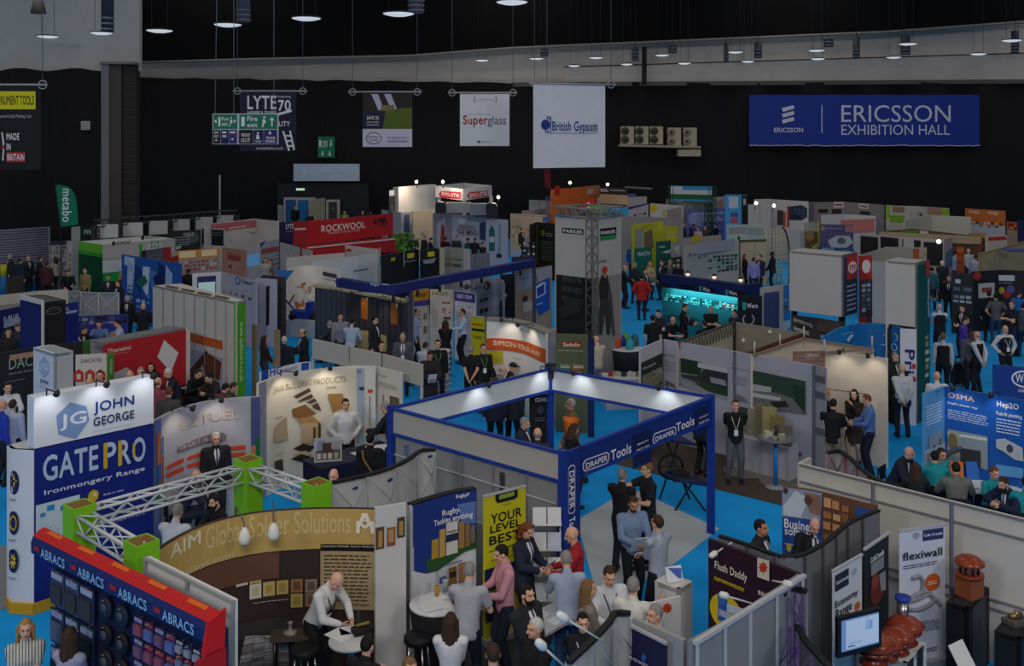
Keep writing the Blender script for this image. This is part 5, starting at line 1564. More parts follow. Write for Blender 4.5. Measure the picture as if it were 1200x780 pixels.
# round table with paving chips
c = G(909,571,0)
r = thing('round_table','round high table with blue leg carrying stone samples by the paving wall','table',c)
mb = MB(); mb.lathe(c + Vector((0,0,1.0)),[(.36,0),(.38,.02),(.38,.04),(.36,.05)],'6d7076',28); mb.build('tabletop',r)
mb = MB(); mb.tube([c + Vector((0,0,.02)),c + Vector((0,0,1.0))],.045,'1a7ac2',14); mb.build('leg',r)
mb = MB(); mb.lathe(c,[(.22,.015),(.22,.03),(.05,.05)],'8d8f94',24); mb.build('base',r)
rr = random.Random(4)
for k in range(9):
 a = k * .7; p = c + Vector((.24 * math.cos(a) * (.5 + .5 * (k % 2)),.22 * math.sin(a),1.052))
 mb = MB(); mb.box(p + Vector((0,0,.03)),(.13,.10,.06),rr.choice(['9a9684','b4ae9a','6a665c','c9c4b0']),rz=a)
 setp(mb.build('stone_sample'),'small stone sample block on the round table with the blue leg','stone sample','stone samples on the round table')
mb = MB(); mb.lathe(c + Vector((.05,.1,1.052)),[(.05,0),(.04,.12),(.055,.2),(.02,.22)],'4a463e',12); setp(mb.build('sample_holder'),'dark sample holder in the middle of the round table','holder')
for x,y,l in ((875,552,'left'),(918,565,'right')):
 g = G(x,y,0); mb = MB(); mb.lathe(g,[(.5,.013),(.5,.025),(.46,.03)],'6e6a66',28); setp(mb.build('floor_disc'),l + ' pale round floor plate by the paving wall','floor plate')

# dark roofless box stand behind it
root,sf = stand('low roofless stand with grey beige inside walls and brown edge, behind the paving wall',[(860,377),(938,390)],2.4,'8b8578',[],name='exhibition_stand',back='5a5650')
more(root,[(795,401),(860,377)],2.4,'b1aa98',part='lattice_panel')
s2 = Surf([T(795,401,2.4),T(860,377,2.4)],0,2.4)
mb = MB()
for k in range(18):
 u = k / 18; mb.tube([s2.pt(u,.99,.03),s2.pt(u + .03,.86,.03),s2.pt(u + .055,.99,.03)],.012,'5a5a58',4)
mb.tube([s2.pt(0,1,.02),s2.pt(1,1,.02)],.03,'4a4a4a',6); mb.build('top_truss',root)
more(root,[(938,390),(872,413)],2.4,'5a3a28',part='brown_panel',flip=True)
mb = MB(); p = sf.pt(0,0); mb.beam((p.x,p.y,0),(p.x,p.y,2.45),.1,.1,'26262a'); mb.build('post',root)
for x,y in ((871,399),(902,389)):
 q = D(x,y,sf.pt(.4,0).y - .25); mb = MB(); mb.ball(q,.05,'d0ccc0'); mb.tube([q,q + Vector((.05,.3,.06))],.012,'b0b0b0',5); mb.build('spotlight',root)
# brick and cream stand
BR,sf = stand('cream stand with a panel of thin red bricks, behind the paving wall',[(967,411),(1004,415),(1040,420)],2.4,'cfc4b4',[('l',970,455,1018,462,1,'8a6a64')],name='exhibition_stand')
for u_ in (.3,.8): clip_spot(BR,sf,u_,40)
more(BR,[(930,412),(967,411)],2.4,'8d6a60',[('t','CERAMIC',944,414,960,419,'e0dcd4',False)] + [('R',0,k / 26,1,k / 26 + .004,'b8a89c') for k in range(26)] + [('R',((k * 7) % 10) / 10,(k % 26) / 26,((k * 7) % 10) / 10 + .006,(k % 26 + 1) / 26,'b8a89c') for k in range(52)],part='brick_panel')
more(BR,[(882,416),(942,396)],2.4,'d2c6b4',part='wall_panel',back='cabfae'); more(BR,[(942,396),(1023,409)],2.4,'d6cab8',part='wall_panel')
mb = MB(); 
a,b,c_,d_ = [G(x,y,2.42) for x,y in ((884,416),(942,397),(1022,409),(966,413))]
for p,q in ((a,b),(b,c_),(c_,d_)): mb.beam(p,q,.05,.05,'8a7466')
for p in (a,b,c_,d_,(a + b) / 2): mb.tube([p,p + Vector((0,0,.3))],.02,'c0b8ac',6)
mb.build('top_rail',BR)
CR,s1,s2,_ = boxstand('white reception counter beside the cream brick stand at the aisle',(1030,469),1.05,1021,1040,'cdc8c4','c4c2c4',roof='d2cfcc',name='counter',cat='counter',part='counter_panel')
decals(s2,[('t','Vitcas',1030.5,474,1038.5,484,'2a3060')],CR)
# blue curved canopy wall and tall tower behind
root,sf = stand('bright blue curved pop-up wall with round icons beside the green tower',[(964,396),(985,384),(1012,378.5),(1040,380),(1056,384)],2.4,'1579ba',[
 ('R',.55,0,1,1,'1566a8'),('e',1049.5,394.5,3.5,4.5,'b9d4e8'),('e',1049.5,394.5,2.6,3.4,'1566a8'),('e',1049,406.5,3.5,4.5,'b9d4e8'),('e',1049,406.5,2.6,3.4,'1566a8'),('l',1036,391,1045,395,1,'b9d4e8'),('l',1033,402,1045,406,1,'b9d4e8'),('l',1038,414,1044,420,1,'b9d4e8'),('l',1033,427,1043,431,1,'b9d4e8'),('p',[(990,398),(996,391),(999,392),(993,400)],'a9cce4'),('l',985,388,1000,392,1,'a9cce4')],curved=True,name='popup_display',cat='display')
more(root,[(1055,385),(1074,386)],2.4,'cfd0da',[('t','Prince',1060,409,1072,478,'1c2a6c',True,'down'),('r',1069,426,1073,432,'b02030'),('r',1069,441,1073,447,'b02030')],part='side_panel')
TW,s1,s2,_ = boxstand('tall dark green tower with white upper panel and lettering down its edge',(1074.5,308),4.05,1040,1089,'c2c0be','0d4a40',roof='a9a7a4',name='display_tower',cat='tower',decl=[('R',0,0,1,.58,'2c2b2a'),('R',.05,.57,.95,.60,'1c1c1e')])
decals(s2,[('t','www.alfresco-timber',1086,325,1089,372,'d0d4d4',False,'up'),('r',1084.5,306,1089,322,'b02a20'),('g',1083,388,1089,470,1,9,['b9b6a0','8d8a6a'],.8)],TW)
TW2,s1,s2,_ = boxstand('large plain white box sign beside the lattice arch, raised on dark posts',(988,299),4.05,927,1004,'bdbabb','2a2f4c',roof='b2afae',z0=2.4,name='box_sign',cat='sign')
decals(s2,[('r',992,299,1004,325,'b02a22'),('e',998.5,313,5,7,'d8cdc8'),('t','m',995.5,309,1002,317,'b02a22'),('l',992,330,1003,366,6,'a9adb8')],TW2)
AA = [T(x,y,2.4) for x,y in ((932,360),(988,367),(1019,363))]
mb = MB()
for p in AA: mb.box((p.x,p.y + .1,1.2),(.14,.14,2.42),'2a2a2e')
mb.build('post',TW2)
root,sf = stand('red and blue banner column with white round mark and pictures, left of the green tower',[(1008,300),(1022,299)],3.9,'b02a22',[('e',1015,312,5,8,'d8cdc8'),('r',1008,328,1022,370,'3a3c44'),('g',1009,330,1021,366,2,6,['8d9098','5a5c66','b9bcc4'])],name='display_tower',cat='tower')
root,sf = stand('low dark plinth wall of drainage pipes under the white box sign',[(927,369),(960,373),(988,378)],2.2,'3f3a37',[('p',[(930,372),(952,380),(952,384),(930,376)],'a09a94'),('p',[(930,382),(948,388),(948,393),(930,386)],'a09a94'),('t','Clark-Drain',934,376,950,386,'1c1c1e'),('r',958,372,986,392,'5a4a40'),('r',962,392,986,400,'a9a19a')])
# deep blue plumbing stands
OS,sf = stand('blue plumbing stand reading OSMA and Hep2O, right side',[(1107,452.5),(1160,462),(1215,471)],2.4,'1458ae',[
 ('t','OSMA',1111,459,1142,471,'d8b898'),('t','DeepFlo rainwater range',1111,470,1146,480,W),('l',1111,478,1160,500,5,'b9cdea'),('t','Hep2O',1168.5,469,1194,482,W),('t','Push-fit plumbing',1168,481,1198,492,W),('l',1168,488,1198,512,5,'b9cdea'),
 ('p',[(1111,502),(1158,511),(1158,550),(1111,540)],'8d98a0'),('r',1111,504,1124,535,'b2aa98'),('p',[(1125,508),(1157,513),(1157,516),(1125,511)],'d0d4d8'),('p',[(1126,524),(1150,528),(1150,548),(1126,544)],'34383c'),('e',1117,517,6,10,'7a6a4c'),
 ('p',[(1168,514),(1178,513),(1199,524),(1200,540),(1190,538),(1176,528),(1168,524)],'b4bac2'),('e',1184,525,4,5,'3c4a5c'),('p',[(1168,543),(1200,548),(1200,560),(1168,556)],'5aa0d8')],name='exhibition_stand')
for u_ in (.2,.6): clip_spot(OS,sf,u_,40,col=(.95,.97,1))
more(OS,[(1083.5,461),(1107,452.5)],2.4,'5a9ad0',[('R',0,0,1,.55,'a9bccc'),('l',1085,468,1104,500,7,'d0e0ee'),('p',[(1088,510),(1104,502),(1104,520),(1088,526)],'7d98b0'),('g',1089,512,1103,526,4,2,['3a4c60','90a4b4'])],part='return_panel')
root,sf = stand('deep blue wall with a white oval W badge at the right edge',[(1163,427),(1230,433)],2.4,'153f8e',[('e',1200,444,15,10,W),('e',1200,444,13,8,'153f8e'),('t','Wavin',1190,437,1214,450,W),('t','CONNECT TO BETTER',1193,455,1225,462,W)])

# ------------------------------------------------------------------ middle: tower, tool stands
PK,s1,s2,cs = boxstand('tall square truss tower with Parker panels, black left and grey right',(693.5,256),4.85,652,727,'b7b3b0','b0aca9',name='display_tower',cat='tower',decl=[
 ('R',0,0,1,.645,'1c1b1b'),('r',659,266.5,684,275,'17171a'),('t','PARKER',660.5,268,683,274,W),('r',659,276.5,684,279,'2c8a4a'),('t','MERCHANTING',660,276.8,683,279,'d8e8d8')],decr=[
 ('r',703,268,722,276,'17171a'),('t','PARKER',704,268.8,721,275,W),('r',703,277,722,279.5,'2c8a4a'),('R',0,0,1,.645,'8d8784'),('R',0,.1,.18,.645,'6e6a68')])
decals(s1,[('t','WHEN THE',659,322,682,332,'5c5c5e',False),('t','WORK GETS',659,335,682,344,'5c5c5e',False),('t','TOUGH',659,347,682,355,'5c5c5e',False),('p',[(655,362),(668,348),(684,352),(680,366),(660,372)],'2c2b2b')],PK,base=.02)
decals(s2,[('e',708,316,3.2,4.2,'c02a20'),('p',[(704,322),(711,322),(713,332),(712,352),(702,352),(701,334)],'2c2625'),('p',[(703,350),(713,350),(716,372),(714,392),(710,392),(708,366),(705,392),(701,392),(701,366)],'3a3634'),('p',[(706,320),(710,320),(709.5,325),(706.5,325)],'a07a68'),('p',[(713,330),(716,345),(720,393),(717,393),(713,350)],'4a4644'),('t','DYNAMIC',701,304,710,308,'26262a')],PK,base=.02,name='picture')
for p in cs:
 mb = MB(); o = (p - (cs[1] + cs[3]) / 2); o = o.normalized() * (.05 if p is cs[0] else -.20)
 truss(mb,(p.x + o.x,p.y + o.y,0),(p.x + o.x,p.y + o.y,4.95),.24,M('5c5d60',.5),.018,20); mb.build('corner_truss',PK)
for i,j in ((0,1),(1,2),(2,3),(3,0)):
 a,b = cs[i],cs[j]; mb = MB(); truss(mb,(a.x,a.y,5.0),(b.x,b.y,5.0),.24,M('77797d',.4),.020,7); mb.build('top_truss',PK)
# olive wall with red label sign
root,sf = stand('olive green wall with a red lettered label, behind the Draper frame',[(651,391),(689,392)],2.4,'5a5f45',[('p',[(658,402),(660,400),(680,400),(682,402),(682,406),(658,406)],'9a2a1e'),('t','Sadolin',660,401,680,406,'e8dcc8'),('l',654,409,686,412,1,'b0b08a'),('r',656,428,668,440,'3c6a58'),('r',671,428,684,440,'a0643c'),('t','Sadolin',657,426,668,431,'d8d0c0'),('t','Sadolin',672,426,684,431,'d8d0c0')])
more(root,[(689,395),(695,396)],2.4,'1c2a5c',part='side_panel')
# curved white display with an orange wave
root,sf = stand('curved white pop-up display with an orange band, behind the Draper frame',[(570,374),(590,375),(612,379),(640,390)],2.35,'e0ddd8',[('p',[(570,396),(600,397),(620,401),(640,409),(640,426),(620,416),(600,411),(570,410)],'c9581f'),('p',[(570,411),(590,411),(590,426),(570,425)],'b9b02a'),('t','SIMON-YOUR-WAY',578,398,634,419,'efd9c4'),('t','dorma',610,384,622,390,'8a5a40'),('l',602,418,612,421,1,'8a6a50')],curved=True,name='popup_display',cat='display')
for u_ in (.3,.7): clip_spot(root,sf,u_,60)
mb = MB()
for i in range(10): mb.beam(sf.pt(i / 10,1,-.1),sf.pt((i + 1) / 10,1,-.1),.32,.05,'8a8478')
mb.build('top_rim',root); more(root,[(641,388),(652,384)],2.35,'a9a5ac',part='side_panel')
root,sf = rollup('yellow and black roll-up banner beside the orange banded display',(552,369.5),(568,372),2.0,'b9b414',[('p',[(553,384),(568,386),(568,389),(553,387)],'1c1c18'),('l',553,377,567,383,1,'a0281c'),('l',554,392,566,398,2,'2c2c18')])
# picture wall with blue panel
root,sf = stand('picture wall of a worker with a blue slanted panel, left of the Parker tower',[(605,318),(647,311)],2.6,'9a8672',[('p',[(606,319),(626,316),(626,335),(606,342)],'8f98a8'),('p',[(624,334),(644,325),(644,362),(632,370),(624,352)],'1d4fae'),('p',[(627,336),(634,331),(639,330),(639,344),(628,350)],'c4cce0'),('p',[(628.5,338),(637.5,332),(637.5,343),(629.5,348)],'2c3f8c'),('e',615,350,3,4,'3a2a24'),('p',[(612,354),(622,352),(628,362),(613,366)],'b9b0a4'),('l',608,323,620,328,2,'4a6ab0'),('l',628,353,636,358,1,'b9c4e0'),('p',[(626,316),(646,312),(646,324),(630,330)],'a09cac')])
# Wera-like navy tool stand with lit cyan tool wall
WR = thing('exhibition_stand','navy stand with cyan lit tool wall and lamps along its header, Wera','stand',(*T(815,330,2.6),0))
A,B,C_ = T(774,321,2.4),T(873,334,2.4),T(893,331,2.4)
wall(WR,[A,B],1.97,2.4,'17245c',[('r',776,331,784,337,'15151c'),('r',796,333,816,340,'101018'),('r',821,336,838,343,'101018'),('r',852,339,872,347,'101018'),('t','Wera',824,336,832,342,W),('t','Wera',854,340,864,346,W),('r',820,335,822,342,'2ab0a8'),('r',851,339,853,346,'2ab0a8')],t=.3,name='header')
wall(WR,[B,C_],0,2.4,'141f58',t=.1,name='side_panel')
wall(WR,[A + Vector((.1,.35)),B + Vector((.1,.35))],0,1.99,'1d6a74',[('g',778,343,872,366,34,4,['0e2226','3ad0d4','2a8c92','8cf0ec','4ad8d8','123438'],.85),('g',778,366,872,392,22,4,['10181c','1c3a40','2a6a70'],.8),('g',846,354,862,362,3,2,['a03038','c0b0b0'])],name='tool_wall')
l = bpy.data.lights.new('tool_wall_strip','AREA'); l.shape = 'RECTANGLE'; l.size = 2.8; l.size_y = .06; l.energy = 22; l.color = (.45,1,1)
o = bpy.data.objects.new('tool_wall_strip',l); m2 = (A + B) / 2; o.location = (m2.x,m2.y + .12,1.94); dd = B - A; o.rotation_euler = (math.radians(35),0,math.atan2(dd.y,dd.x)); COL.objects.link(o)
for x,y in ((806,321),(837,324.5),(868,328)):
 q = G(x,y,2.47); mb = MB(); mb.ball(q,.07,M('ffe6c0',.4,'glow')); mb.lathe(q,[(.03,.0),(.1,.08),(.02,.12)],'3a3a44',10); mb.build('header_lamp',WR)
root,sf = stand('dark panel with white word Wera and a smile ring, right of the tool wall',[(865,347),(893,346.5)],2.3,'22242c',[('t','Wera',875,355,888,361,W),('r',870,354,874,363,'2ab0a8'),('e',877,374,7,7,'b9bcc4'),('e',877,374,5.6,5.6,'22242c'),('p',[(873,366),(881,366),(881,372),(873,372)],'22242c')],name='panel_stand',cat='panel')
root,sf = stand('white cabin with ribbed blue grey door and light blue side column',[(892,337),(918,334)],2.5,'b9b3ac',[('r',895,343,913,384,'4f5a8c')] + [('r',895.5 + k * 2.2,344,896.2 + k * 2.2,384,'36406c') for k in range(8)])
more(root,[(918,334),(926,333)],2.5,'b0bcc8',[('R',0,.55,1,1,'2f78b8'),('R',.55,0,1,.45,'1a8ac8'),('g',918,345,924,365,1,5,['5a5a60','8d98a4'])],part='side_panel')

# ------------------------------------------------------------------ left middle
LP,sf = stand('long white ribbed door maker wall with green end panel of web lettering',[(179,334.5),(276,354.5)],3.0,'bfbdb8',[('r',221,389,261,410,'b9571c'),('r',221,408,261,470,'9d9daf'),('t','Timberframe',239,393,258,397,W,False),('p',[(222,434),(242,410),(246,416),(224,446)],'4a2c24'),('p',[(238,424),(246,414),(260,424),(258,446),(240,438)],'5e3024'),('p',[(222,446),(240,440),(258,448),(258,460),(222,460)],'3a2a26')] + [('r',179 + k * 12.3,335 + k * 2.6,179.6 + k * 12.3,470,'8f8d8a') for k in range(1,8)],name='exhibition_stand')
more(LP,[(276,354.5),(288,352)],3.0,'4f9a1c',[('t','www.lpddoors.co.uk',279.5,376,285,448,'c4dcae',True,'down')],part='end_panel')
mb = MB(); mb.prism([sf.p[0],sf.p[1],T(288,352,3.0),T(212,332,3.0)],2.95,3.0,'c6c4c0'); mb.build('roof',LP)
for k in range(4):
 mb = MB(); a = sf.pt(.12 + k * .2,1,-.15); b = sf.pt(.26 + k * .2,1,-.15); mb.beam(a + Vector((0,0,.02)),b + Vector((0,0,.02)),.08,.05,'6a5648'); mb.build('roof_beam',LP)
root,sf = stand('red wall with white diamond shape, left of the green ended door wall',[(122,404),(170,395),(218,386.5)],2.2,'b2232a',[('t','TTinternational',126,404,153,414,'e4d0d0'),('l',130,411,152,416,1,'d09090'),('p',[(184,418),(192,398),(209,413),(200,436)],'d4cfd0'),('p',[(133,437),(148,430),(156,436),(158,452),(133,452)],'b0a8aa')])
more(root,[(218,386.5),(221,387)],2.2,'cfc8c4',part='end_post')
mb = MB(); mb.beam(sf.pt(0,1.01,-.3),sf.pt(1,1.01,-.3),.5,.06,'77787a'); mb.build('top_shelf',root)
root,sf = stand('white Dacatie panel with red house shapes and a green edge',[(88.5,416),(125,414)],2.1,'cbc5be',[('t','DACATIE',95,419,119,425,'3c3a3c',False)] + sum([[('p',[(x,436),(x + 5.5,432),(x + 11,436),(x + 11,447),(x,447)],'b83a26'),('r',x + 3,438,x + 7.5,444,'cbc5be')] for x in (87,100,112.5)],[]),name='panel_stand',cat='panel')
more(root,[(125,414),(133.5,413)],2.1,'3d7d2c',[('t','www.dacatie.co.uk',128,420,131,438,'b0cc9c',False,'up')],part='side_panel')
root,sf = stand('dark grey wall with pale letters DACATIE, far left',[(-30,418.5),(40,407),(97,399.5)],2.15,'26272f',[('t','DACATIE',10.5,412,66,433,'9db09a',False),('r',11,416,40,417,'b08a70'),('t','SECURE BUILD',10,432,40,439,'a0a4a8'),('l',5,443,30,448,1,'8a8c94')])
more(root,[(97,399.5),(106,398)],2.15,'3a6e34',part='green_panel'); more(root,[(106,398),(123,397)],2.15,'8d8f92',part='grey_panel')
root,s1,s2,_ = boxstand('white square tower with pale blue hexagon mark, standing before the Dacatie wall',(64,414.5),3.0,40.5,83,'cfd5e0','b7b4b8',roof='9aa8ac',name='display_tower',cat='tower',decl=[('p',[(46.5,424),(52,417),(57,424),(57.5,436),(52,442.5),(46.5,435)],'9fb4d4'),('t','JG',47.5,424,56.5,436,'d8e0ea'),('t','JOHN',47.5,443,57,452,'2a3c7c'),('l',45,450,57,456,1,'6a6c7c'),('R',0,0,1,.28,'24338a')])
# blue system stand with black cube
KB,sf = stand('navy wall with white words K-BLUE SYSTEM, far left',[(-30,370),(48,354)],2.15,'1c2166',[('t','K-BLUE SYSTEM',4,363,41,376,'c9cce0'),('r',4,375.5,40,376,'a0a4c4'),('p',[(17,392),(20,378),(27,377),(31,392)],'8d8f98'),('e',8,391,7,7,'4a4648')])
KB2,s1,s2,_ = boxstand('black square cube tower with an oval emblem beside the K-BLUE wall',(51,354.5),2.9,24.5,75,'1d2160','18181d',roof='55565a',name='display_tower',cat='tower',decr=[('e',63,364,9,4,'6a6c72'),('e',63,364,8,3.2,'18181d'),('l',55,362.5,72,365,1,'6a6c72')])
mb = MB(); a,b = s1.pt(0,1,.01),s1.pt(1,1,.01); mb.beam(a,b,.05,.12,'c9c8c4'); mb.beam(s1.pt(1,0,.01),s1.pt(1,1,.01),.05,.1,'c9c8c4'); mb.build('white_frame',KB2)
root,sf = stand('navy wall piece with the letters EL beside the black cube',[(75,356.5),(92,353.5)],2.4,'20287a',[('t','EL',76,359,81,364,'c9cce0'),('r',76,365,90,365.6,'a0a4c4')])
rt,sf = popup_back('grey woven back of a pop-up display behind the seated men, far left',[(79,341),(91,341.5),(110,343),(140,343)],2.0,'8d9096','9a9ca0','c9c9cc',3)
root,sf = stand('blue purple low wall with dark machine pictures behind the seated men',[(75,372),(112,369.5),(150,368)],1.33,'2a3288',[('g',80,369,150,382,9,2,['1a1a20','8d8f98','2c2c34','5a5c66'],.9)])
root,sf = stand('beige partition with a leaning trolley picture, far left behind the K-BLUE wall',[(-20,348),(45,341),(80,339)],2.2,'b9b3a4',[('r',-5,358,24,361,'8d887c')],name='partition_wall',cat='wall')
# white blue graphic wall
root,sf = stand('tall wall of blue and white splashing water graphics, left',[(142.5,298),(172,302.5),(212,309)],2.55,'2a55a0',[('p',[(146,300),(158,302),(158,312),(146,310)],'b4c4dc')] + [('p',[(150 + k * 9,306 + k * 3 % 11),(158 + k * 9,312 + (k * 7) % 13),(156 + k * 9,340 + (k * 5) % 17),(149 + k * 9,330 + (k * 3) % 9)],['9ab4d8','1a3a7c','c4d4e8','4a78bc','142c60'][k % 5]) for k in range(6)] + [('t','MARLEY FLOW',150,318,156,366,'d4dcec',True,'down'),('p',[(160,330),(170,322),(174,330),(166,338)],'1f6a5c'),('p',[(180,325),(188,318),(192,330),(184,340)],'14264c'),('g',160,340,178,372,3,4,['b9cbe4','5a8ac8','2a4a90'])])
# white and grey ring logo stand
root,sf = stand('white stand with ring logo and bottle shelf, left of the orange swoosh display',[(259,318.5),(300,329.5)],2.3,'a5a4b2',[('e',278.8,328.5,3.2,5,'2058b0'),('e',278.8,328.5,2,3.2,'a5a4b2'),('t','Timeguard',283.5,327,295,335,'3c3c60'),('g',259.5,336,297,354,5,1,['3a2c26','a07a28','4a3430','5a4440','8a5a50'],.5)])
more(root,[(225.5,320.5),(259,318.5)],2.3,'cfd0d2',[('r',231,324,253,345,'2c3560'),('r',232.5,331,252,345,M('bfe0e0',.3,'screen'))],part='screen_panel')
more(root,[(300,325.5),(324,327.5)],2.3,'aaaabc',[('p',[(312,336),(316,334),(315.5,380),(312,382)],'14141a')],part='end_panel')
root,sf = stand('white plastic door frame leaning before the ring logo stand',[(297,330),(308,326.5)],2.2,'d4d6da',[('r',299,338,307,376,'8d9096'),('r',300.5,340,306,374,'9aa6ae')],name='door_sample',cat='door',t=.08)
root,sf = stand('dark slate tiled wall with a blue slanted header, beside the orange swoosh display',[(308,322),(334,325)],2.35,'3c3a40',[('g',324,329,333,388,2,9,['4a464c','544a4c','3a3640'])])
mb = MB(); a,b = G(320,316.5,2.45),G(344,317,2.45); c = G(334,330,2.2); mb.slab([a,b,c],.08,'1a5aa4',(0,-1,0)); mb.build('header_flag',root)
root,sf = stand('curved white display with an orange swoosh behind the blue machine',[(334,318),(350,312),(370,311),(398,316)],2.25,'e2ddd6',[('p',[(345,352),(352,356),(358,346),(357,338),(345,335),(356,336),(361,345),(357,358),(347,362)],'d07a2a'),('p',[(352,333),(358,330),(358,333),(353,336)],'b06a3a'),('p',[(338,354),(344,344),(345,346),(339,356)],'6a5a50'),('r',379,318,395,326,'3c3c50'),('t','THE NEW',381,322,392,325,'3c3c50'),('t','TRENDMASTER',378,326,394,329,'3c3c50'),('p',[(394,328),(399,325),(399,334),(394,332)],'2c3f9a')],curved=True,name='popup_display',cat='display')
# dark slate cabin with amber lamps
CB,sf = stand('dark slate panelled cabin with two amber wall lights under a cream roof edge',[(420,343),(476,357)],2.12,'3d3d48',[('r',421 + k * 7,344,421.6 + k * 7,400,'2c2c34') for k in range(8)] + [('r',424,347.5,432,375,'a8621c'),('r',459,354,467,381,'a8621c'),('r',430,348,432,352,'d8c8b0'),('r',465,355,467,360,'d8c8b0')],name='exhibition_stand')
more(CB,[(369,336),(405,342)],2.12,'454853',[('r',370 + k * 6,337,370.5 + k * 6,400,'33353e') for k in range(6)],part='side_wall'); more(CB,[(405,342),(420,343)],2.12,'30303a',part='inner_wall')
more(CB,[(475,347),(484,348)],2.3,'9296ac',part='corner_column')
mb = MB(); a,b,c,d = [G(x,y,2.16) for x,y in ((369,334),(400,338),(477,353),(477,350))]
mb.beam(a,b,.3,.08,'b2a888'); mb.beam(b,c,.3,.08,'b2a888'); mb.build('roof_edge',CB)
for u_ in (.15,.6): clip_spot(CB,sf,u_,45,.5,.9,(1,.75,.45))
c = G(436,427,0); mb = MB(); mb.box((c.x,c.y,.5),(2.4,.5,1.0),'b09a6a',rz=-.4); mb.build('counter',CB)
# row of posters
for (x0,y0,x1,y1,col,dec,lbl) in (
 (484,340,503,338,'c9c2ba',[('r',484,340,503,352,'c58a1c'),('t','nettings',486,342,499,350,'2c2a20'),('r',484,353,503,357,'4a4690'),('l',486,362,494,385,5,'8a8690'),('r',496,367,500,374,'8a7a5c'),('r',496,382,500,390,'7a6a54')],'tall poster with an orange header, leftmost of the three product posters'),
 (504,339,531,339.5,'cfc8bc',[('t','SMARTDECK',506,341,525,346,'8a8a3a'),('l',518,352,529,357,1,'8a5a40'),('g',518,360,528,367,4,3,['b85a30','d8cfc2']),('l',506,362,514,384,7,'a39c92'),('r',520,371,528,374,'5a4434')],'cream poster with small checked square, middle of the three product posters'),
 (533,341,557,344,'cfcad0',[('r',533,341,557,355,'453a8a'),('t','EASY-TRIM',536,344,553,351,W),('l',536,353,552,355,1,'c4c0e0'),('g',534,357,556,361,7,1,['8a3a30','5a4a40','a08a7a','3a4a8a']),('l',535,364,555,385,5,'a8a2ac')],'poster with a purple header, rightmost of the three product posters')):
 stand(lbl,[(x0,y0),(x1,y1)],2.18,col,dec,name='product_poster',cat='poster')
root,sf = stand('rounded grey pop-up wall with a dark ring logo, left of the picture wall',[(556,330),(570,326),(583,325),(590,331)],2.15,'8a92a2',[('e',570,334,4.5,5,'3a3c44'),('e',570,334,3,3.4,'8a92a2'),('t','DANCO',553,333,565,340,'3a3c44'),('g',561,346,573,355,2,1,['2c2e36','3c3e48'],.9),('g',561,357,573,368,2,1,['2c2e36','3c3e48'],.9),('p',[(541,337),(546,332),(552,336),(546,340)],'55585e')],curved=True,name='popup_display',cat='display')
root,sf = stand('dark blue grey wall behind the rounded grey pop-up',[(590,322),(607,320)],2.25,'23252e',[])
# long navy beam fascia
NF = [G(x,y,3.0) for x,y in ((394,326),(430,332),(462,334.5),(500,327),(560,316),(626,304.5))]
root = thing('fascia_beam','long navy fascia beam crossing above the poster row','fascia',((NF[0].x + NF[-1].x) / 2,(NF[0].y + NF[-1].y) / 2,0))
fsf = wall(root,[p.xy for p in NF],2.74,3.0,'232a6e',[('t','elgo',434,330,445,336,'b9bcd8'),('l',448,331,456,335,1,'b9bcd8')],t=.25,name='beam')
for p in (G(481,331,3.0),NF[-1]):
 mb = MB(); mb.box((p.x,p.y + .12,1.37),(.12,.12,2.74),'3a3c50'); mb.build('post',root)
for k in range(7):
 p = fsf.pt(.25 + k * .11,0,.05); mb = MB(); mb.tube([p,p + Vector((0,-.05,-.16))],.045,'17171b',8); mb.build('downlight',root)
root,sf = stand('off white sloping fascia with aluminium joints, behind the cream building display',[(366,397),(400,404.5),(447,414.5),(494,427)],2.5,'b3b0a8',[('r',409,405,410,424,'77756f'),('r',447,413,448.5,433,'77756f')],z0=2.05,name='fascia_beam',cat='fascia',part='beam')
for x,y in ((366,397),(494,427),(430,411)):
 p = T(x,y,2.5); mb = MB(); mb.box((p.x,p.y + .06,1.03),(.06,.06,2.06),'a9a8a4'); mb.build('post',root)
root,sf = stand('small blue and white counter sign reading HG above the cream building display',[(306,436),(352,425),(364,424)],2.3,'d2d4da',[('t','HG',316,428,330,441,'2146a0'),('l',333,428,349,436,3,'6a7298'),('r',306,434,314,446,'2146a0'),('r',353,425,362,434,'2146a0')],z0=1.95,name='counter_sign',cat='sign',part='sign_board')
for x,y in ((308,436),(362,424)):
 p = T(x,y,2.3); mb = MB(); mb.box((p.x,p.y + .05,1.0),(.05,.05,2.0),'a9a8a4'); mb.build('post',root)
for k,(x,l) in enumerate(((298,'left'),(324,'right'))):
 stand(l + ' upright timber door edge standing in the blue aisle behind the HG sign',[(x - 3,380 + k * 6),(x + 3,381 + k * 6)],2.3,'8d7a62',[],name='door_sample',cat='door',t=.04)

stand('black Crown poster standing behind the back post of the Draper frame',[(621,463),(642,461.5)],1.9,'1a1b20',[('t','CROWN',627,465,640,471,W),('e',633,480,4,5,'3a4a5c'),('l',627,488,639,494,2,'77797e')],name='product_poster',cat='poster')
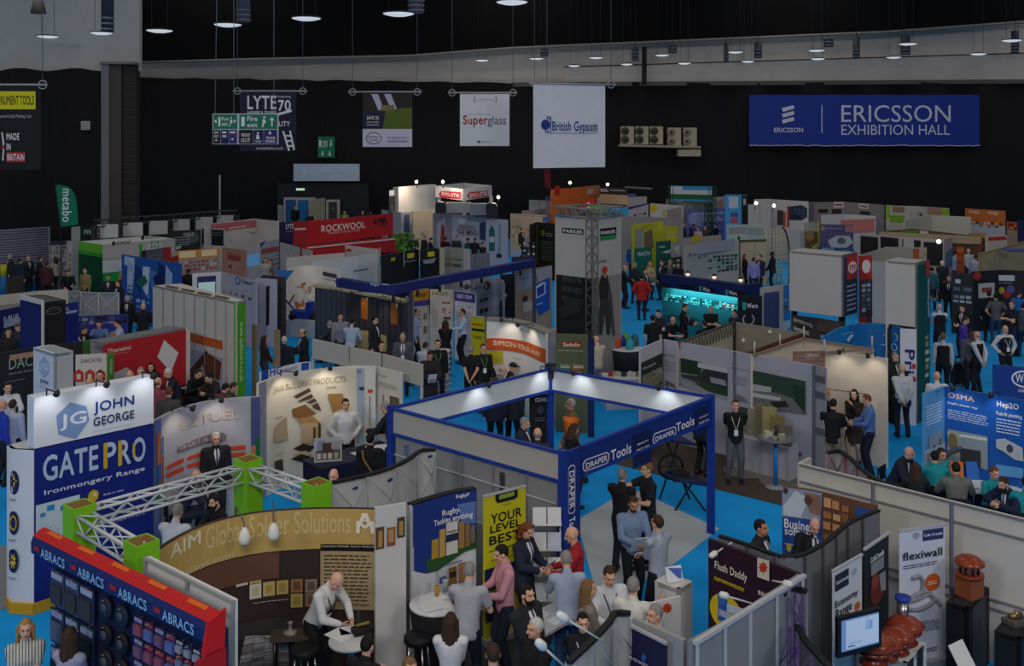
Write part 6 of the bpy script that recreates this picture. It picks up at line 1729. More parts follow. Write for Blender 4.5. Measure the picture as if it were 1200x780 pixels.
# ------------------------------------------------------------------ far left
root,sf = stand('grey ribbed roller shutter under the left black curtain',[(-60,273),(58,265.5)],2.85,'7b7e90',[('r',56.5,266,58.5,330,'9a9aa4')],name='roller_shutter',cat='shutter')
mb = MB()
for k in range(24):
 v = k / 24; mb.tube([sf.pt(0,v + .02,.02),sf.pt(.985,v + .02,.02)],.05,'7b7e90',6)
mb.build('slats',root)
stand('white product rack of small pale items beside the roller shutter',[(58,283),(78,282)],2.35,'8d8a92',[('R',0,.93,1,1,'2c2a4c'),('g',58.5,287,77.5,326,8,8,['c4c0c4','6a6670','a8a0a0','4a4450'],.7)],name='product_rack',cat='rack')
stand('cream curved panel with a dark spray mark right of the product rack',[(78,282),(98,283)],2.4,'b5a898',[('e',87,292,6,7,'c9bfae'),('g',80,296,97,318,3,4,['8a7a68','a8988a','6a5c50'],.7)],name='display_panel_stand',cat='stand')
stand('dark Metabo board with green letter below the feather flag',[(94,262.5),(110,263)],3.1,'2c3033',[('r',97,268,107,275,'27603c'),('t','m',99,269,106,274,W)],cat='board',name='sign_board_stand')
stand('white narrow post panel below the feather flag',[(84.5,266),(94,265)],3.1,'b4b4b8',[],cat='panel',name='post_panel_stand')
GT = [(112,262),(142,259),(170,257),(198,255.5),(226,253),(252,251),(276,249.5)]
gp = [G(x,y,3.3) for x,y in GT]
root = thing('truss_gantry','black truss gantry carrying a row of six white square panels, far left','truss',(gp[3].x,gp[3].y,0))
mb = MB()
for a,b in zip(gp,gp[1:]): truss(mb,a,b,.28,M('3a3a3e',.5),.03,4)
mb.build('truss_beam',root)
for p in (gp[0],gp[3],gp[-1]):
 mb = MB(); truss(mb,(p.x,p.y,0),(p.x,p.y,3.2),.24,M('3a3a3e',.5),.025,10); mb.build('leg',root)
for x0,y0,x1,y1 in ((113.5,263,138,272),(144,261,167,269.5),(174.5,259,196,272),(202,257,222,268),(229,254.5,249,267),(254,252.5,273,261)):
 i = min(5,int((x0 - 112) / 27)); d = (gp[i].y + gp[i + 1].y) / 2 - .35
 y1 = y0 + 16; a,b,c,e = D(x0,y1,d),D(x1,y1 - 1,d),D(x1,y0 - .5,d),D(x0,y0,d)
 mb = MB(); mb.slab([a,b,c,e],.06,'b9b8bc',(0,-1,0)); mb.build('light_panel',root)
SW,s1,s2,cs = boxstand('bright green shower wall stand with pale fascia, far left',(120,287),2.6,92.5,205,'3f9a30','0f9a3c',roof='c9ccce',decl=[('R',0,.86,1,1,'6aba2a'),('R',0,0,1,.8,'0d4a24')],decr=[('R',0,.76,1,1,'b0aaa8'),('t','showerwall',136,280,153,287,'3a3a3c'),('t','showerwall',170,274,186,280,'3a3a3c'),('e',133,285,2.2,2.6,'3a3a3c'),('e',167,278.5,2.2,2.6,'3a3a3c'),('R',0,.55,.38,.75,'c4c6c8'),('r',163,286,166,330,'0aa83a'),('r',171,284,190,298,'b9bcb4'),('g',176,281,190,296,4,3,['3c7a4c','a9b4a4'],.6)])
root,sf = stand('dark blue and grey low stand right of the green shower stand',[(166,294),(196,289.5)],2.7,'5a5c70',[('R',0,0,.16,1,'20242c'),('r',192,290,200,305,'a02a2c'),('l',174,296,190,310,3,'7a7c90')])
root,sf = stand('black stand with a round grey poster, behind the blue water wall',[(200,270.5),(235,269)],2.9,'1f2224',[('e',226,278,7,7,'4a5458'),('l',204,276,224,288,4,'8d9498'),('t','HIGH-R',215,272,227,277,'b4bcc0'),('p',[(201,290),(212,287),(212,291),(201,294)],'b9bcc4')])
root,sf = stand('white framed dark screens, right of the black poster stand',[(234,266.5),(263,268)],2.9,'b0aeae',[('r',236.5,268,262,288,'15171a'),('l',237,270,262,277,2,'5a5c60')])
root,sf = stand('white fascia stand with a pink Remmers-style band, left of the Rockwool sign',[(240,263),(300,256),(326,259)],3.1,'c6bfbc',[('p',[(247,262.5),(300,257.5),(300,266),(262,271),(247,271)],'b8606a'),('l',268,263,288,269,1,'e4ccd0'),('t','fischer',292,271,299,274,'b03a44'),('g',265,276,278,284,3,2,['b05a64','d0c0c0'],.5)])
stand('dark purple sign stand with the letters LYTE, left of the Rockwool sign',[(326,260.5),(344.5,259.5)],3.0,'26204a',[('t','LYTE',335,262,344,268,W),('l',335,270,343,272,1,'a0a0c0')])
root,sf = stand('stand with two lit orange panels over white shelves of red items',[(200,294.5),(257,290.5)],2.5,'a39692',[('r',207.5,294,232,302,'d88a2c'),('r',233,292,257,300,'d88a2c'),('r',210,295,229,301,'ecd8a8'),('r',236,293,254,299,'ecd8a8'),('g',216,302,255,318,8,3,['b04a44','c9b4ac','8a6a64','d2c6c0'],.8)])
more(root,[(193,304),(209,299)],2.4,'a0282c',[('r',195,310,208,318,'3a5aa8'),('t','uniblo',198,311,207,317,W)],part='red_wing')
stand('dusky pink panel with a house drawing, far left centre',[(260,289.5),(288,293)],2.6,'a0786c',[('r',267,298,282,306,'8a4038'),('g',268,305,281,316,3,2,['3a2422','b0948c','5a3430'],.8),('l',267,295,284,299,1,'8a2c2a')])
stand('white panel with a pale blue screen right of the dusky pink panel',[(288,290),(305,287.5)],2.6,'a8a8b4',[('r',288,299,304,310,M('6aa8dc',.3,'screen'))])
stand('shelf wall of small dark bottles left of the Rockwool stand',[(305,284),(327,280)],2.33,'a3a2ac',[('p',[(305,285),(312,281),(305,291)],'2a3a9a'),('r',306,292,326,294,'a04a44'),('g',307,295,327,320,6,4,['3a3c48','b9b8c0','6a6c7c'],.6)])
root,sf = stand('low white stand with small framed pictures below the Rockwool sign',[(328,284),(365,294)],2.5,'b2aeac',[('g',328,288,362,302,6,2,['3a3c44','8d8f98','d0ccc8'],.5)])
stand('white low walled stand below the Rockwool sign',[(336,302),(374,298.5),(404,296)],2.4,'c3bfbc',[])
stand('long pale blue white low wall behind the orange swoosh display',[(366,306),(420,300),(446,296)],2.3,'c9d0d4',[('l',414,313,432,319,1,'2a3a6c'),('p',[(472 - 30,300),(446,300),(446,312),(440,312)],'2a9ac0')])
# Rockwool sign box
root = thing('exhibition_stand','big red sign box reading ROCKWOOL above a lower red fascia','stand',(*T(405,262,4.0),0))
A,B,C_ = T(361,259,3.6),T(460.5,250,3.6),T(344,259.8,3.6)
sfr = wall(root,[A,B],2.62,3.6,'b5222a',[('t','ROCKWOOL',376.5,259,428,272,'eaded8'),('t','FIRESAFE INSULATION',384,268,421,274.5,'e0c0bc',False),('e',440,260.5,2,3,'3a1c10')] + [('p',[(442 + 3 * k,258 - k * .8),(444 + 3 * k,255.5 - k),(447 + 3 * k,258 - k * .5),(447 + 3 * k,263 + k * .3),(444 + 3 * k,265 + k * .4),(446 + 3 * k,261)],'3a1c10') for k in range(3)],t=.06,name='sign_front')
wall(root,[C_,A],2.62,3.6,'9a1c24',[('l',345.5,265,359,271,1,'e0c0bc')],t=.06,name='sign_side')
A2,B2 = T(360,289.5,2.58),T(463,279,2.58)
wall(root,[A2,B2],2.0,2.58,'a81f27',[('R',0,.9,1,1,'cfc6c2')],t=.5,name='lower_fascia')
wall(root,[A2 + VX * .3 + Vector((.3,.6)),B2 + Vector((0,.6))],0,2.0,'8a7a76',[('r',443,290,460,312,'a09a96'),('r',446,294,458,306,'8a3030')],name='back_wall')
for p in (A2,B2):
 mb = MB(); mb.box((p.x,p.y + .3,1.0),(.2,.2,2.0),'8a1c22'); mb.build('post',root)
stand('low white stand with grey fascia below the right of the Rockwool sign',[(403,287),(443,292),(446,290)],2.5,'c0c3c4',[('r',406,291,412,295,'a83a38')])
# navy entrance with pale blue hall sign
d = 69.0
root = thing('entrance_porch','dark navy entrance porch with glazed blue doors under a pale blue hall sign','entrance',(D(378,0,d).x,d,0))
wall(root,[D(325,0,d).xy,D(432,0,d).xy],0,zy(215,d),'20252f',[('r',346,220,358,223.5,'26332c'),('r',347,220.5,357,223,M('b4d0b8',.4,'glow')),('r',346,224,357.5,228,'15181c'),('r',325.5,240,332,262,'a3a398')],t=.2,name='wall_panel')
wall(root,[D(344,0,d - .4).xy,D(421,0,d - .4).xy],zy(212,d - .4),zy(192,d - .4),'bcd2ea',[('p',[(355,198),(359,197),(359,204),(355,205)],'d4e2f0'),('t','ERICSSON',377,195,418,202,'d4e2f0',False),('t','EXHIBITION HALL',377,204,418,209,'d4e2f0',False),('r',371,195,371.6,210,'d4e2f0')],t=.2,name='hall_sign')
wall(root,[D(332.5,0,d - .5).xy,D(369,0,d - .5).xy],0,zy(231.5,d - .5),'b9b8b4',[('r',334.5,234,347,262,'1c5a94'),('r',349,234,361.5,262,'1f7ab8')],t=.3,name='door_frame')
wall(root,[D(365,0,d - 2).xy,D(381,0,d - .6).xy],0,zy(233,d - 1.5),'a8a694',t=.1,name='door_leaf')
wall(root,[D(382,0,d - .5).xy,D(398,0,d - .5).xy],0,zy(234,d - .5),'b4b4ae',[('r',385,236.5,395,262,'3c3e42'),('r',389,243,391,245,'8d8d90')],t=.2,name='door_frame')
wall(root,[D(370,0,d - .45).xy,D(384,0,d - .45).xy],0,zy(240,d - .45),'2a3a6c',t=.1,name='blue_panel')
mb = MB(); P4 = [D(320,0,60.3).xy,D(446,0,60.3).xy,D(446,0,68.2).xy,D(320,0,68.2).xy]; mb.prism(P4,0,.8,'3a3d45')
setp(mb.build('stage_platform'),'raised dark platform before the navy entrance porch, behind the Rockwool sign','platform')
root = thing('lighting_mast','thin white mast standing above the gantry before the black curtain','mast',D(257.5,250,55))
p = D(257.5,205,55); mb = MB(); mb.tube([(p.x,55,0),p],.05,'9a9a9c',6); mb.build('mast',root); root.location.z = 0
for ch in root.children: ch.location.z += LOC[root.name].z
# glue stand with spotlights
EV = thing('exhibition_stand','tall white stand with two red EVO-STIK signs and spotlights on its roof','stand',(*T(530,222,4.5),0))
E1,E2,E3 = T(511,217.8,4.1),T(543.5,221.4,4.1),T(575.5,217.3,4.1)
for a,b,dec in ((E1,E2,[('p',[(514,227.5),(517,223.5),(540,225),(540,233),(517,232),(514,228)],'b22a2e'),('t','EVO-STIK',518,224.8,539,231.5,W)]),(E2,E3,[('p',[(547,229),(550,225),(572,223),(572,230.5),(550,233),(547,229.5)],'b22a2e'),('t','EVO-STIK',550.5,223.8,571.5,232,W)])):
 wall(EV,[a,b],3.45,4.1,'c2bfc8',dec,name='sign_panel')
E4 = E1 + E3 - E2
wall(EV,[E1,E4],3.45,4.1,'c9c6c6',name='sign_panel'); wall(EV,[E4,E3],3.45,4.1,'c9c6c6',name='sign_panel')
for p in (E1 + (E3 - E1) * .05,E2 + Vector((0,.2)),E3):
 mb = MB(); mb.box((p.x,p.y + .15,1.74),(.2,.2,3.46),'b4b2b6'); mb.build('post',EV)
wall(EV,[T(467,219.5,4.1),T(511,216,4.1)],0,4.1,'d6d3cf',[('r',503.6,217,504,250,'a9a6a4'),('r',478,252,500,260,'b4a890')],t=.4,name='back_wall')
wall(EV,[T(456,223,3.95),T(467,222,3.95)],0,3.95,'2e3036',[('R',0,.92,1,1,'b9b9bc'),('g',457,229,466,250,2,4,['4a5468','2a2c34'])],name='dark_panel')
SPOT = bpy.data.lights
def far_spot(x,y,d,power,root,label=None):
 q = D(x,y,d)
 mb = MB(); mb.ball(q,.09,M('ffe9c8',.4,'bulb')); mb.tube([q,q + Vector((0,.3,-.35))],.03,'3a3a3c',6); mb.build('spotlight',root)
 l = bpy.data.lights.new('spot','POINT'); l.energy = power; l.color = (1,.85,.65); l.shadow_soft_size = .15
 o = bpy.data.objects.new('spot',l); o.location = q + Vector((0,-.3,.1)); COL.objects.link(o)
m_ = M('ffe9c8',.4,'bulb'); m_.node_tree.nodes['Principled BSDF'].inputs['Emission Color'].default_value = (1,.86,.62,1); m_.node_tree.nodes['Principled BSDF'].inputs['Emission Strength'].default_value = 3.0
far_spot(488,213,59,110,EV); far_spot(519,213,58,110,EV); far_spot(584,231,56,70,EV)
# stand below it: grey canopy booth
root,sf = stand('grey booth with curved dark canopies and the words Introducing the King',[(530,255),(571,255.5)],2.65,'b4b2c0',[('t','INTRODUCING',538,264,556,269,'26262c'),('t','THE KING',535,269,559,276,'26262c'),('r',548,270.5,550,275,'a02a2c'),('e',541,259,5,3,'dcdae4'),('e',558,259,5,3,'dcdae4'),('p',[(562,262),(569,259),(569,282),(562,280)],'2a3a6c')])
wall(root,[T(507,249.5,2.85),T(530,250.5,2.85)],0,2.85,'8d8c98',[('p',[(512,262),(522,255),(522,290),(512,290)],'b4b0b8'),('p',[(517,266),(519,262),(521,266),(521,288),(516,288)],'a0303a')],name='column')
wall(root,[T(530,250.5,2.8),T(571,254,2.8)],2.5,2.8,'9a98a6',name='header')
wall(root,[T(570,256,2.75),T(595,257.5,2.75)],0,2.75,'b4b4c4',[('p',[(573,270),(576,263),(580,270),(580,294),(573,294)],'2a6a5c'),('r',573.5,277,579.5,284,'c4c8cc'),('r',584,262,587,300,'8a98ac'),('r',582,297,588,302,'2c2c34')],name='column')
for x0,x1,y0,y1 in ((510,522,236.5,250),(569.5,583,238,256)):
 P = [D(x0,y1,53.5),D(x0,y0 + 3,53.5),D(x0 + 2,y0,53.5),D(x1 - 3,y0 + 1,53.5),D(x1,y0 + 4,53.5),D(x1,y1,53.5)]
 mb = MB(); mb.slab(P,1.0,'2e2f34',(0,-1,0)); mb.build('canopy',root)
mb = MB(); a,b = D(551,252,54.2),D(570,239,54.2); mb.box(((a.x + b.x) / 2,54.6,(a.z + b.z) / 2),(b.x - a.x,.8,b.z - a.z),'9a9aa4'); a,b = D(522,250,54.5),D(551,238,54.5); mb.box(((a.x + b.x) / 2,55.1,(a.z + b.z) / 2),(b.x - a.x,.6,b.z - a.z),'c4c0b8'); mb.build('roof_box',root)
stand('warm beige wall left of the Introducing the King booth',[(484,247),(508,245)],2.85,'b8a68c',[('g',492,268,503,290,2,3,['8a8aa0','a89a88'])])
stand('grey and blue stand with a striped door, right of the Rockwool sign',[(447,245.5),(470,249),(484,247.5)],2.75,'aaa8aa',[('r',458,258,473,288,'3a4048'),('r',473,252,480,275,'4a5a80'),('r',448,246,470,249,'d0ccc8'),('g',450,252,458,285,3,5,['9aa64a','b0ada8','5a5c50'])])
root,sf = stand('lime green plant wall beside the Rockwool stand',[(459,275),(479,272)],2.4,'5a7a1c',[('g',459,276,479,296,7,6,['7aa022','486a18','94b838','3a5414'],1.0)])
# black and yellow power tool panels
root,sf = stand('row of black panels with yellow labels before the Introducing the King booth',[(448,300),(474,294.5),(491,292)],2.6,'1b1b1d',[('r',458,302,463,305,'b4a81c'),('r',477,297,485,301.5,'c4b81c'),('l',474,303,488,308,2,'8d8f92'),('r',472.5,294,473.5,312,'b9b098')])
more(root,[(493,293),(515,291)],2.6,'1b1b1d',[('r',501,295,509,300,'c4b81c'),('p',[(495,305),(511,302),(508,308),(497,309)],'8d8f92')],part='panel'); more(root,[(515,290),(521,290)],2.65,'a8a28a',part='post')
root,sf = stand('grey stand with a dark label strip, right of the black yellow panels',[(521,289),(543,291)],2.6,'8d8c86',[('r',522,302,541,305,'26261c'),('t','STANLEY',523,302.3,533,304.7,'c4b81c'),('g',522,306,541,314,6,1,['2c2e30','6a6c70'])])
more(root,[(543,291),(550,292)],2.6,'b4b0b4',part='end_panel'); more(root,[(550,298),(574,296)],2.2,'77747c',[('r',557,298,557.5,312,'5a5860'),('r',565,298,565.5,312,'5a5860')],part='low_wall')

# ------------------------------------------------------------------ far centre
root,sf = stand('orange lit sign stand below the large white banner',[(646,222),(703,217)],3.9,'c4622a',[('r',650,218,656,229,'a8241c'),('r',686,218,702,228,'b87858'),('e',692,224,4,3,'c9a898')])
far_spot(668,214,58,40,root); far_spot(712,216,59,30,root)
root,sf = stand('dark sign stand with white words, right of the orange lit stand',[(703,219),(735,220.5)],3.9,'2c2728',[('t','BOSTIK',704,221,713,225,W),('l',715,221,733,225,1,'a9a8ac'),('r',703,227,736,240,'b99a7c')])
mb = MB(); a,b = G(733,219,3.95),G(764,221,3.95); mb.beam(a,b,.12,.1,'6a6868'); mb.build('boom',root)
stand('pair of white panels with grey print, left of the Parker tower top',[(620,234),(661,236.5)],3.0,'b4b4b8',[('l',622,236,632,241,2,'8d8d94'),('l',635,236,650,241,2,'8d8d94'),('r',632,233,633,246,'6a6a70')])
stand('long white wall behind the Parker tower',[(700,231.5),(758,230)],3.2,'bcb4b4',[('r',735,227,745,231,'5a68a8')])
stand('blue topped white beam stand left of the Parker tower top',[(640,231),(690,228.5)],3.3,'a9a8ac',[('r',640,229.5,668,233.5,'2f5aa8')])
stand('red box with a white figure 2, above the Parker tower',[(684,234),(697,233)],3.4,'a5282c',[('t','2',687.5,237,692,243.5,W)])
root,sf = stand('green and blue striped fascia right above the Parker tower',[(690,241.5),(736,243.5)],3.1,'2f9ac4',[('r',690,240,712,248,'7aa83a'),('l',714,242.5,730,246,1,'b4dcec')],z0=2.6)
for u in (.02,.98):
 p = sf.pt(u,0,-.1); mb = MB(); mb.box((p.x,p.y,1.3),(.1,.1,2.6),'6a6c70'); mb.build('post',root)
stand('white stand with a purple slanted roof edge, right of the Parker tower top',[(733,242),(760,238)],3.1,'b9b3b4',[('p',[(733,243),(760,237.5),(760,239),(736,246)],'4a3c78'),('g',742,246,758,255,3,1,['3c3a40','8d8a90'],.6)])
stand('white panels with a yellow disc, behind the beige wall',[(762,238),(800,241)],3.0,'b4b2b4',[('e',766,244,4,5,'c9b41c'),('r',762,240,770,255,'c2c0c0'),('e',766,244,4,5,'c9b41c'),('g',772,243,780,254,2,2,['c4b83a','d0d0c0']),('p',[(782,246),(799,242),(799,256),(782,256)],'8d8480')])
stand('plain grey beige wall right of the Parker tower',[(728,253),(762,254),(800,256)],2.8,'918883',[])
root,sf = stand('bright yellow green stand with grey door, right of the Parker tower',[(741,263),(777,259.5)],2.8,'b2b41c',[('r',744,268,754,292,'8d8d88'),('p',[(755,272),(764,268),(766,290),(755,292)],'6a5c48'),('t','MEGA TOOLS',752,262,770,268,'9a9c1c',False)])
more(root,[(778,265.5),(794,264.5)],2.7,'a9a82c',[('l',781,270,791,280,3,'c9c67a')],part='yellow_panel')
stand('teal sign stand with white letters, right of the Parker tower',[(744,291),(764,289.5)],1.95,'17635c',[('t','MAKITA',747,294,762,300,'b9d0cc')])
stand('teal board with a white arrow mark above the crowd',[(769.5,283),(786,281.5)],2.15,'145a54',[('p',[(775,296),(789,290),(784,297)],'b9c8c4'),('l',772,287,780,291,1,'b9d0cc')])
stand('white panel right of the teal arrow board',[(786,284),(800,284.5)],2.1,'8d9290',[('p',[(789,290),(796,286),(796,300)],'b4b8b4')])
stand('dark wall of tiny white print with a green leaf mark, left of the Parker tower',[(621.5,263),(630,260),(651,262)],2.8,'24241f',[('e',636.5,273,2.5,3.5,'6a7a24'),('l',640,272,648,278,2,'8d8f80'),('l',634,281,649,306,8,'5a5c50'),('r',628,262,631,310,'55552a')])
stand('warm cream stand wall with two men in front, left of the dark print wall',[(598,250),(640,252)],2.5,'c0a88a',[('r',606,252,641,254,'2f5ab0'),('r',636,254,642,260,'2f5ab0'),('g',600,262,612,280,3,3,['a88a70','d0bca0'])])
stand('grey white folded panels with a printed header, far centre',[(612,247),(660,242)],2.55,'aaa6aa',[('l',622,248,650,252,1,'77747c')])
stand('navy low counter stand with stacked grey cups, left of the Parker tower',[(600,301),(628,300)],2.1,'24284c',[('g',612,282,628,300,3,4,['3c3c5c','b4b4bc'],.6),('r',600,292,611,299,'8d9ab4')])

# ------------------------------------------------------------------ far right
root,sf = stand('blue white and green fascia on a green truss, far right centre',[(786,217.5),(834,218.5)],4.0,'2f8ac4',[('R',0,.45,1,.74,'c2c4c8'),('R',0,.12,1,.45,'1d5a3c'),('r',786,218,800,224,'b4c0d0')],z0=3.1)
for u in (.02,.9,1.0):
 p = sf.pt(u,0,-.2); mb = MB(); truss(mb,(p.x,p.y,0),(p.x,p.y,4.05),.3,M('1d4a34',.5),.03,12); mb.build('truss_post',root)
stand('white product shelves under the green truss',[(780,233),(812,236),(836,232)],3.0,'8d8c86',[('g',800,236,828,243,7,2,['c4c4c4','3a3c3c','9a9a9a'],.6),('r',786,231,800,238,'b4ae94')])
stand('blue violet cloudy wall with white heading, far right centre',[(804,245),(850,243.5)],2.58,'6a72b4',[('p',[(806,252),(835,248),(848,258),(830,268),(808,262)],'9aa4d0'),('l',810,247,848,252,1,'c9cce4'),('g',822,258,848,264,3,1,['4a54a0','5a64ac'],.9),('g',806,264,848,274,5,2,['4a4a84','7a7cb4'])])
stand('white wall piece left of the pale blue tower',[(837,231),(851,230)],3.2,'b0aca8',[('p',[(840,236),(848,233),(848,243),(840,244)],'9a8478')])
root,s1,s2,cs = boxstand('pale blue tower with white window and red block, far right centre',(869,228),3.7,850,876,'3f94d0','26282c',roof='5aa4d8',decl=[('r',854,230,865,244,'b4c0c8'),('r',856,249,865,254,'4a4a8a'),('r',856,255,865,261,'b04a54')],decr=[('r',871,233,874,240,'a9acb0')],name='display_tower',cat='tower',u=Vector((.95,.3)),v=Vector((-.97,.2)))
root,sf = stand('white wall stand with two starry spotlights, far right centre',[(877,239.5),(903,239)],3.2,'b0acaa',[('r',890,240,890.6,266,'8d8a88')])
far_spot(886,238,53,50,root); far_spot(907,241,53,50,root)
root,sf = stand('white stand with oval picture of dark pipes and red columns, far right',[(884,233.5),(900,233),(947,236)],3.4,'bcb6b4',[('p',[(925,242),(940,240),(946,244),(946,254),(940,258),(925,258)],'262c44'),('g',926,243,944,256,4,3,['8d98b0','3c4a70','1c1c28']),('r',918,248,921,266,'b0482c'),('r',922.5,241,925,266,'a0301c'),('r',911,246,918,264,'3a3638')])
stand('pale glazed counter with lamps, in front of the white starry stand',[(852,263),(876,263),(897,264.5)],2.6,'aeb8b8',[('r',854,266,875,274,'8d9898'),('r',877,266,895,276,'97a0a0')])
stand('grey beige row of stands with square number signs, far right',[(948,237),(990,236.5),(1036,240)],3.1,'8a8380',[('r',977,236.5,989,243,'cfc8c4'),('l',978,237,988,242,1,'6a2c2c'),('r',1006,238,1018,245,'cfc8c4'),('l',1007,239,1017,244,1,'6a2c2c'),('r',959,245,970,249,'2c2624'),('r',975,245,986,250,'2c2624'),('r',948,238,954,258,'6a6078'),('r',1008,247,1020,252,'33302c')])
stand('white roofed stand below the number signs, far right',[(963,252),(990,251),(1026,253)],2.7,'b9bcc0',[('p',[(985,258),(1025,256),(1025,272),(985,272)],'b06a64'),('l',988,259,1022,264,1,'c9d0d8')])
stand('purple picture wall of a chrome machine, far right',[(960,262.5),(1000,263.5)],2.6,'4a466c',[('p',[(970,282),(980,276),(995,276),(1000,284),(992,290),(974,290)],'a9acb4'),('e',986,282,5,4,'5a5c68'),('r',962,265,967,270,'8d7a58'),('l',968,265,988,270,1,'77749a'),('r',990,264,1000,272,'a06a70')])
stand('jungle picture panel with a brown animal shape beside the purple machine wall',[(942,261),(960,261.5)],2.6,'7a7c70',[('r',943,271,959,292,'4a3c24'),('e',949,276,5,6,'7a5a30'),('p',[(952,288),(959,284),(959,292),(952,292)],'a08a24'),('r',958.5,260,960,294,'a89a20')])
stand('blue green banner strip lettered Festool under the purple machine wall',[(958,288.5),(990,291),(1000,292)],2.1,'14507c',[('t','FESTOOL',964,290,978,294.5,'b9dce0'),('t','FESTOOL',988,293,999,297,'b9dce0'),('R',0,.0,1,.86,'9a96a0')])
stand('cream wall with green edge posts, left of the lattice arch',[(867,281),(898,280)],2.22,'b9ad94',[('r',884,282,884.6,320,'8d8470'),('r',867,281,898,283,'4a5a3c')])
root,sf = stand('green post at the left of the cream wall',[(864.5,277),(867.5,277)],2.4,'12503c',[],cat='post',name='post_stand')
# lattice arch
root = thing('lattice_arch','cream lattice arch screen behind the talking group, right of the cream wall','screen',(*T(912,268,2.7),0))
d = T(912,268,2.7).y
mb = MB()
for k in range(5): mb.tube([D(898 + k * 4.2,335,d),D(898 + k * 4.2,267 + k * .6,d)],.035,'b4ad90',5)
mb.tube(smooth_pts([D(x,y,d) for x,y in ((917,266),(921,272),(924,285),(925,305),(925,335))],4),.05,'4a4434',6)
for k in range(14): mb.tube([D(898,269 + k * 4.8,d),D(917 + min(7,k * 2),267.5 + k * 4.8,d)],.028,'b4ad90',5)
mb.build('lattice',root)
stand('pale grey white wall right of the lattice arch',[(925,268),(942,268.5)],2.7,'a9a8ae',[('r',938,272,942,300,'8d8c90')])
stand('white low stand with green display of small pipes, left of the green post',[(803,290),(830,284),(866,281)],2.5,'a8a4a0',[('r',817,285,861,292,'9a98a4'),('g',806,292,828,306,4,4,['5a6a64','8d9a94','2c3a34'],.7),('g',830,296,865,320,7,5,['1c5a4c','10342c','7a9a90','2a6a5c'],.9)])
stand('yellow edged low wall below the blue violet wall',[(800,279),(822,277),(845,275)],2.4,'9a9690',[('r',810,277,822,282,'b4a41c')])
stand('row of dark green machine displays below the blue violet wall',[(776,303),(806,300),(866,305)],1.5,'2c3c38',[('g',776,304,866,322,14,3,['1c2a28','8d9a96','2a6a5c','4a5c58','b4bcb8'],.8)])
# lime stand etc. at the right end
stand('lime green stand with small house pictures, far right',[(1038,240.5),(1075,241.5),(1112,244)],3.1,'b0aaa0',[('r',1038.5,240,1043,256,'7aac20'),('r',1043,252,1060,261,'6a9a24'),('r',1046,242,1060,249,'8d6a54'),('r',1087,243,1104,253,'9a7a64'),('r',1104,244,1112,253,'7aac20'),('g',1066,246,1082,254,3,1,['5a5448','a89a84'])])
stand('orange fascia with two white signs, far right',[(1131,244),(1178,247)],3.0,'c4692c',[('t','FIXED',1136,246.5,1148,250.5,'ecdcc8'),('t','FIXED',1158,247.5,1170,252,'ecdcc8'),('R',0,0,1,.72,'b4b4b8'),('g',1139,258,1175,268,8,2,['2c2e34','8d90b0','c4c4cc'],.7)])
stand('white long wall below the lime green stand, far right',[(1060,258),(1092,252),(1138,254)],2.8,'bfb8ac',[])
root,sf = stand('navy fabric column at the right edge',[(1193,258),(1206,258)],3.0,'1c2650',[],name='display_tower',cat='tower')
stand('small red picture stand left of the navy column',[(1180,259.5),(1194,261)],2.7,'a08a74',[('r',1181,260,1193,270,'a0302c'),('g',1182,262,1192,269,3,2,['c9a060','5a2a20','d8d0c0'])])
root,sf = stand('beige roofed brown lit stand, far right',[(1030,271),(1070,268),(1150,277)],2.35,'6a4c3c',[('R',0,.84,1,1,'a89478'),('r',1054,270,1076,275,'5a8a2c'),('r',1078,270,1088,276,'d0c8bc'),('p',[(1120,277),(1124,274),(1124,286),(1119,284)],'c4c0b0')])
far_spot(1100,283,43,25,root)
root,sf = stand('row of black panels in white frames, right of the number signs',[(1006,272.5),(1060,278),(1106,281)],2.6,'b0aaa4',[('r',1008.5,276,1029,300,'1d1c1f'),('r',1032,277,1053,302,'1d1c1f'),('r',1057.5,280,1079,304,'1d1c1f'),('r',1082.5,283,1105,312,'1d1c1f')])
more(root,[(1106,281),(1116,277.5)],2.6,'9a98a4',[('p',[(1108,296),(1116,290),(1116,312),(1108,314)],'4a6a98')],part='end_panel')
root,sf = stand('roofless grey panelled stand with red strip and chair, right of the white box sign',[(1012,298),(1040,289),(1086,290)],2.5,'9a948c',[('r',1070,291,1077,306,'a8482c'),('g',1078,290,1086,306,2,3,['8d8a5c','b4ac90'])])
more(root,[(1022,305),(1085,312)],2.5,'b2aeac',part='front_wall')
stand('white stand with red arc sign, far right',[(1155,276),(1180,275.5)],2.6,'b4aca4',[('p',[(1158,278),(1178,276.5),(1180,281),(1158,282)],'a0302c'),('r',1160,282,1178,295,'a8a4a0')])
stand('shelf of orange and red boxes, far right',[(1132,278),(1155,277.5)],2.2,'26221f',[('g',1134,280,1153,300,3,6,['b0501c','c4641c','8a3414'],.85),('r',1134,273,1155,279,'b08a4c')])
stand('tall stack of orange panels left of the shelf of red boxes',[(1121,289),(1130,289.5)],2.2,'a0481c',[('g',1121,290,1130,320,1,6,['b4541c','8a3c14','c4641c'],.85)],name='panel_stack',cat='stack')
root,s1,s2,cs = boxstand('plain plywood coloured box stand with pale roof, right edge',(1149,297),2.5,1148,1240,'a88a64','b2966c',roof='b0a48c',decr=[])
mb = MB(); a = G(1192,293,2.52); mb.box(a,(1.0,.6,.06),'3a4a98'); mb.build('roof_panel',root)
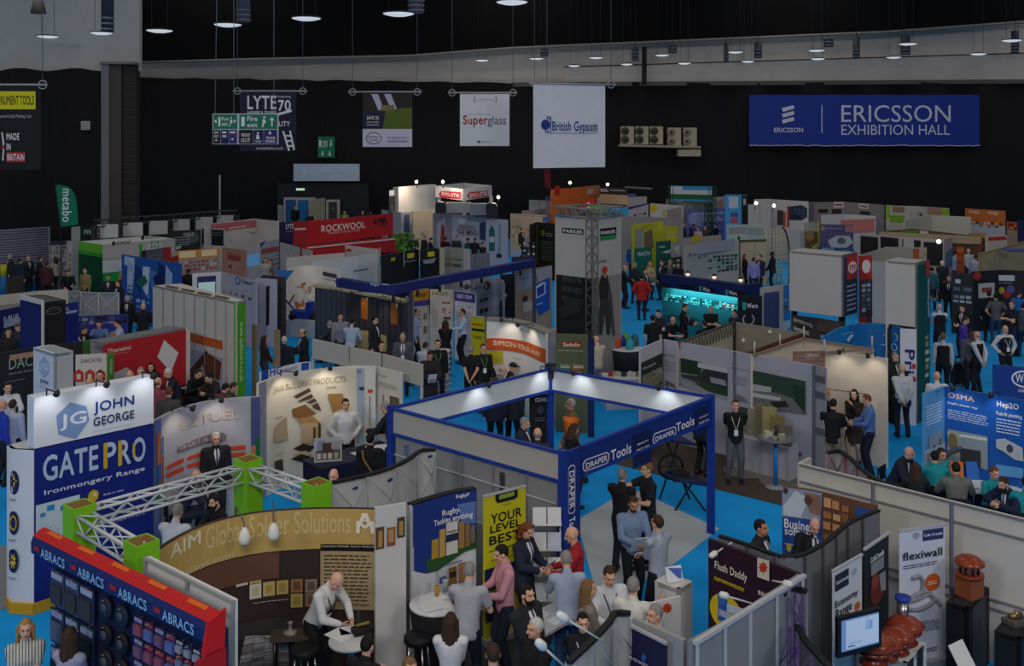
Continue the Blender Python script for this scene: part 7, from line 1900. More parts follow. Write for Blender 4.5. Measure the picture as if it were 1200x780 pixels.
root,sf = stand('dark wall with colour wheels and white Osmo sign, right edge',[(1140,318),(1175,316),(1240,319)],2.2,'201f24',[('e',1145,323,5,5,'a03028'),('e',1173.5,340,4,4,'a89424'),('e',1184.5,339,5,5,'5a4c94'),('e',1180,345,5,4,'9a2c2c'),('r',1170,322,1189,329,'c0c4c8'),('t','OSMO',1171.5,323,1187.5,328,'201f24'),('r',1146,332,1165,348,'b0b4b0'),('r',1150,337,1162,342,'8a4434'),('l',1170,330,1188,333,1,'8d9094')])
root,sf = stand('dark board of pale photo tiles left of the colour wheel wall',[(1115,319),(1140,321)],2.2,'2b2f36',[('g',1118,323,1138,334,2,1,['9aa8b4','b4c0c8'],.8),('g',1117,335,1139,342,2,1,['5a6a7c','4a5a6c'],.9),('g',1117,344,1139,356,3,2,['8d9cac','6a7a8c','a9b4bc'],.9)])
# ------------------------------------------------------------------ visitors and staff, from the front of the hall to the back
p = person
BK_,NV,GY,WH,LB,DG = '17171b','1d2338','6a6c72','d9d9dc','a9b6cf','2c2d33'
# bottom centre group
P_PINK = p(585,637,'hold',-75,'c98f9c','1f2433','short','dark','man in pink shirt holding a red folder beside the yellow banner',skin='pink')
p(551,656,'reach',172,'a7a7ae','1e2230','short','grey','grey-haired man in pale grey polo facing the table by the Rugby display',kind='tee')
p(528,716,'clasp',178,'d4d2d4','23232a','long','brown','long-haired woman in white jumper with black sleeve bands at the bottom edge',fem=True,topkind='')
p(617,683,'clasp',48,'26282e','1c2030','short','dark','dark-haired man in black jacket looking down, in front of the pink shirt',kind='jacket',beard='dark')
p(628,722,'talk',-58,'1c1c20','1c1c20','short','white','white-haired man in black coat with pale scarf at the bottom',kind='coat')
p(578,752,'stand',185,'8d8a88','2a2c33','short','brown','brown-haired man in grey top at the bottom edge, back turned')
P_CURL = p(619,612,'hold',55,'23283a','17181d','curly','red','woman with curly auburn hair in navy blazer holding papers',fem=True,kind='jacket')
p(480,768,'stand',30,'55505a','2a2c33','short','fair','fair-haired person barely in frame at the bottom edge left of the striped jumper')
p(668,617,'hold',-95,'a3232a','23262e','bald','','bald man in red jumper beside the blue corner sign',lan='2c2c30')
p(663,643,'reach',186,'9ca6bd','2f4064','short','grey','grey-haired man in pale blue shirt and jeans facing the leaflet table')
p(689,677,'clasp',100,'8f8478','2a2a30','long','fair','woman with light brown long hair in patterned top facing right',fem=True,topkind='plaid')
p(715,663,'hold',12,'d2d4d9','2c3038','short','brown','brown-haired man in open white shirt looking down at papers',lan='2c2c30')
p(742,674,'point',155,'d5d2c9','2a2c33','short','grey','man in cream shirt with back turned reaching to the white counter',kind='tee')
p(768,706,'stand',-62,'d6d5d3','2a2c33','short','grey','grey-haired man in white shirt behind the shield sign')
p(683,716,'clasp',5,'1a1b20','1a1b20','short','dark','dark-haired woman in black top with lanyard behind the grey pop-up back',fem=True,lan='c9c9d0')
P_DEN = p(743,581,'hold',15,'7488a6','15161b','short','brown','bearded man in denim shirt holding papers on the pale floor',beard='brown',skin='tan')
p(771,602,'fold',-140,'a9b0bf','1a1c24','short','brown','man in pale checked shirt with folded arms beside the denim shirt',topkind='plaid')
P_POLO = p(729,547,'fold',150,'1b1c20','20222a','short','grey','grey-haired man in black polo seen from behind under the Draper fascia',kind='tee')
p(759,540,'point',-75,'1d2029','1c1e26','short','fair','man in black polo with pointing arm under the Draper fascia',kind='tee')
p(862,467,'back',-8,'18191d','55575f','short','brown','man in black polo with lanyard, hands behind back, before the paving wall',lan='b9d0a0',kind='tee',skin='pink')
p(823,461,'stand',130,'1d1e24','16171c','short','dark','man in dark suit standing behind the right Draper post',kind='jacket')
p(669,466,'walk',-85,'77634c','3a3a40','short','white','white-haired man in brown coat walking behind the Draper stand',kind='coat')
p(674,495,'hold',120,'1c1c20','1c1c20','long','brown','long brown-haired woman in black inside the Draper frame',fem=True)
p(617,488,'hold',80,'252c3e','1f2430','short','grey','grey-haired man in dark blue jacket seen over the white fascia',kind='jacket')
p(630,501,'stand',170,'2a2e38','1f2430','fringe','grey','bald man with grey fringe seen over the white fascia')
# solder stand
P_SOLD = p(400,674,'bend',62,'d6d4d2','1b1b1f','bald','','bald man in white shirt bending to write at the small table',lan='23232a',skin='pink')
p(432,742,'sit',150,'1e1e23','1e1e23','short','dark','dark-haired man in black sitting at the bottom edge by the writing man')
# bottom left
p(30,723,'clasp',25,'c2bfb4','2c2c33','long','blonde','blonde woman in striped short-sleeved blouse at the bottom left',fem=True,kind='tee',topkind='stripe')
p(82,733,'clasp',165,'9a98b0','2c2c33','long','brown','woman with very long brown hair facing the ABRACS wall',fem=True)
# gate furniture and truss ring
p(210,588,'reach',170,'c3c8d2','2c303c','short','grey','grey-haired man in pale shirt inside the truss ring, back turned')
p(251,578,'sit',-50,'1a1a1f','1f2026','short','dark','bearded man in black sitting inside the truss ring',beard='dark')
p(253,505,'stand',25,'26262b','23232a','short','white','white-haired man in dark suit before the purple grey pop-up display',kind='jacket',skin='pink')
p(232,550,'sitlean',120,'23283c','23283c','bald','','bald person bending in navy below the white-haired man in suit')
p(405,466,'hips',20,'d9d9db','17171b','short','dark','man in white shirt with hands on hips before the cream display',lan=None)
P_SATCH = p(434,506,'stand',168,'16171c','1d1f28','short','dark','man in black jacket with a tan satchel strap, back turned',kind='jacket')
p(449,470,'reach',-110,'22232b','1b1c22','short','grey','grey-haired man in dark jacket reaching over the brochure table',kind='jacket')
p(391,549,'stand',-10,'3a3c44','26282f','bald','','bald head seen over the white pop-up back',skin='pink')
# far left mid
p(15,467,'stand',175,'b3bdd6','1b1f2e','short','brown','man in pale blue shirt and navy trousers standing left of the John George stand')
p(9,447,'talk',40,'c9ccd6','23252e','short','dark','smiling man in white shirt at the left edge by the Dacatie wall')
p(2,468,'stand',140,'2a3fae','23252e','bald','','bald person in bright blue at the left edge')
p(10,384,'stand',30,'2c2a2c','2a2c33','short','brown','brown-haired person standing before the K-BLUE wall, leftmost')
p(22,377,'stand',-30,'35383c','2a2c33','cap','5a5e58','person in grey green cap standing before the K-BLUE wall')
p(105,442,'stand',170,'6a5c55','2a2c33','bald','','bald man standing behind the John George sign beside the Dacatie panel')
p(117,433,'stand',15,'c4b8a8','2a2c33','short','brown','brown-haired man in cream top behind the John George sign')
p(152,434,'stand',20,'8a7a72','2a2c33','bald','','bald man before the red wall, leftmost')
p(165,429,'stand',5,'b4b8c4','2a2c33','short','grey','balding man in pale shirt before the red wall',skin='pink')
p(177,424,'stand',10,'1d1d22','1d1d22','long','dark','dark-haired woman in black jacket before the red wall',fem=True,kind='jacket')
p(195,431,'reach',-60,'20222a','23252e','short','white','white-haired man in dark suit before the red wall',kind='jacket')
p(185,442,'stand',160,'9a4a52','2a2c33','fringe','fair','balding man in red top at the right end of the John George sign')
p(198,452,'stand',185,'4a4440','2a2c33','short','red','red-haired person with back turned right of the John George sign')
p(234,432,'sitlean',60,'16161a','23252e','short','brown','brown-haired man in black leaning over before the timber poster')
p(243,437,'sitlean',-40,'33262a','23252e','short','dark','dark-haired person leaning before the timber poster, on the right')
p(266,448,'sitlean',140,'6a3a34','23252e','short','dark','dark-haired person bending at the counter by the green end panel')
p(276,447,'sitlean',100,'5a5448','23252e','short','brown','brown-haired person beside the counter under the green end panel')
p(100,382,'sitlean',70,'1c1e2a','23252e','short','brown','man in dark suit in profile at the meeting table, far left',kind='jacket')
p(116,375,'sit',10,'5f76a8','23252e','short','dark','man in mid blue shirt sitting at the meeting table, far left')
p(137,374,'sit',-60,'aab4c6','23252e','short','dark','man in pale shirt sitting at the right of the meeting table')
p(132,388,'sit',175,'b09a80','23252e','short','blonde','blond head with back turned at the meeting table')
p(149,345,'stand',10,'202126','202126','short','grey','man in dark suit with blue shirt facing out by the water graphic wall',kind='jacket')
p(168,355,'hold',190,'1b1c22','1b1c22','bald','','bald man in black suit with back turned by the water graphic wall',kind='jacket')
p(127,321,'stand',15,'25262c','1c1d22','short','dark','dark-haired man in suit behind the grey woven pop-up',kind='jacket')
p(139,328,'stand',-40,'1f2025','1c1d22','short','brown','man in dark jacket right of the dark-haired man behind the woven pop-up',kind='jacket')
p(142,319,'stand',120,'1a1a1f','1c1d22','long','blonde','blonde woman in black behind the woven pop-up',fem=True)
p(80,316,'reach',30,'17171c','1c1d22','short','brown','man in black bending before the product rack')
p(100,313,'stand',-20,'8d7a50','1c1d22','short','brown','brown-haired man in mustard top by the cream curved panel')
for x,y,c,l in ((12,297,'33302e','white-haired person in grey'),(23,302,'22283c','person in navy jacket'),(33,299,'2c2c33','person in dark grey'),(47,300,'1b1b20','person in black'),(55,306,'4a2226','person in dark red')):
 p(x,y,'stand',{12: -60,23: 160,33: 60,47: 120,55: 175}[x],c,'1f2026','short','grey' if x in (12,33) else 'brown',l + ' in the huddle before the roller shutter',kind='jacket')
p(65,300,'stand',-120,'a39a90','2a2c33','long','brown','woman in pale top before the product rack, right of the huddle',fem=True)
# aisle behind the cream display
P_PRES = p(363,335,'clasp',-5,'d8d6d6','15161b','short','blonde','blonde woman in white blouse and black trousers before the orange swoosh',fem=True)
p(353,385,'hold',-70,'1f2128','1f2128','fringe','brown','bald man in dark suit standing in the blue aisle',kind='jacket')
p(333,393,'stand',178,'242632','1f2128','short','white','white-haired man in navy suit with back turned in the blue aisle',kind='jacket')
p(310,392,'clasp',120,'4a3424','4a4a50','long','brown','long brown-haired woman between the timber door edges',fem=True)
p(386,375,'sit',-120,'3a3c48','23252e','short','grey','grey-haired man in grey suit sitting by the slate cabin',kind='jacket')
p(399,366,'stand',20,'8d8f98','23252e','short','dark','dark-haired man in grey shirt by the slate cabin')
p(413,372,'reach',175,'a9b6cc','23252e','short','dark','man in light blue shirt with back turned at the slate cabin counter')
p(439,370,'stand',70,'24262c','24262c','short','dark','man in charcoal suit under the left amber lamp',kind='jacket')
p(447,399,'stand',30,'3a1c20','23252e','short','dark','man in dark red jumper standing at the cabin counter')
p(472,389,'stand',5,'55555a','2a2a30','short','grey','man in grey suit with badge beside the cabin corner column',kind='jacket',lan='b9c4d8')
p(487,361,'stand',90,'9fb0cc','1c1e26','short','brown','man in pale blue shirt in profile before the orange headed poster')
p(522,374,'clasp',178,'16171b','16171b','long','brown','woman in black with back turned before the cream poster',fem=True)
p(542,361,'talk',-70,'b6c2da','16171d','short','brown','man in light blue shirt and black trousers before the purple headed poster')
p(590,341,'talk',80,'1d1d21','1d1d21','short','brown','man in black shirt at the counter by the rounded grey pop-up')
p(499,400,'sit',150,'c2c6d0','23252e','short','brown','man in white shirt with back turned near the paper stack')
p(513,397,'stand',10,'191b1e','191b1e','short','dark','man in black with green lanyard behind the paper stack',lan='6a9a5c')
P_RED = p(504,411,'hold',12,'2a2426','1f2028','short','dark','man in dark jacket over red shirt holding papers by the paper stack',kind='coat',skin='tan')
p(552,404,'back',175,'1a1a1e','1a1a1e','short','grey','grey-haired man in black polo, hands behind, back turned in the aisle',kind='tee')
p(566,402,'stand',20,'1d1f20','1d1f20','short','brown','man in black with green lanyard right of the black polo',lan='6a9a5c')
p(584,417,'sit',60,'19191d','23252e','bald','','bald man in black shirt sitting before the orange banded display',kind='tee')
p(590,428,'sit',110,'77787c','2a2c33','fringe','grey','balding man in grey top sitting over the white Draper fascia',kind='tee')
p(602,424,'sit',100,'23242a','23242a','cap','1d1f28','person in dark cap sitting at the orange banded display')
p(580,441,'stand',175,'1e2233','1a1b22','short','brown','man in dark clothes with back turned behind the white Draper fascia',kind='jacket')
p(600,440,'stand',160,'22262f','1a1b22','short','grey','man in dark blue with back turned behind the white Draper fascia, right one',kind='jacket')
# around the Parker tower
p(698,393,'hold',-150,'c4b5a2','8d93a4','bald','','bald man in beige shirt by the small table under the Parker tower')
p(733,311,'hold',100,'1b1d22','1d2233','fringe','fair','balding man in black jacket right of the Parker tower',kind='jacket')
p(752,321,'hips',175,'a9231f','1d2233','short','dark','person in bright red jacket with back turned',kind='jacket')
p(741,285,'stand',170,'1f4a9a','1d2233','short','brown','person in blue jacket with back turned under the yellow green stand',kind='jacket')
p(765,368,'stand',170,'1a1b1e','1a1b1e','short','dark','man in black shirt with back turned left of the Wera tool wall',kind='tee')
p(771,362,'hold',-40,'23252b','23252b','short','dark','dark-haired man in black facing left by the Wera tool wall',kind='tee')
p(789,371,'sit',40,'191a1d','191a1d','bald','','bald man in black sitting before the Wera tool wall',kind='tee')
p(804,355,'hold',70,'1c1c20','1c1c20','short','brown','man in black with lanyard before the Wera tool wall',lan='b9b9c0')
p(833,357,'fold',10,'17181b','17181b','short','grey','grey-haired man in black before the Wera tool wall',kind='tee')
p(861,362,'stand',-60,'1c1d20','1c1d20','short','dark','dark-haired man in black beside the dark Wera panel',kind='tee')
p(826,375,'sit',170,'232427','232427','short','brown','brown head with back turned before the Wera tool wall')
for k,(x,y,c,hc) in enumerate(((744,307,'2a2c33','fringe'),(762,306,'b4a080','blonde'),(776,304,'1c1d22','brown'),(786,304,'77707a','grey'),(795,307,'1b1b20','dark'),(757,313,'3a3c44','brown'))):
 p(x,y,'hold' if k % 2 else 'stand',[150,20,-60,100,-20,60][k],c,'1f2128','short' if hc != 'blonde' else 'long','grey' if hc == 'fringe' else hc,['grey-haired man in dark jacket','blonde woman in pale top','brown-haired man in black suit','grey-haired man in grey','dark-haired man in black','brown-haired man in slate jacket'][k] + ' in the crowd under the teal signs',fem=(hc == 'blonde'),kind='jacket' if k in (0,2,5) else 'shirt')
p(873,297,'fold',60,'17171b','17171b','long','red','red-haired woman in black by the cream wall',fem=True)
p(883,301,'stand',175,'8a84c0','23252e','short','brown','man in lilac shirt with back turned by the cream wall')
p(891,298,'stand',-60,'2a3050','1f2230','short','brown','man in navy jacket between lilac shirt and black suit',kind='jacket')
p(905,294,'clasp',-110,'1d1d22','1a1a1f','short','dark','man in black suit before the lattice arch',kind='jacket',skin='dark')
for k,(x,y,c) in enumerate(((801,261,'2c2c33'),(813,262,'3a3440'),(818,265,'b0a0a0'),(826,264,'4a3a3a'),(839,262,'1d1f28'))):
 p(x,y,'stand',[60,150,-30,20,-80][k],c,'1f2128','short',['dark','brown','dark','brown','dark'][k],['dark-haired man in black','brown-haired man in grey','person in pale top','person in brown top','man in navy suit'][k] + ' before the blue violet wall')
# right side
p(970,453,'hold',100,'1b1b1f','9a8468','long','blonde','blonde woman in black top and beige trousers by the cream brick stand',fem=True)
p(977,466,'hold',150,'1a1a1e','8d8168','short','dark','man in black polo and khaki trousers with back turned by the brick stand',kind='tee')
p(1001,455,'chin',-40,'2a2020','_3a2c2c','long','dark','dark-haired woman in short dark dress by the brick stand',fem=True)
P_PHONE = p(1014,461,'hold',-100,'5a78b4','1d2233','short','red','man in blue shirt looking at a paper by the brick stand')
p(1049,412,'chin',15,'23251f','23251f','short','grey','grey-bearded man in dark suit with hand on chin by the blue pop-up',kind='jacket',beard='grey')
p(1057,427,'back',178,'c6c8cd','1f2430','bald','','bald man in white shirt with back turned in the blue aisle')
p(1098,435,'stand',175,'c9c9cc','1f2430','bald','','bald man in white shirt behind the OSMA wall')
p(1068,524,'sitlean',50,'1f2635','1f2635','bald','','bald man in navy suit sitting near the OSMA wall',kind='jacket',skin='pink')
p(1073,540,'sit',165,'26262b','26262b','long','brown','long-haired woman in black sitting at the white meeting table',fem=True)
p(1095,527,'sit',170,'17909a','23252e','short','dark','dark-haired man in teal shirt with back turned at the meeting table',kind='tee')
p(1104,524,'sit',20,'2f9aa4','23252e','short','brown','brown-haired man in teal shirt facing out, before the OSMA wall',kind='tee')
p(1120,540,'sit',165,'6d6c68','23252e','short','dark','man in grey jacket sitting with back turned at the meeting table',kind='jacket')
p(1166,546,'sit',15,'17909a','23252e','short','red','red-haired woman in teal facing out at the meeting table',kind='tee',fem=True)
p(1174,558,'sitlean',-70,'1c2440','1c2440','short','brown','man in navy suit leaning over the meeting table at the right',kind='jacket',beard='brown')
p(1203,556,'sit',150,'17909a','23252e','short','dark','person in teal cut by the right edge')
p(891,607,'stand',55,'25262b','25262b','short','dark','dark-haired man in black suit at the end of the grey folding wall',kind='jacket',skin='tan')
p(956,608,'reach',0,'1e2026','1e2026','bald','','bald man in dark suit looking down before the Business software picture',kind='jacket',skin='pink')
p(1101,356,'fold',176,'c4c4c8','16171b','bald','','bald man in black waistcoat with back turned beside the green tower',vest='1a1b1f')
p(1105,389,'stand',165,'b9bac0','16171b','short','fair','fair-haired man in black waistcoat below the bald man',vest='1a1b1f')
p(1127,356,'hold',-60,'1a1b1f','1a1b1f','short','dark','dark-haired man in black jacket facing left in the right aisle',kind='jacket',skin='pink')
p(1133,370,'hold',60,'4a3aa0','1f2233','short','brown','person in violet top looking down in the right aisle')
p(1137,385,'stand',5,'5a5c64','1f2128','short','dark','dark-skinned man in grey checked shirt in the right aisle',skin='dark',topkind='plaid',lan='b9b9c0')
p(1145,388,'back',-150,'c2c3c8','17181c','fringe','grey','balding man in black waistcoat turned away in the right aisle',vest='1a1b1f')
p(1178,381,'hips',5,'cbccd0','17181c','bald','','bald man in black waistcoat facing out above the blue wall',vest='1a1b1f',lan='d0d0d4')
p(1167,343,'hips',172,'55575c','2f4466','short','dark','man in grey tee and jeans with hands on hips before the colour wheels',kind='tee')
p(1159,340,'stand',160,'1a1b1f','1a1b1f','short','dark','man in black with back turned before the dark photo tiles')
p(1195,340,'hold',120,'1a6aae','1f2a44','short','brown','person in blue tee before the colour wheel wall',kind='tee')
p(1199,354,'stand',150,'4a4c50','1f2a44','short','dark','person in dark grey top cut by the right edge',kind='tee')
p(1092,312,'stand',165,'2a5a64','1f2230','short','dark','man in dark teal shirt in the far right aisle')
p(1104,305,'back',178,'1e2230','1c1f2a','short','white','white-haired man in navy suit with back turned in the far right aisle',kind='jacket')
p(1112,322,'stand',-30,'1d1f26','1c1f2a','short','brown','brown-haired man in black beside the dark photo tiles in the far right aisle',kind='jacket')
p(1084,322,'walk',20,'2c2e36','1c1f2a','short','dark','dark-haired man in slate walking out from behind the green tower')
p(1186,352,'fold',-60,'22242a','1f2a44','short','fair','fair-haired man in black between the grey tee and the blue tee',kind='tee')
p(1120,293,'stand',120,'9aa8c4','2a3048','short','dark','man in pale blue shirt by the orange panel stack')
p(1135,291,'stand',175,'c4c6cc','2a3048','short','white','white-haired man in white shirt by the red box shelf')
p(1143,298,'stand',150,'a3b0c8','2a3048','short','brown','man in light blue shirt left of the plywood stand')
p(1038,256,'stand',170,'22252c','2a2a2e','short','dark','person in black left of the lime green stand')
# far middle
FARP = [(485,275,'1f2028','dark','man in dark jacket by the beige wall'),(497,275,'26262c','brown','brown-haired man before the beige wall'),(506,278,'1a1a20','dark','dark-haired man left of the white column'),(522,277,'17181c','dark','man in black before the white column'),(535,276,'33303a','brown','person in grey before the words Introducing the King'),(548,278,'1c4a4c','dark','person in teal before the words Introducing the King'),(557,278,'23242c','brown','man in dark suit before the words Introducing the King'),(566,283,'15161a','dark','man in black at the right of the grey booth')]
for k,(x,y,c,hc,l) in enumerate(FARP):
 p(x,y,'stand' if k % 2 else 'hold',[20,-50,100,170,10,-120,160,60,-20][k],c,'1d1e24','short','grey' if hc == 'fringe' else hc,l)
p(311,301,'stand',20,'b9b6b4','2a2c33','short','dark','dark-haired man in white shirt before the bottle shelf wall')
p(317,303,'stand',-40,'8a6a5a','2a2c33','short','brown','brown-haired woman right of the white shirt before the bottle shelf',fem=True)
p(611,267,'stand',60,'2a2420','2a2420','short','dark','man in dark suit before the cream stand wall',kind='jacket')
p(618,268,'stand',-60,'8d8078','2a2c33','short','fair','man in beige jacket facing the dark suit before the cream wall',kind='jacket')
p(221,314,'stand',170,'2a2024','2a2c33','short','brown','person in dark red coat behind the white door maker wall',kind='coat')
p(243,340,'stand',160,'5a5c64','2a2c33','bald','','bald person before the pale screen of the ring logo stand')
FARQ = [(346,240.5,'15161a','man in black standing in the glazed entrance'),(363,247.5,'1c1c22','dark-haired person at the right of the glazed entrance'),(404,246,'8a9a3c','person in lime vest behind the Rockwool sign'),(425,246,'3a3c44','person in grey behind the Rockwool sign'),(434,245.5,'26262c','person in black behind the right end of the Rockwool sign')]
for k,(x,y,c,l) in enumerate(FARQ):
 p(x,y,'stand',[0,40,-20,30,160,90][k],c,'1d1e24','short','dark' if k != 5 else 'white',l,base=.8)
# ------------------------------------------------------------------ tables, papers, bags and small things
def table(label,c,size,h,top='d8d8d8',cloth=None,rz=0.0,leg='8d8f94',name='table',group=None):
 r = thing(name,label,'table',(c[0],c[1],0),group)
 mb = MB(); mb.box((c[0],c[1],h - .02),(size[0],size[1],.04),top,rz=rz); mb.build('tabletop',r)
 if cloth:
  mb = MB(); mb.box((c[0],c[1],h / 2 - .02),(size[0] * .98,size[1] * .98,h - .04),M(cloth,.9,'cloth'),rz=rz); mb.build('table_skirt',r)
 else:
  R = Matrix.Rotation(rz,3,'Z')
  for sx in (-1,1):
   for sy in (-1,1):
    q = R @ Vector((sx * (size[0] / 2 - .06),sy * (size[1] / 2 - .06),0))
    mb = MB(); mb.tube([(c[0] + q.x,c[1] + q.y,0),(c[0] + q.x,c[1] + q.y,h - .03)],.022,M(leg,.35,'metal'),8); mb.build('leg',r)
 return r
def rtable(label,c,rad,h,top,leg,name='round_table',cloth=None):
 r = thing(name,label,'table',(c[0],c[1],0))
 mb = MB(); mb.lathe((c[0],c[1],h - .04),[(rad * .97,0),(rad,.015),(rad,.03),(rad * .97,.04)],top,28); mb.build('tabletop',r)
 if cloth:
  mb = MB(); mb.lathe((c[0],c[1],.01),[(rad * .80,0),(rad * .84,h * .5),(rad * .99,h - .06)],M(cloth,.9,'cloth'),28); mb.build('table_skirt',r)
 else:
  mb = MB(); mb.tube([(c[0],c[1],.02),(c[0],c[1],h - .03)],.04,leg,12); mb.build('leg',r)
  mb = MB(); mb.lathe((c[0],c[1],0),[(rad * .75,.0),(rad * .75,.02),(.06,.04)],'77797e',24); mb.build('base',r)
 return r
def sheet(p,w,d,rz,label,col='dcdcdc',group=None,rot=None,name='paper_sheet',th=.004):
 mb = MB(); mb.box(p,(w,d,th),col,rz=rz,rot=rot)
 return setp(mb.build(name),label,'paper',group)
def held(root,pose,fem,label,w=.21,d=.297,col='dedede',name='paper_sheet',cat='paper',tilt=-55,out=.03):
 """a sheet held in the two hands of a person"""
 a,b = hand_world(root,pose,fem,1),hand_world(root,pose,fem,-1)
 yaw = root.rotation_euler.z
 c = (a + b) / 2 + Matrix.Rotation(yaw,3,'Z') @ Vector((0,-.10,.03))
 R = Matrix.Rotation(yaw,3,'Z') @ Matrix.Rotation(math.radians(tilt),3,'X')
 mb = MB(); mb.box(c,(w,d,.008),col,rot=R)
 return setp(mb.build(name),label,cat)
held(P_PINK,'hold',False,'red folder held by the man in the pink shirt',.24,.32,'a8232c','folder','folder')
held(P_CURL,'hold',True,'white papers held by the woman with curly auburn hair')
held(P_DEN,'hold',False,'large white paper held by the man in the denim shirt',.36,.32)
held(P_RED,'hold',False,'pale paper held by the man over the red shirt')
held(P_PHONE,'hold',False,'white paper held by the man in the blue shirt',.18,.25)
# table before the curved Rugby display
c = G(520,760,0)
c = G(511,706,1.02)
rtable('round black skirted table with white top before the Rugby display',c,.36,1.02,'cfcfd0','2a2a2e',cloth='15151a')
for k,(x,y) in enumerate(((501,703),(512,699),(519,709),(506,712))):
 g = G(x,y,1.02); sheet((g.x,g.y,1.024 + k * .003),.21,.29,k * .7,'white leaflet on the skirted table by the Rugby display',group='leaflets on the skirted table')
g = G(512,698,1.03); mb = MB(); mb.lathe((g.x,g.y,1.036),[(.028,0),(.034,.12),(.036,.13),(.0,.125)],'c98f2a',14); setp(mb.build('drinking_glass'),'glass of orange juice on the skirted table','glass')
g = G(522,692,1.03); mb = MB(); mb.lathe((g.x,g.y,1.036),[(.035,0),(.04,.14),(.045,.15),(.0,.14)],'b4b4b8',14); setp(mb.build('beaker'),'pale plastic beaker beside the orange juice','beaker')
# stools
def barstool(x,y,h,label):
 c = G(x,y,h)
 r = thing('bar_stool',label,'stool',(c.x,c.y,0),'bar stools')
 mb = MB(); mb.lathe((c.x,c.y,h - .10),[(.17,0),(.19,.02),(.19,.08),(.16,.10),(0,.102)],'17171a',24); mb.build('seat',r)
 for k in range(4):
  a = k * math.pi / 2 + .5
  mb = MB(); mb.tube([(c.x + .12 * math.cos(a),c.y + .12 * math.sin(a),h - .1),(c.x + .2 * math.cos(a),c.y + .2 * math.sin(a),0)],.013,M('b4b4b8',.25,'metal'),8); mb.build('leg',r)
 mb = MB(); mb.tube([(c.x + .175 * math.cos(a),c.y + .175 * math.sin(a),.25) for a in [i * math.pi / 8 for i in range(17)]],.010,M('b4b4b8',.25,'metal'),6); mb.build('foot_ring',r)
barstool(490,743,.78,'black round bar stool beside the white end panel and the skirted table')
barstool(357,757,.78,'black round bar stool before the solder display')
# writing table of the solder stand
c = G(411,749,.98); rtable('small round white table with blue leg where the bald man writes',c,.28,.98,'c4c4c4','1a7ac2')
g = G(398,744,.98); sheet((g.x,g.y,.984),.24,.32,.9,'white form under the pen of the writing man')
g = G(412,738,.98); sheet((g.x,g.y,.984),.3,.22,.3,'open white booklet at the back of the small round table')
g = G(425,741,.98); mb = MB(); mb.box((g.x,g.y,1.02),(.26,.16,.07),'1f1c18',rz=.5); mb.tube([(g.x - .08,g.y,1.07),(g.x + .08,g.y + .05,1.09)],.02,'8a7a2c',8); setp(mb.build('tool_tray'),'black tray of brass pieces on the small round table','tray')
g = G(420,737,.98); mb = MB(); mb.lathe((g.x,g.y,.982),[(.035,0),(.035,.14),(.012,.20),(.012,.24),(.0,.242)],'2a3a2c',12); setp(mb.build('bottle'),'small dark bottle standing behind the brass pieces','bottle')
c = G(340,742,.78); table('low dark shelf table with trophy pieces behind the bar stool',c,(.5,.3),.78,'4a4038',leg='4a4038',rz=.1)
g = c; mb = MB(); mb.lathe((g.x,g.y,.782),[(.09,0),(.09,.03),(.02,.05),(.02,.12),(.04,.15),(.0,.16)],'8d8478',14); setp(mb.build('trophy'),'small grey trophy on the dark shelf table','trophy')
# leaflet rack and table inside the near side of the blue frame
c = G(640,690,.8)
r = thing('leaflet_rack','clear leaflet rack with white brochures left of the blue corner sign','rack',(*T(641,619,1.5),0))
b0 = T(641,619,1.5)
mb = MB()
for dx in (-.2,.2): mb.tube([(b0.x + dx,b0.y,0),(b0.x + dx,b0.y + .1,1.75)],.012,M('b0b0b4',.3,'metal'),6)
mb.build('frame',r)
for k in range(4):
 mb = MB(); mb.box((b0.x,b0.y - .02 + .03 * k,.45 + k * .36),(.44,.14,.03),'b4b6ba',rot=Matrix.Rotation(-.35,3,'X')); mb.build('shelf',r)
rr = random.Random(8)
for k in range(4):
 for j in range(2):
  mb = MB(); mb.box((b0.x - .11 + j * .22,b0.y - .045 + .03 * k,.58 + k * .36),(.20,.02,.26),rr.choice(['d0d0d0','c2c6cc','b4bcc8']),rot=Matrix.Rotation(-.35,3,'X'))
  setp(mb.build('brochure'),'white brochure in the clear leaflet rack','brochure','brochures in the rack')
c = G(650,720,.95); table('leaflet table between the visitors left of the blue corner sign',c,(.5,1.0),.95,'b4b6b8',rz=-.75)
for k in range(8):
 q = Vector((c.x,c.y,0)) + Matrix.Rotation(-.75,3,'Z') @ Vector((-.12 + .24 * (k % 2),-.36 + .24 * (k // 2),0))
 sheet((q.x,q.y,.955),.18,.2,-.75 + .15 * (k % 3),'small leaflet on the leaflet table left of the blue corner sign',['d4d4d4','a9b0b8','c4c8cc'][k % 3],'leaflets on the leaflet table')
# pressing machine inside the blue frame
c = G(785,592,0)
r = thing('tool_stand','black folding machine stand with navy tray tops, by the right Draper post','machine',c)
for k,(h,dx,dy) in enumerate(((1.15,.15,.55),(.55,.35,-.1))):
 mb = MB(); mb.box((c.x + dx,c.y + dy,h),(.8,.55,.05),'1d2850',rot=Matrix.Rotation(.4,3,'Z') @ Matrix.Rotation(.25,3,'Y')); mb.build('tray',r)
 mb = MB(); mb.box((c.x + dx - .2,c.y + dy,h + .08),(.34,.3,.14),'1c1d21',rz=.4); mb.build('toolbox',r)
 for sx in (-1,1):
  mb = MB(); mb.tube([(c.x + dx + sx * .3,c.y + dy - .2,0),(c.x + dx - sx * .15,c.y + dy + .1,h)],.02,'23242a',8); mb.build('leg',r)
mb = MB()
for k in range(6):
 a = k * 1.05; mb.tube([(c.x + .05,c.y + .2,.7),(c.x + .05 + .22 * math.cos(a),c.y + .2,.7 + .22 * math.sin(a))],.015,'2c2d33',6)
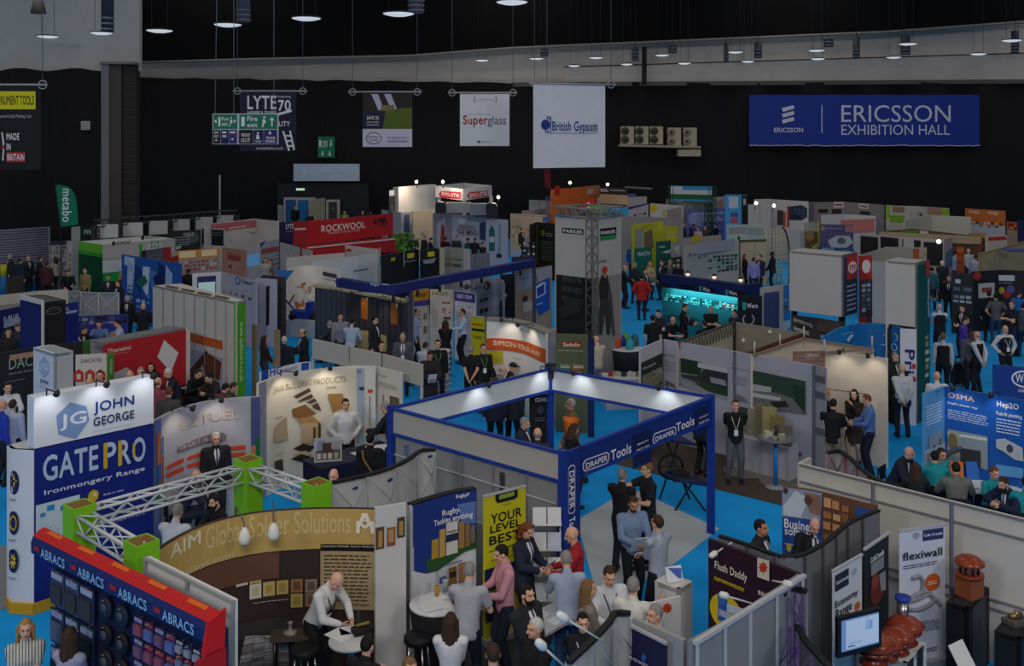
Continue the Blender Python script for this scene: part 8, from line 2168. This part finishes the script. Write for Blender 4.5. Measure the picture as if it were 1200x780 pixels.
mb.tube([(c.x + .05 + .24 * math.cos(a),c.y + .2,.7 + .24 * math.sin(a)) for a in [i * math.pi / 8 for i in range(17)]],.03,'17181b',8); mb.build('wheel',r)
# orange cone in the blue frame
g = G(668,505,1.2); mb = MB(); d = Vector((.35,.1,-.55)).normalized()
r_ = thing('traffic_cone','bright orange cone carried on the shoulder beside the long brown-haired woman','cone',(g.x,g.y,g.z - .3))
mb.lathe(g,[(.17,-.28),(.16,-.2),(.04,.3),(.0,.3)],'d8691a',20,(-.1,-.1,-1)); mb.build('cone_body',r_)
mb = MB(); mb.tube([(g.x,g.y,0),(g.x,g.y,g.z)],.02,'2a2a2e',8); mb.lathe((g.x,g.y,0),[(.2,0),(.2,.02),(.02,.03)],'2a2a2e',16); mb.build('stand',r_)
# brochure table in front of the cream display
a,b = T(372,542,.95),T(452,522,.95)
c = (a + b) / 2; rz = math.atan2((b - a).y,(b - a).x)
TBL = table('navy draped table with brochures before the cream building display',(c.x,c.y),((b - a).length * 1.15,.75),.95,'20243c',cloth='1a1c30',rz=rz)
P = T(385,541,.95)
r = thing('picture_board','upright board picturing small buildings on the navy draped table','board',(P.x,P.y,.95))
bs = wall(r,[P + Vector((-.27,-.06)),P + Vector((.25,.06))],.952,1.42,'b9b9bc',[('R',.06,.1,.94,.5,'6a5c50'),('R',.12,.5,.4,.9,'8d98ac'),('R',.3,.35,.7,.8,'5a3c34'),('R',.62,.52,.9,.86,'a9a49c'),('R',.1,.14,.24,.38,'d0ccc4'),('R',.3,.14,.44,.38,'c4b8a8'),('R',.5,.14,.64,.38,'d0ccc4'),('R',.72,.14,.86,.38,'b4a898')],t=.02,name='board')
for k in range(5):
 q = c + (b - a) * (.1 + k * .09) + Vector((.02 * (k % 2),.1 * (k % 3) - .1))
 sheet((q.x,q.y,.955 + .002 * k),.21,.29,rz + .3 * k,'white brochure on the navy draped table',group='brochures on the navy table')
# satchel of the man in black
pr = P_SATCH; R = Matrix.Rotation(pr.rotation_euler.z,3,'Z'); s = pr.scale[0]
r = thing('satchel','tan leather satchel worn across the back of the man in black','bag',pr.location + R @ (Vector((-.20,.20,.78)) * s))
def bl(x,y,z): return pr.location + R @ (Vector((x,y,z)) * s)
mb = MB(); mb.tube(smooth_pts([bl(.12,.08,1.46),bl(.06,.165,1.32),bl(-.08,.17,1.12),bl(-.2,.17,.94)],4),.02,'8a6030',8); mb.build('strap',r)
mb = MB(); mb.box(bl(-.18,.20,.84),(.3,.09,.24),'7a5228',rot=R); mb.build('bag',r)
# white counter machine at the blue swoosh stand
c = G(352,396,0)
r = thing('blue_machine','blue wheeled floor machine on a white plinth before the orange swoosh display','machine',c)
mb = MB(); mb.box((c.x,c.y + .6,.3),(1.6,.9,.6),'b4b6ba',rz=-.3); mb.build('plinth',r)
mb = MB(); mb.box((c.x,c.y + .6,.75),(.9,.45,.25),'1f3a9a',rz=-.3); mb.box((c.x + .25,c.y + .5,1.0),(.2,.3,.4),'1f3a9a',rz=-.3); mb.build('body',r)
for sx in (-.35,.4):
 mb = MB(); mb.lathe((c.x + sx,c.y + .3,.72),[(.13,-.04),(.13,.04),(.05,.05)],'17171b',14,(0,-1,0)); mb.build('wheel',r)
mb = MB(); mb.tube([(c.x - .3,c.y + .6,.85),(c.x - .7,c.y + .5,1.35)],.03,'2a3f8c',8); mb.build('handle',r)
# stack of white buckets in the aisle
c = G(519,467,0)
r0 = None
for k in range(9):
 mb = MB(); z = k * .15 + .001; mb.lathe((c.x,c.y,z),[(.18,0),(.20,.10),(.215,.115),(.215,.148),(.0,.149)],['cfcfd2','bfc0c6'][k % 2],18)
 setp(mb.build('bucket'),'white lidded tub in the tall stack beside the man holding papers','tub','stacked white tubs')
# meeting table at the right and its things
a = G(1148,568,.75)
table('white meeting table covered with papers before the OSMA wall',a,(1.6,.8),.75,'d0d4d8',rz=-.35)
for k in range(6):
 q = a + Matrix.Rotation(-.35,3,'Z') @ Vector((-.65 + .25 * k,-.2 + .2 * (k % 3),0)); sheet((q.x,q.y,.752 + .002 * k),.21,.29,k * .5,'white paper on the meeting table before the OSMA wall',group='papers on the meeting table')
q = a + Vector((-.3,.25,0))
r = thing('leaflet_stand','orange and blue leaflets standing on the meeting table','leaflets',(q.x,q.y,.75))
for k,cc in enumerate(('c46a24','2a64b4')):
 mb = MB(); mb.box((q.x + .3 * k,q.y + .05,.92),(.24,.02,.33),cc,rot=Matrix.Rotation(-.2 + .2 * k,3,'Z') @ Matrix.Rotation(-.2,3,'X')); mb.build('leaflet',r)
r2 = thing('pipe_sample','dark arched pipe sample standing on the meeting table','pipe',(q.x + .2,q.y + .35,.75))
mb = MB(); mb.tube([(q.x + .2 + .42 * math.cos(t),q.y + .30,.765 + .5 * math.sin(t)) for t in [i * math.pi / 12 for i in range(13)]],.045,'3c4454',10); mb.build('pipe',r2)
# red skirted things and suitcase by the right group
c = G(1124,452,0); r = thing('suitcase','black wheeled suitcase with raised handle between the waistcoat men','suitcase',c)
mb = MB(); mb.box((c.x,c.y,.38),(.42,.26,.60),'17171a',rz=.2); mb.build('case',r)
mb = MB(); mb.tube([(c.x - .1,c.y,.66),(c.x - .1,c.y,1.0),(c.x + .1,c.y,1.0),(c.x + .1,c.y,.66)],.012,'55565a',6); mb.build('handle',r)
for sx in (-.15,.15):
 mb = MB(); mb.lathe((c.x + sx,c.y,.045),[(.045,-.02),(.045,.02)],'2a2a2e',12,(1,0,0)); mb.build('wheel',r)
# table under the tower with coloured tubs
c = G(734,407,.95); rtable('small dark table with coloured bottles under the right of the Parker tower',c,.5,.95,'c4c6ca','2a2a2e',cloth='23242a')
for k,(x,y,col,h,l) in enumerate(((723,407,'b0481c',.32,'orange spray tub'),(729,405,'2a2f8c',.3,'dark blue tub'),(733,404,'5aa02c',.36,'lime green topped tub'),(738,409,'2f9aa8',.3,'turquoise tub'),(744,405,'3a5a64',.34,'grey teal bottle'))):
 g = G(x,y,.95); mb = MB(); mb.lathe((g.x,g.y,.952),[(.11,0),(.12,.03),(.12,h * .75),(.07,h * .9),(.06,h),(0,h)],col,14); setp(mb.build('tub'),l + ' on the small dark table under the Parker tower','tub')
c = G(735,440,.8); table('white draped sample table below the coloured bottles',c,(1.3,.8),.8,'c9c9cc',cloth='b0b2b8',rz=.1)
for k in range(6):
 q = c + Vector((-.45 + k * .18,.1 * (k % 2) - .05,0)); mb = MB(); mb.box((q.x,q.y,.85),(.13,.1,.1),['a02c24','b9b0a0','3a3c44','c9c4b8','8a7a5c','2c4a5c'][k],rz=k * .4); setp(mb.build('sample_block'),['red','beige','charcoal','cream','brown','slate blue'][k] + ' sample block on the white draped sample table','sample')
for k in range(2):
 c = G(709 + k * 8,438,0); mb = MB(); mb.tube([(c.x,c.y,0),(c.x,c.y,1.2)],.05,'c4ac1c',8); setp(mb.build('yellow_post'),('left' if k == 0 else 'right') + ' yellow post under the Parker tower','post')
# big black bin and blue things before the huddle
c = G(50,340,0); mb = MB(); mb.lathe(c,[(.28,0),(.42,.9),(.44,.92),(.40,.94),(.0,.93)],'2c2e38',20); setp(mb.build('waste_bin'),'large dark bin before the product rack at the far left','bin')
c = G(40,338,0); mb = MB(); mb.lathe(c,[(.3,0),(.34,.35),(.2,.4),(.2,.6),(.0,.62)],'1a70b4',18); setp(mb.build('blue_machine_tub'),'bright blue round machine before the huddle at the far left','machine')
root,sf = stand('red bottomed poster of a wood carving at the far left',[(8,327),(28,322)],1.6,'4a4036',[('R',0,0,1,.42,'b02c24'),('g',9,330,26,336,2,1,['8a7448','5a4a34'])],name='product_poster',cat='poster')
c = G(4,350,0); mb = MB(); mb.tube([c,c + Vector((0,0,1.0))],.12,'1a6ab0',12); mb.tube([c + Vector((0,0,1.0)),c + Vector((0,0,1.5))],.13,'b9b41c',12); setp(mb.build('display_tube'),'yellow and blue upright tube at the left edge','tube')
# plant before the Rockwool stand
c = G(478,300,0); c = Vector((D(478,300,46).x,46,0))
r = thing('potted_plant','tall bright green leafy plant beside the Rockwool sign','plant',c)
mb = MB(); mb.lathe(c,[(.2,0),(.26,.45),(.24,.46),(0,.44)],'3a3a3c',16); mb.build('pot',r)
mb = MB(); rr = random.Random(2)
for k in range(46):
 a = rr.uniform(0,6.28); z = rr.uniform(.9,2.7); L = rr.uniform(.4,.75); q = c + Vector((0,0,z))
 d = Vector((math.cos(a),math.sin(a),rr.uniform(.1,.9))).normalized(); s_ = Vector((-math.sin(a),math.cos(a),0)) * .07
 m = q + d * L * .5; e = q + d * L + Vector((0,0,-.1))
 mb.add([q,m + s_,e,m - s_,m - Vector((0,0,.02))],[(0,1,2,3),(0,3,4),(3,2,4),(2,1,4),(1,0,4)],rr.choice(['4a8a1c','5fa024','3a7018']))
mb.tube([c + Vector((0,0,.4)),c + Vector((0,0,2.6))],.03,'4a3a24',6); mb.build('foliage',r)
# machine on the wall ledge, far left table with white frames
a = G(52,404,1.0)
table('black table with white framed machine parts before the black cube',a,(2.6,.6),1.0,'1c1c20',cloth='1c1c20',rz=.25)
r = thing('window_machine','pale window frame sample piece lying on the black table','sample',(a.x,a.y,1.0))
mb = MB()
for k in range(5):
 q = a + Vector((-.9 + k * .4,0,.03)); mb.tube([q,q + Vector((.25,.05,.25 + .1 * (k % 2))),q + Vector((.4,.0,.05))],.03,'c4c4c4',6)
mb.build('frame_piece',r)
a = G(118,402,.75); table('meeting table of the seated men at the far left',a,(2.0,.7),.75,'b4b4b8',rz=.2)
a = G(178,452,.75); table('meeting table before the red wall',a,(1.8,.8),.75,'c4c4c6',rz=.3)
a = G(240,560,.75); table('small white table inside the truss ring',(a.x,a.y + .6),(.8,.6),.75,'b9bcc4',rz=.7)
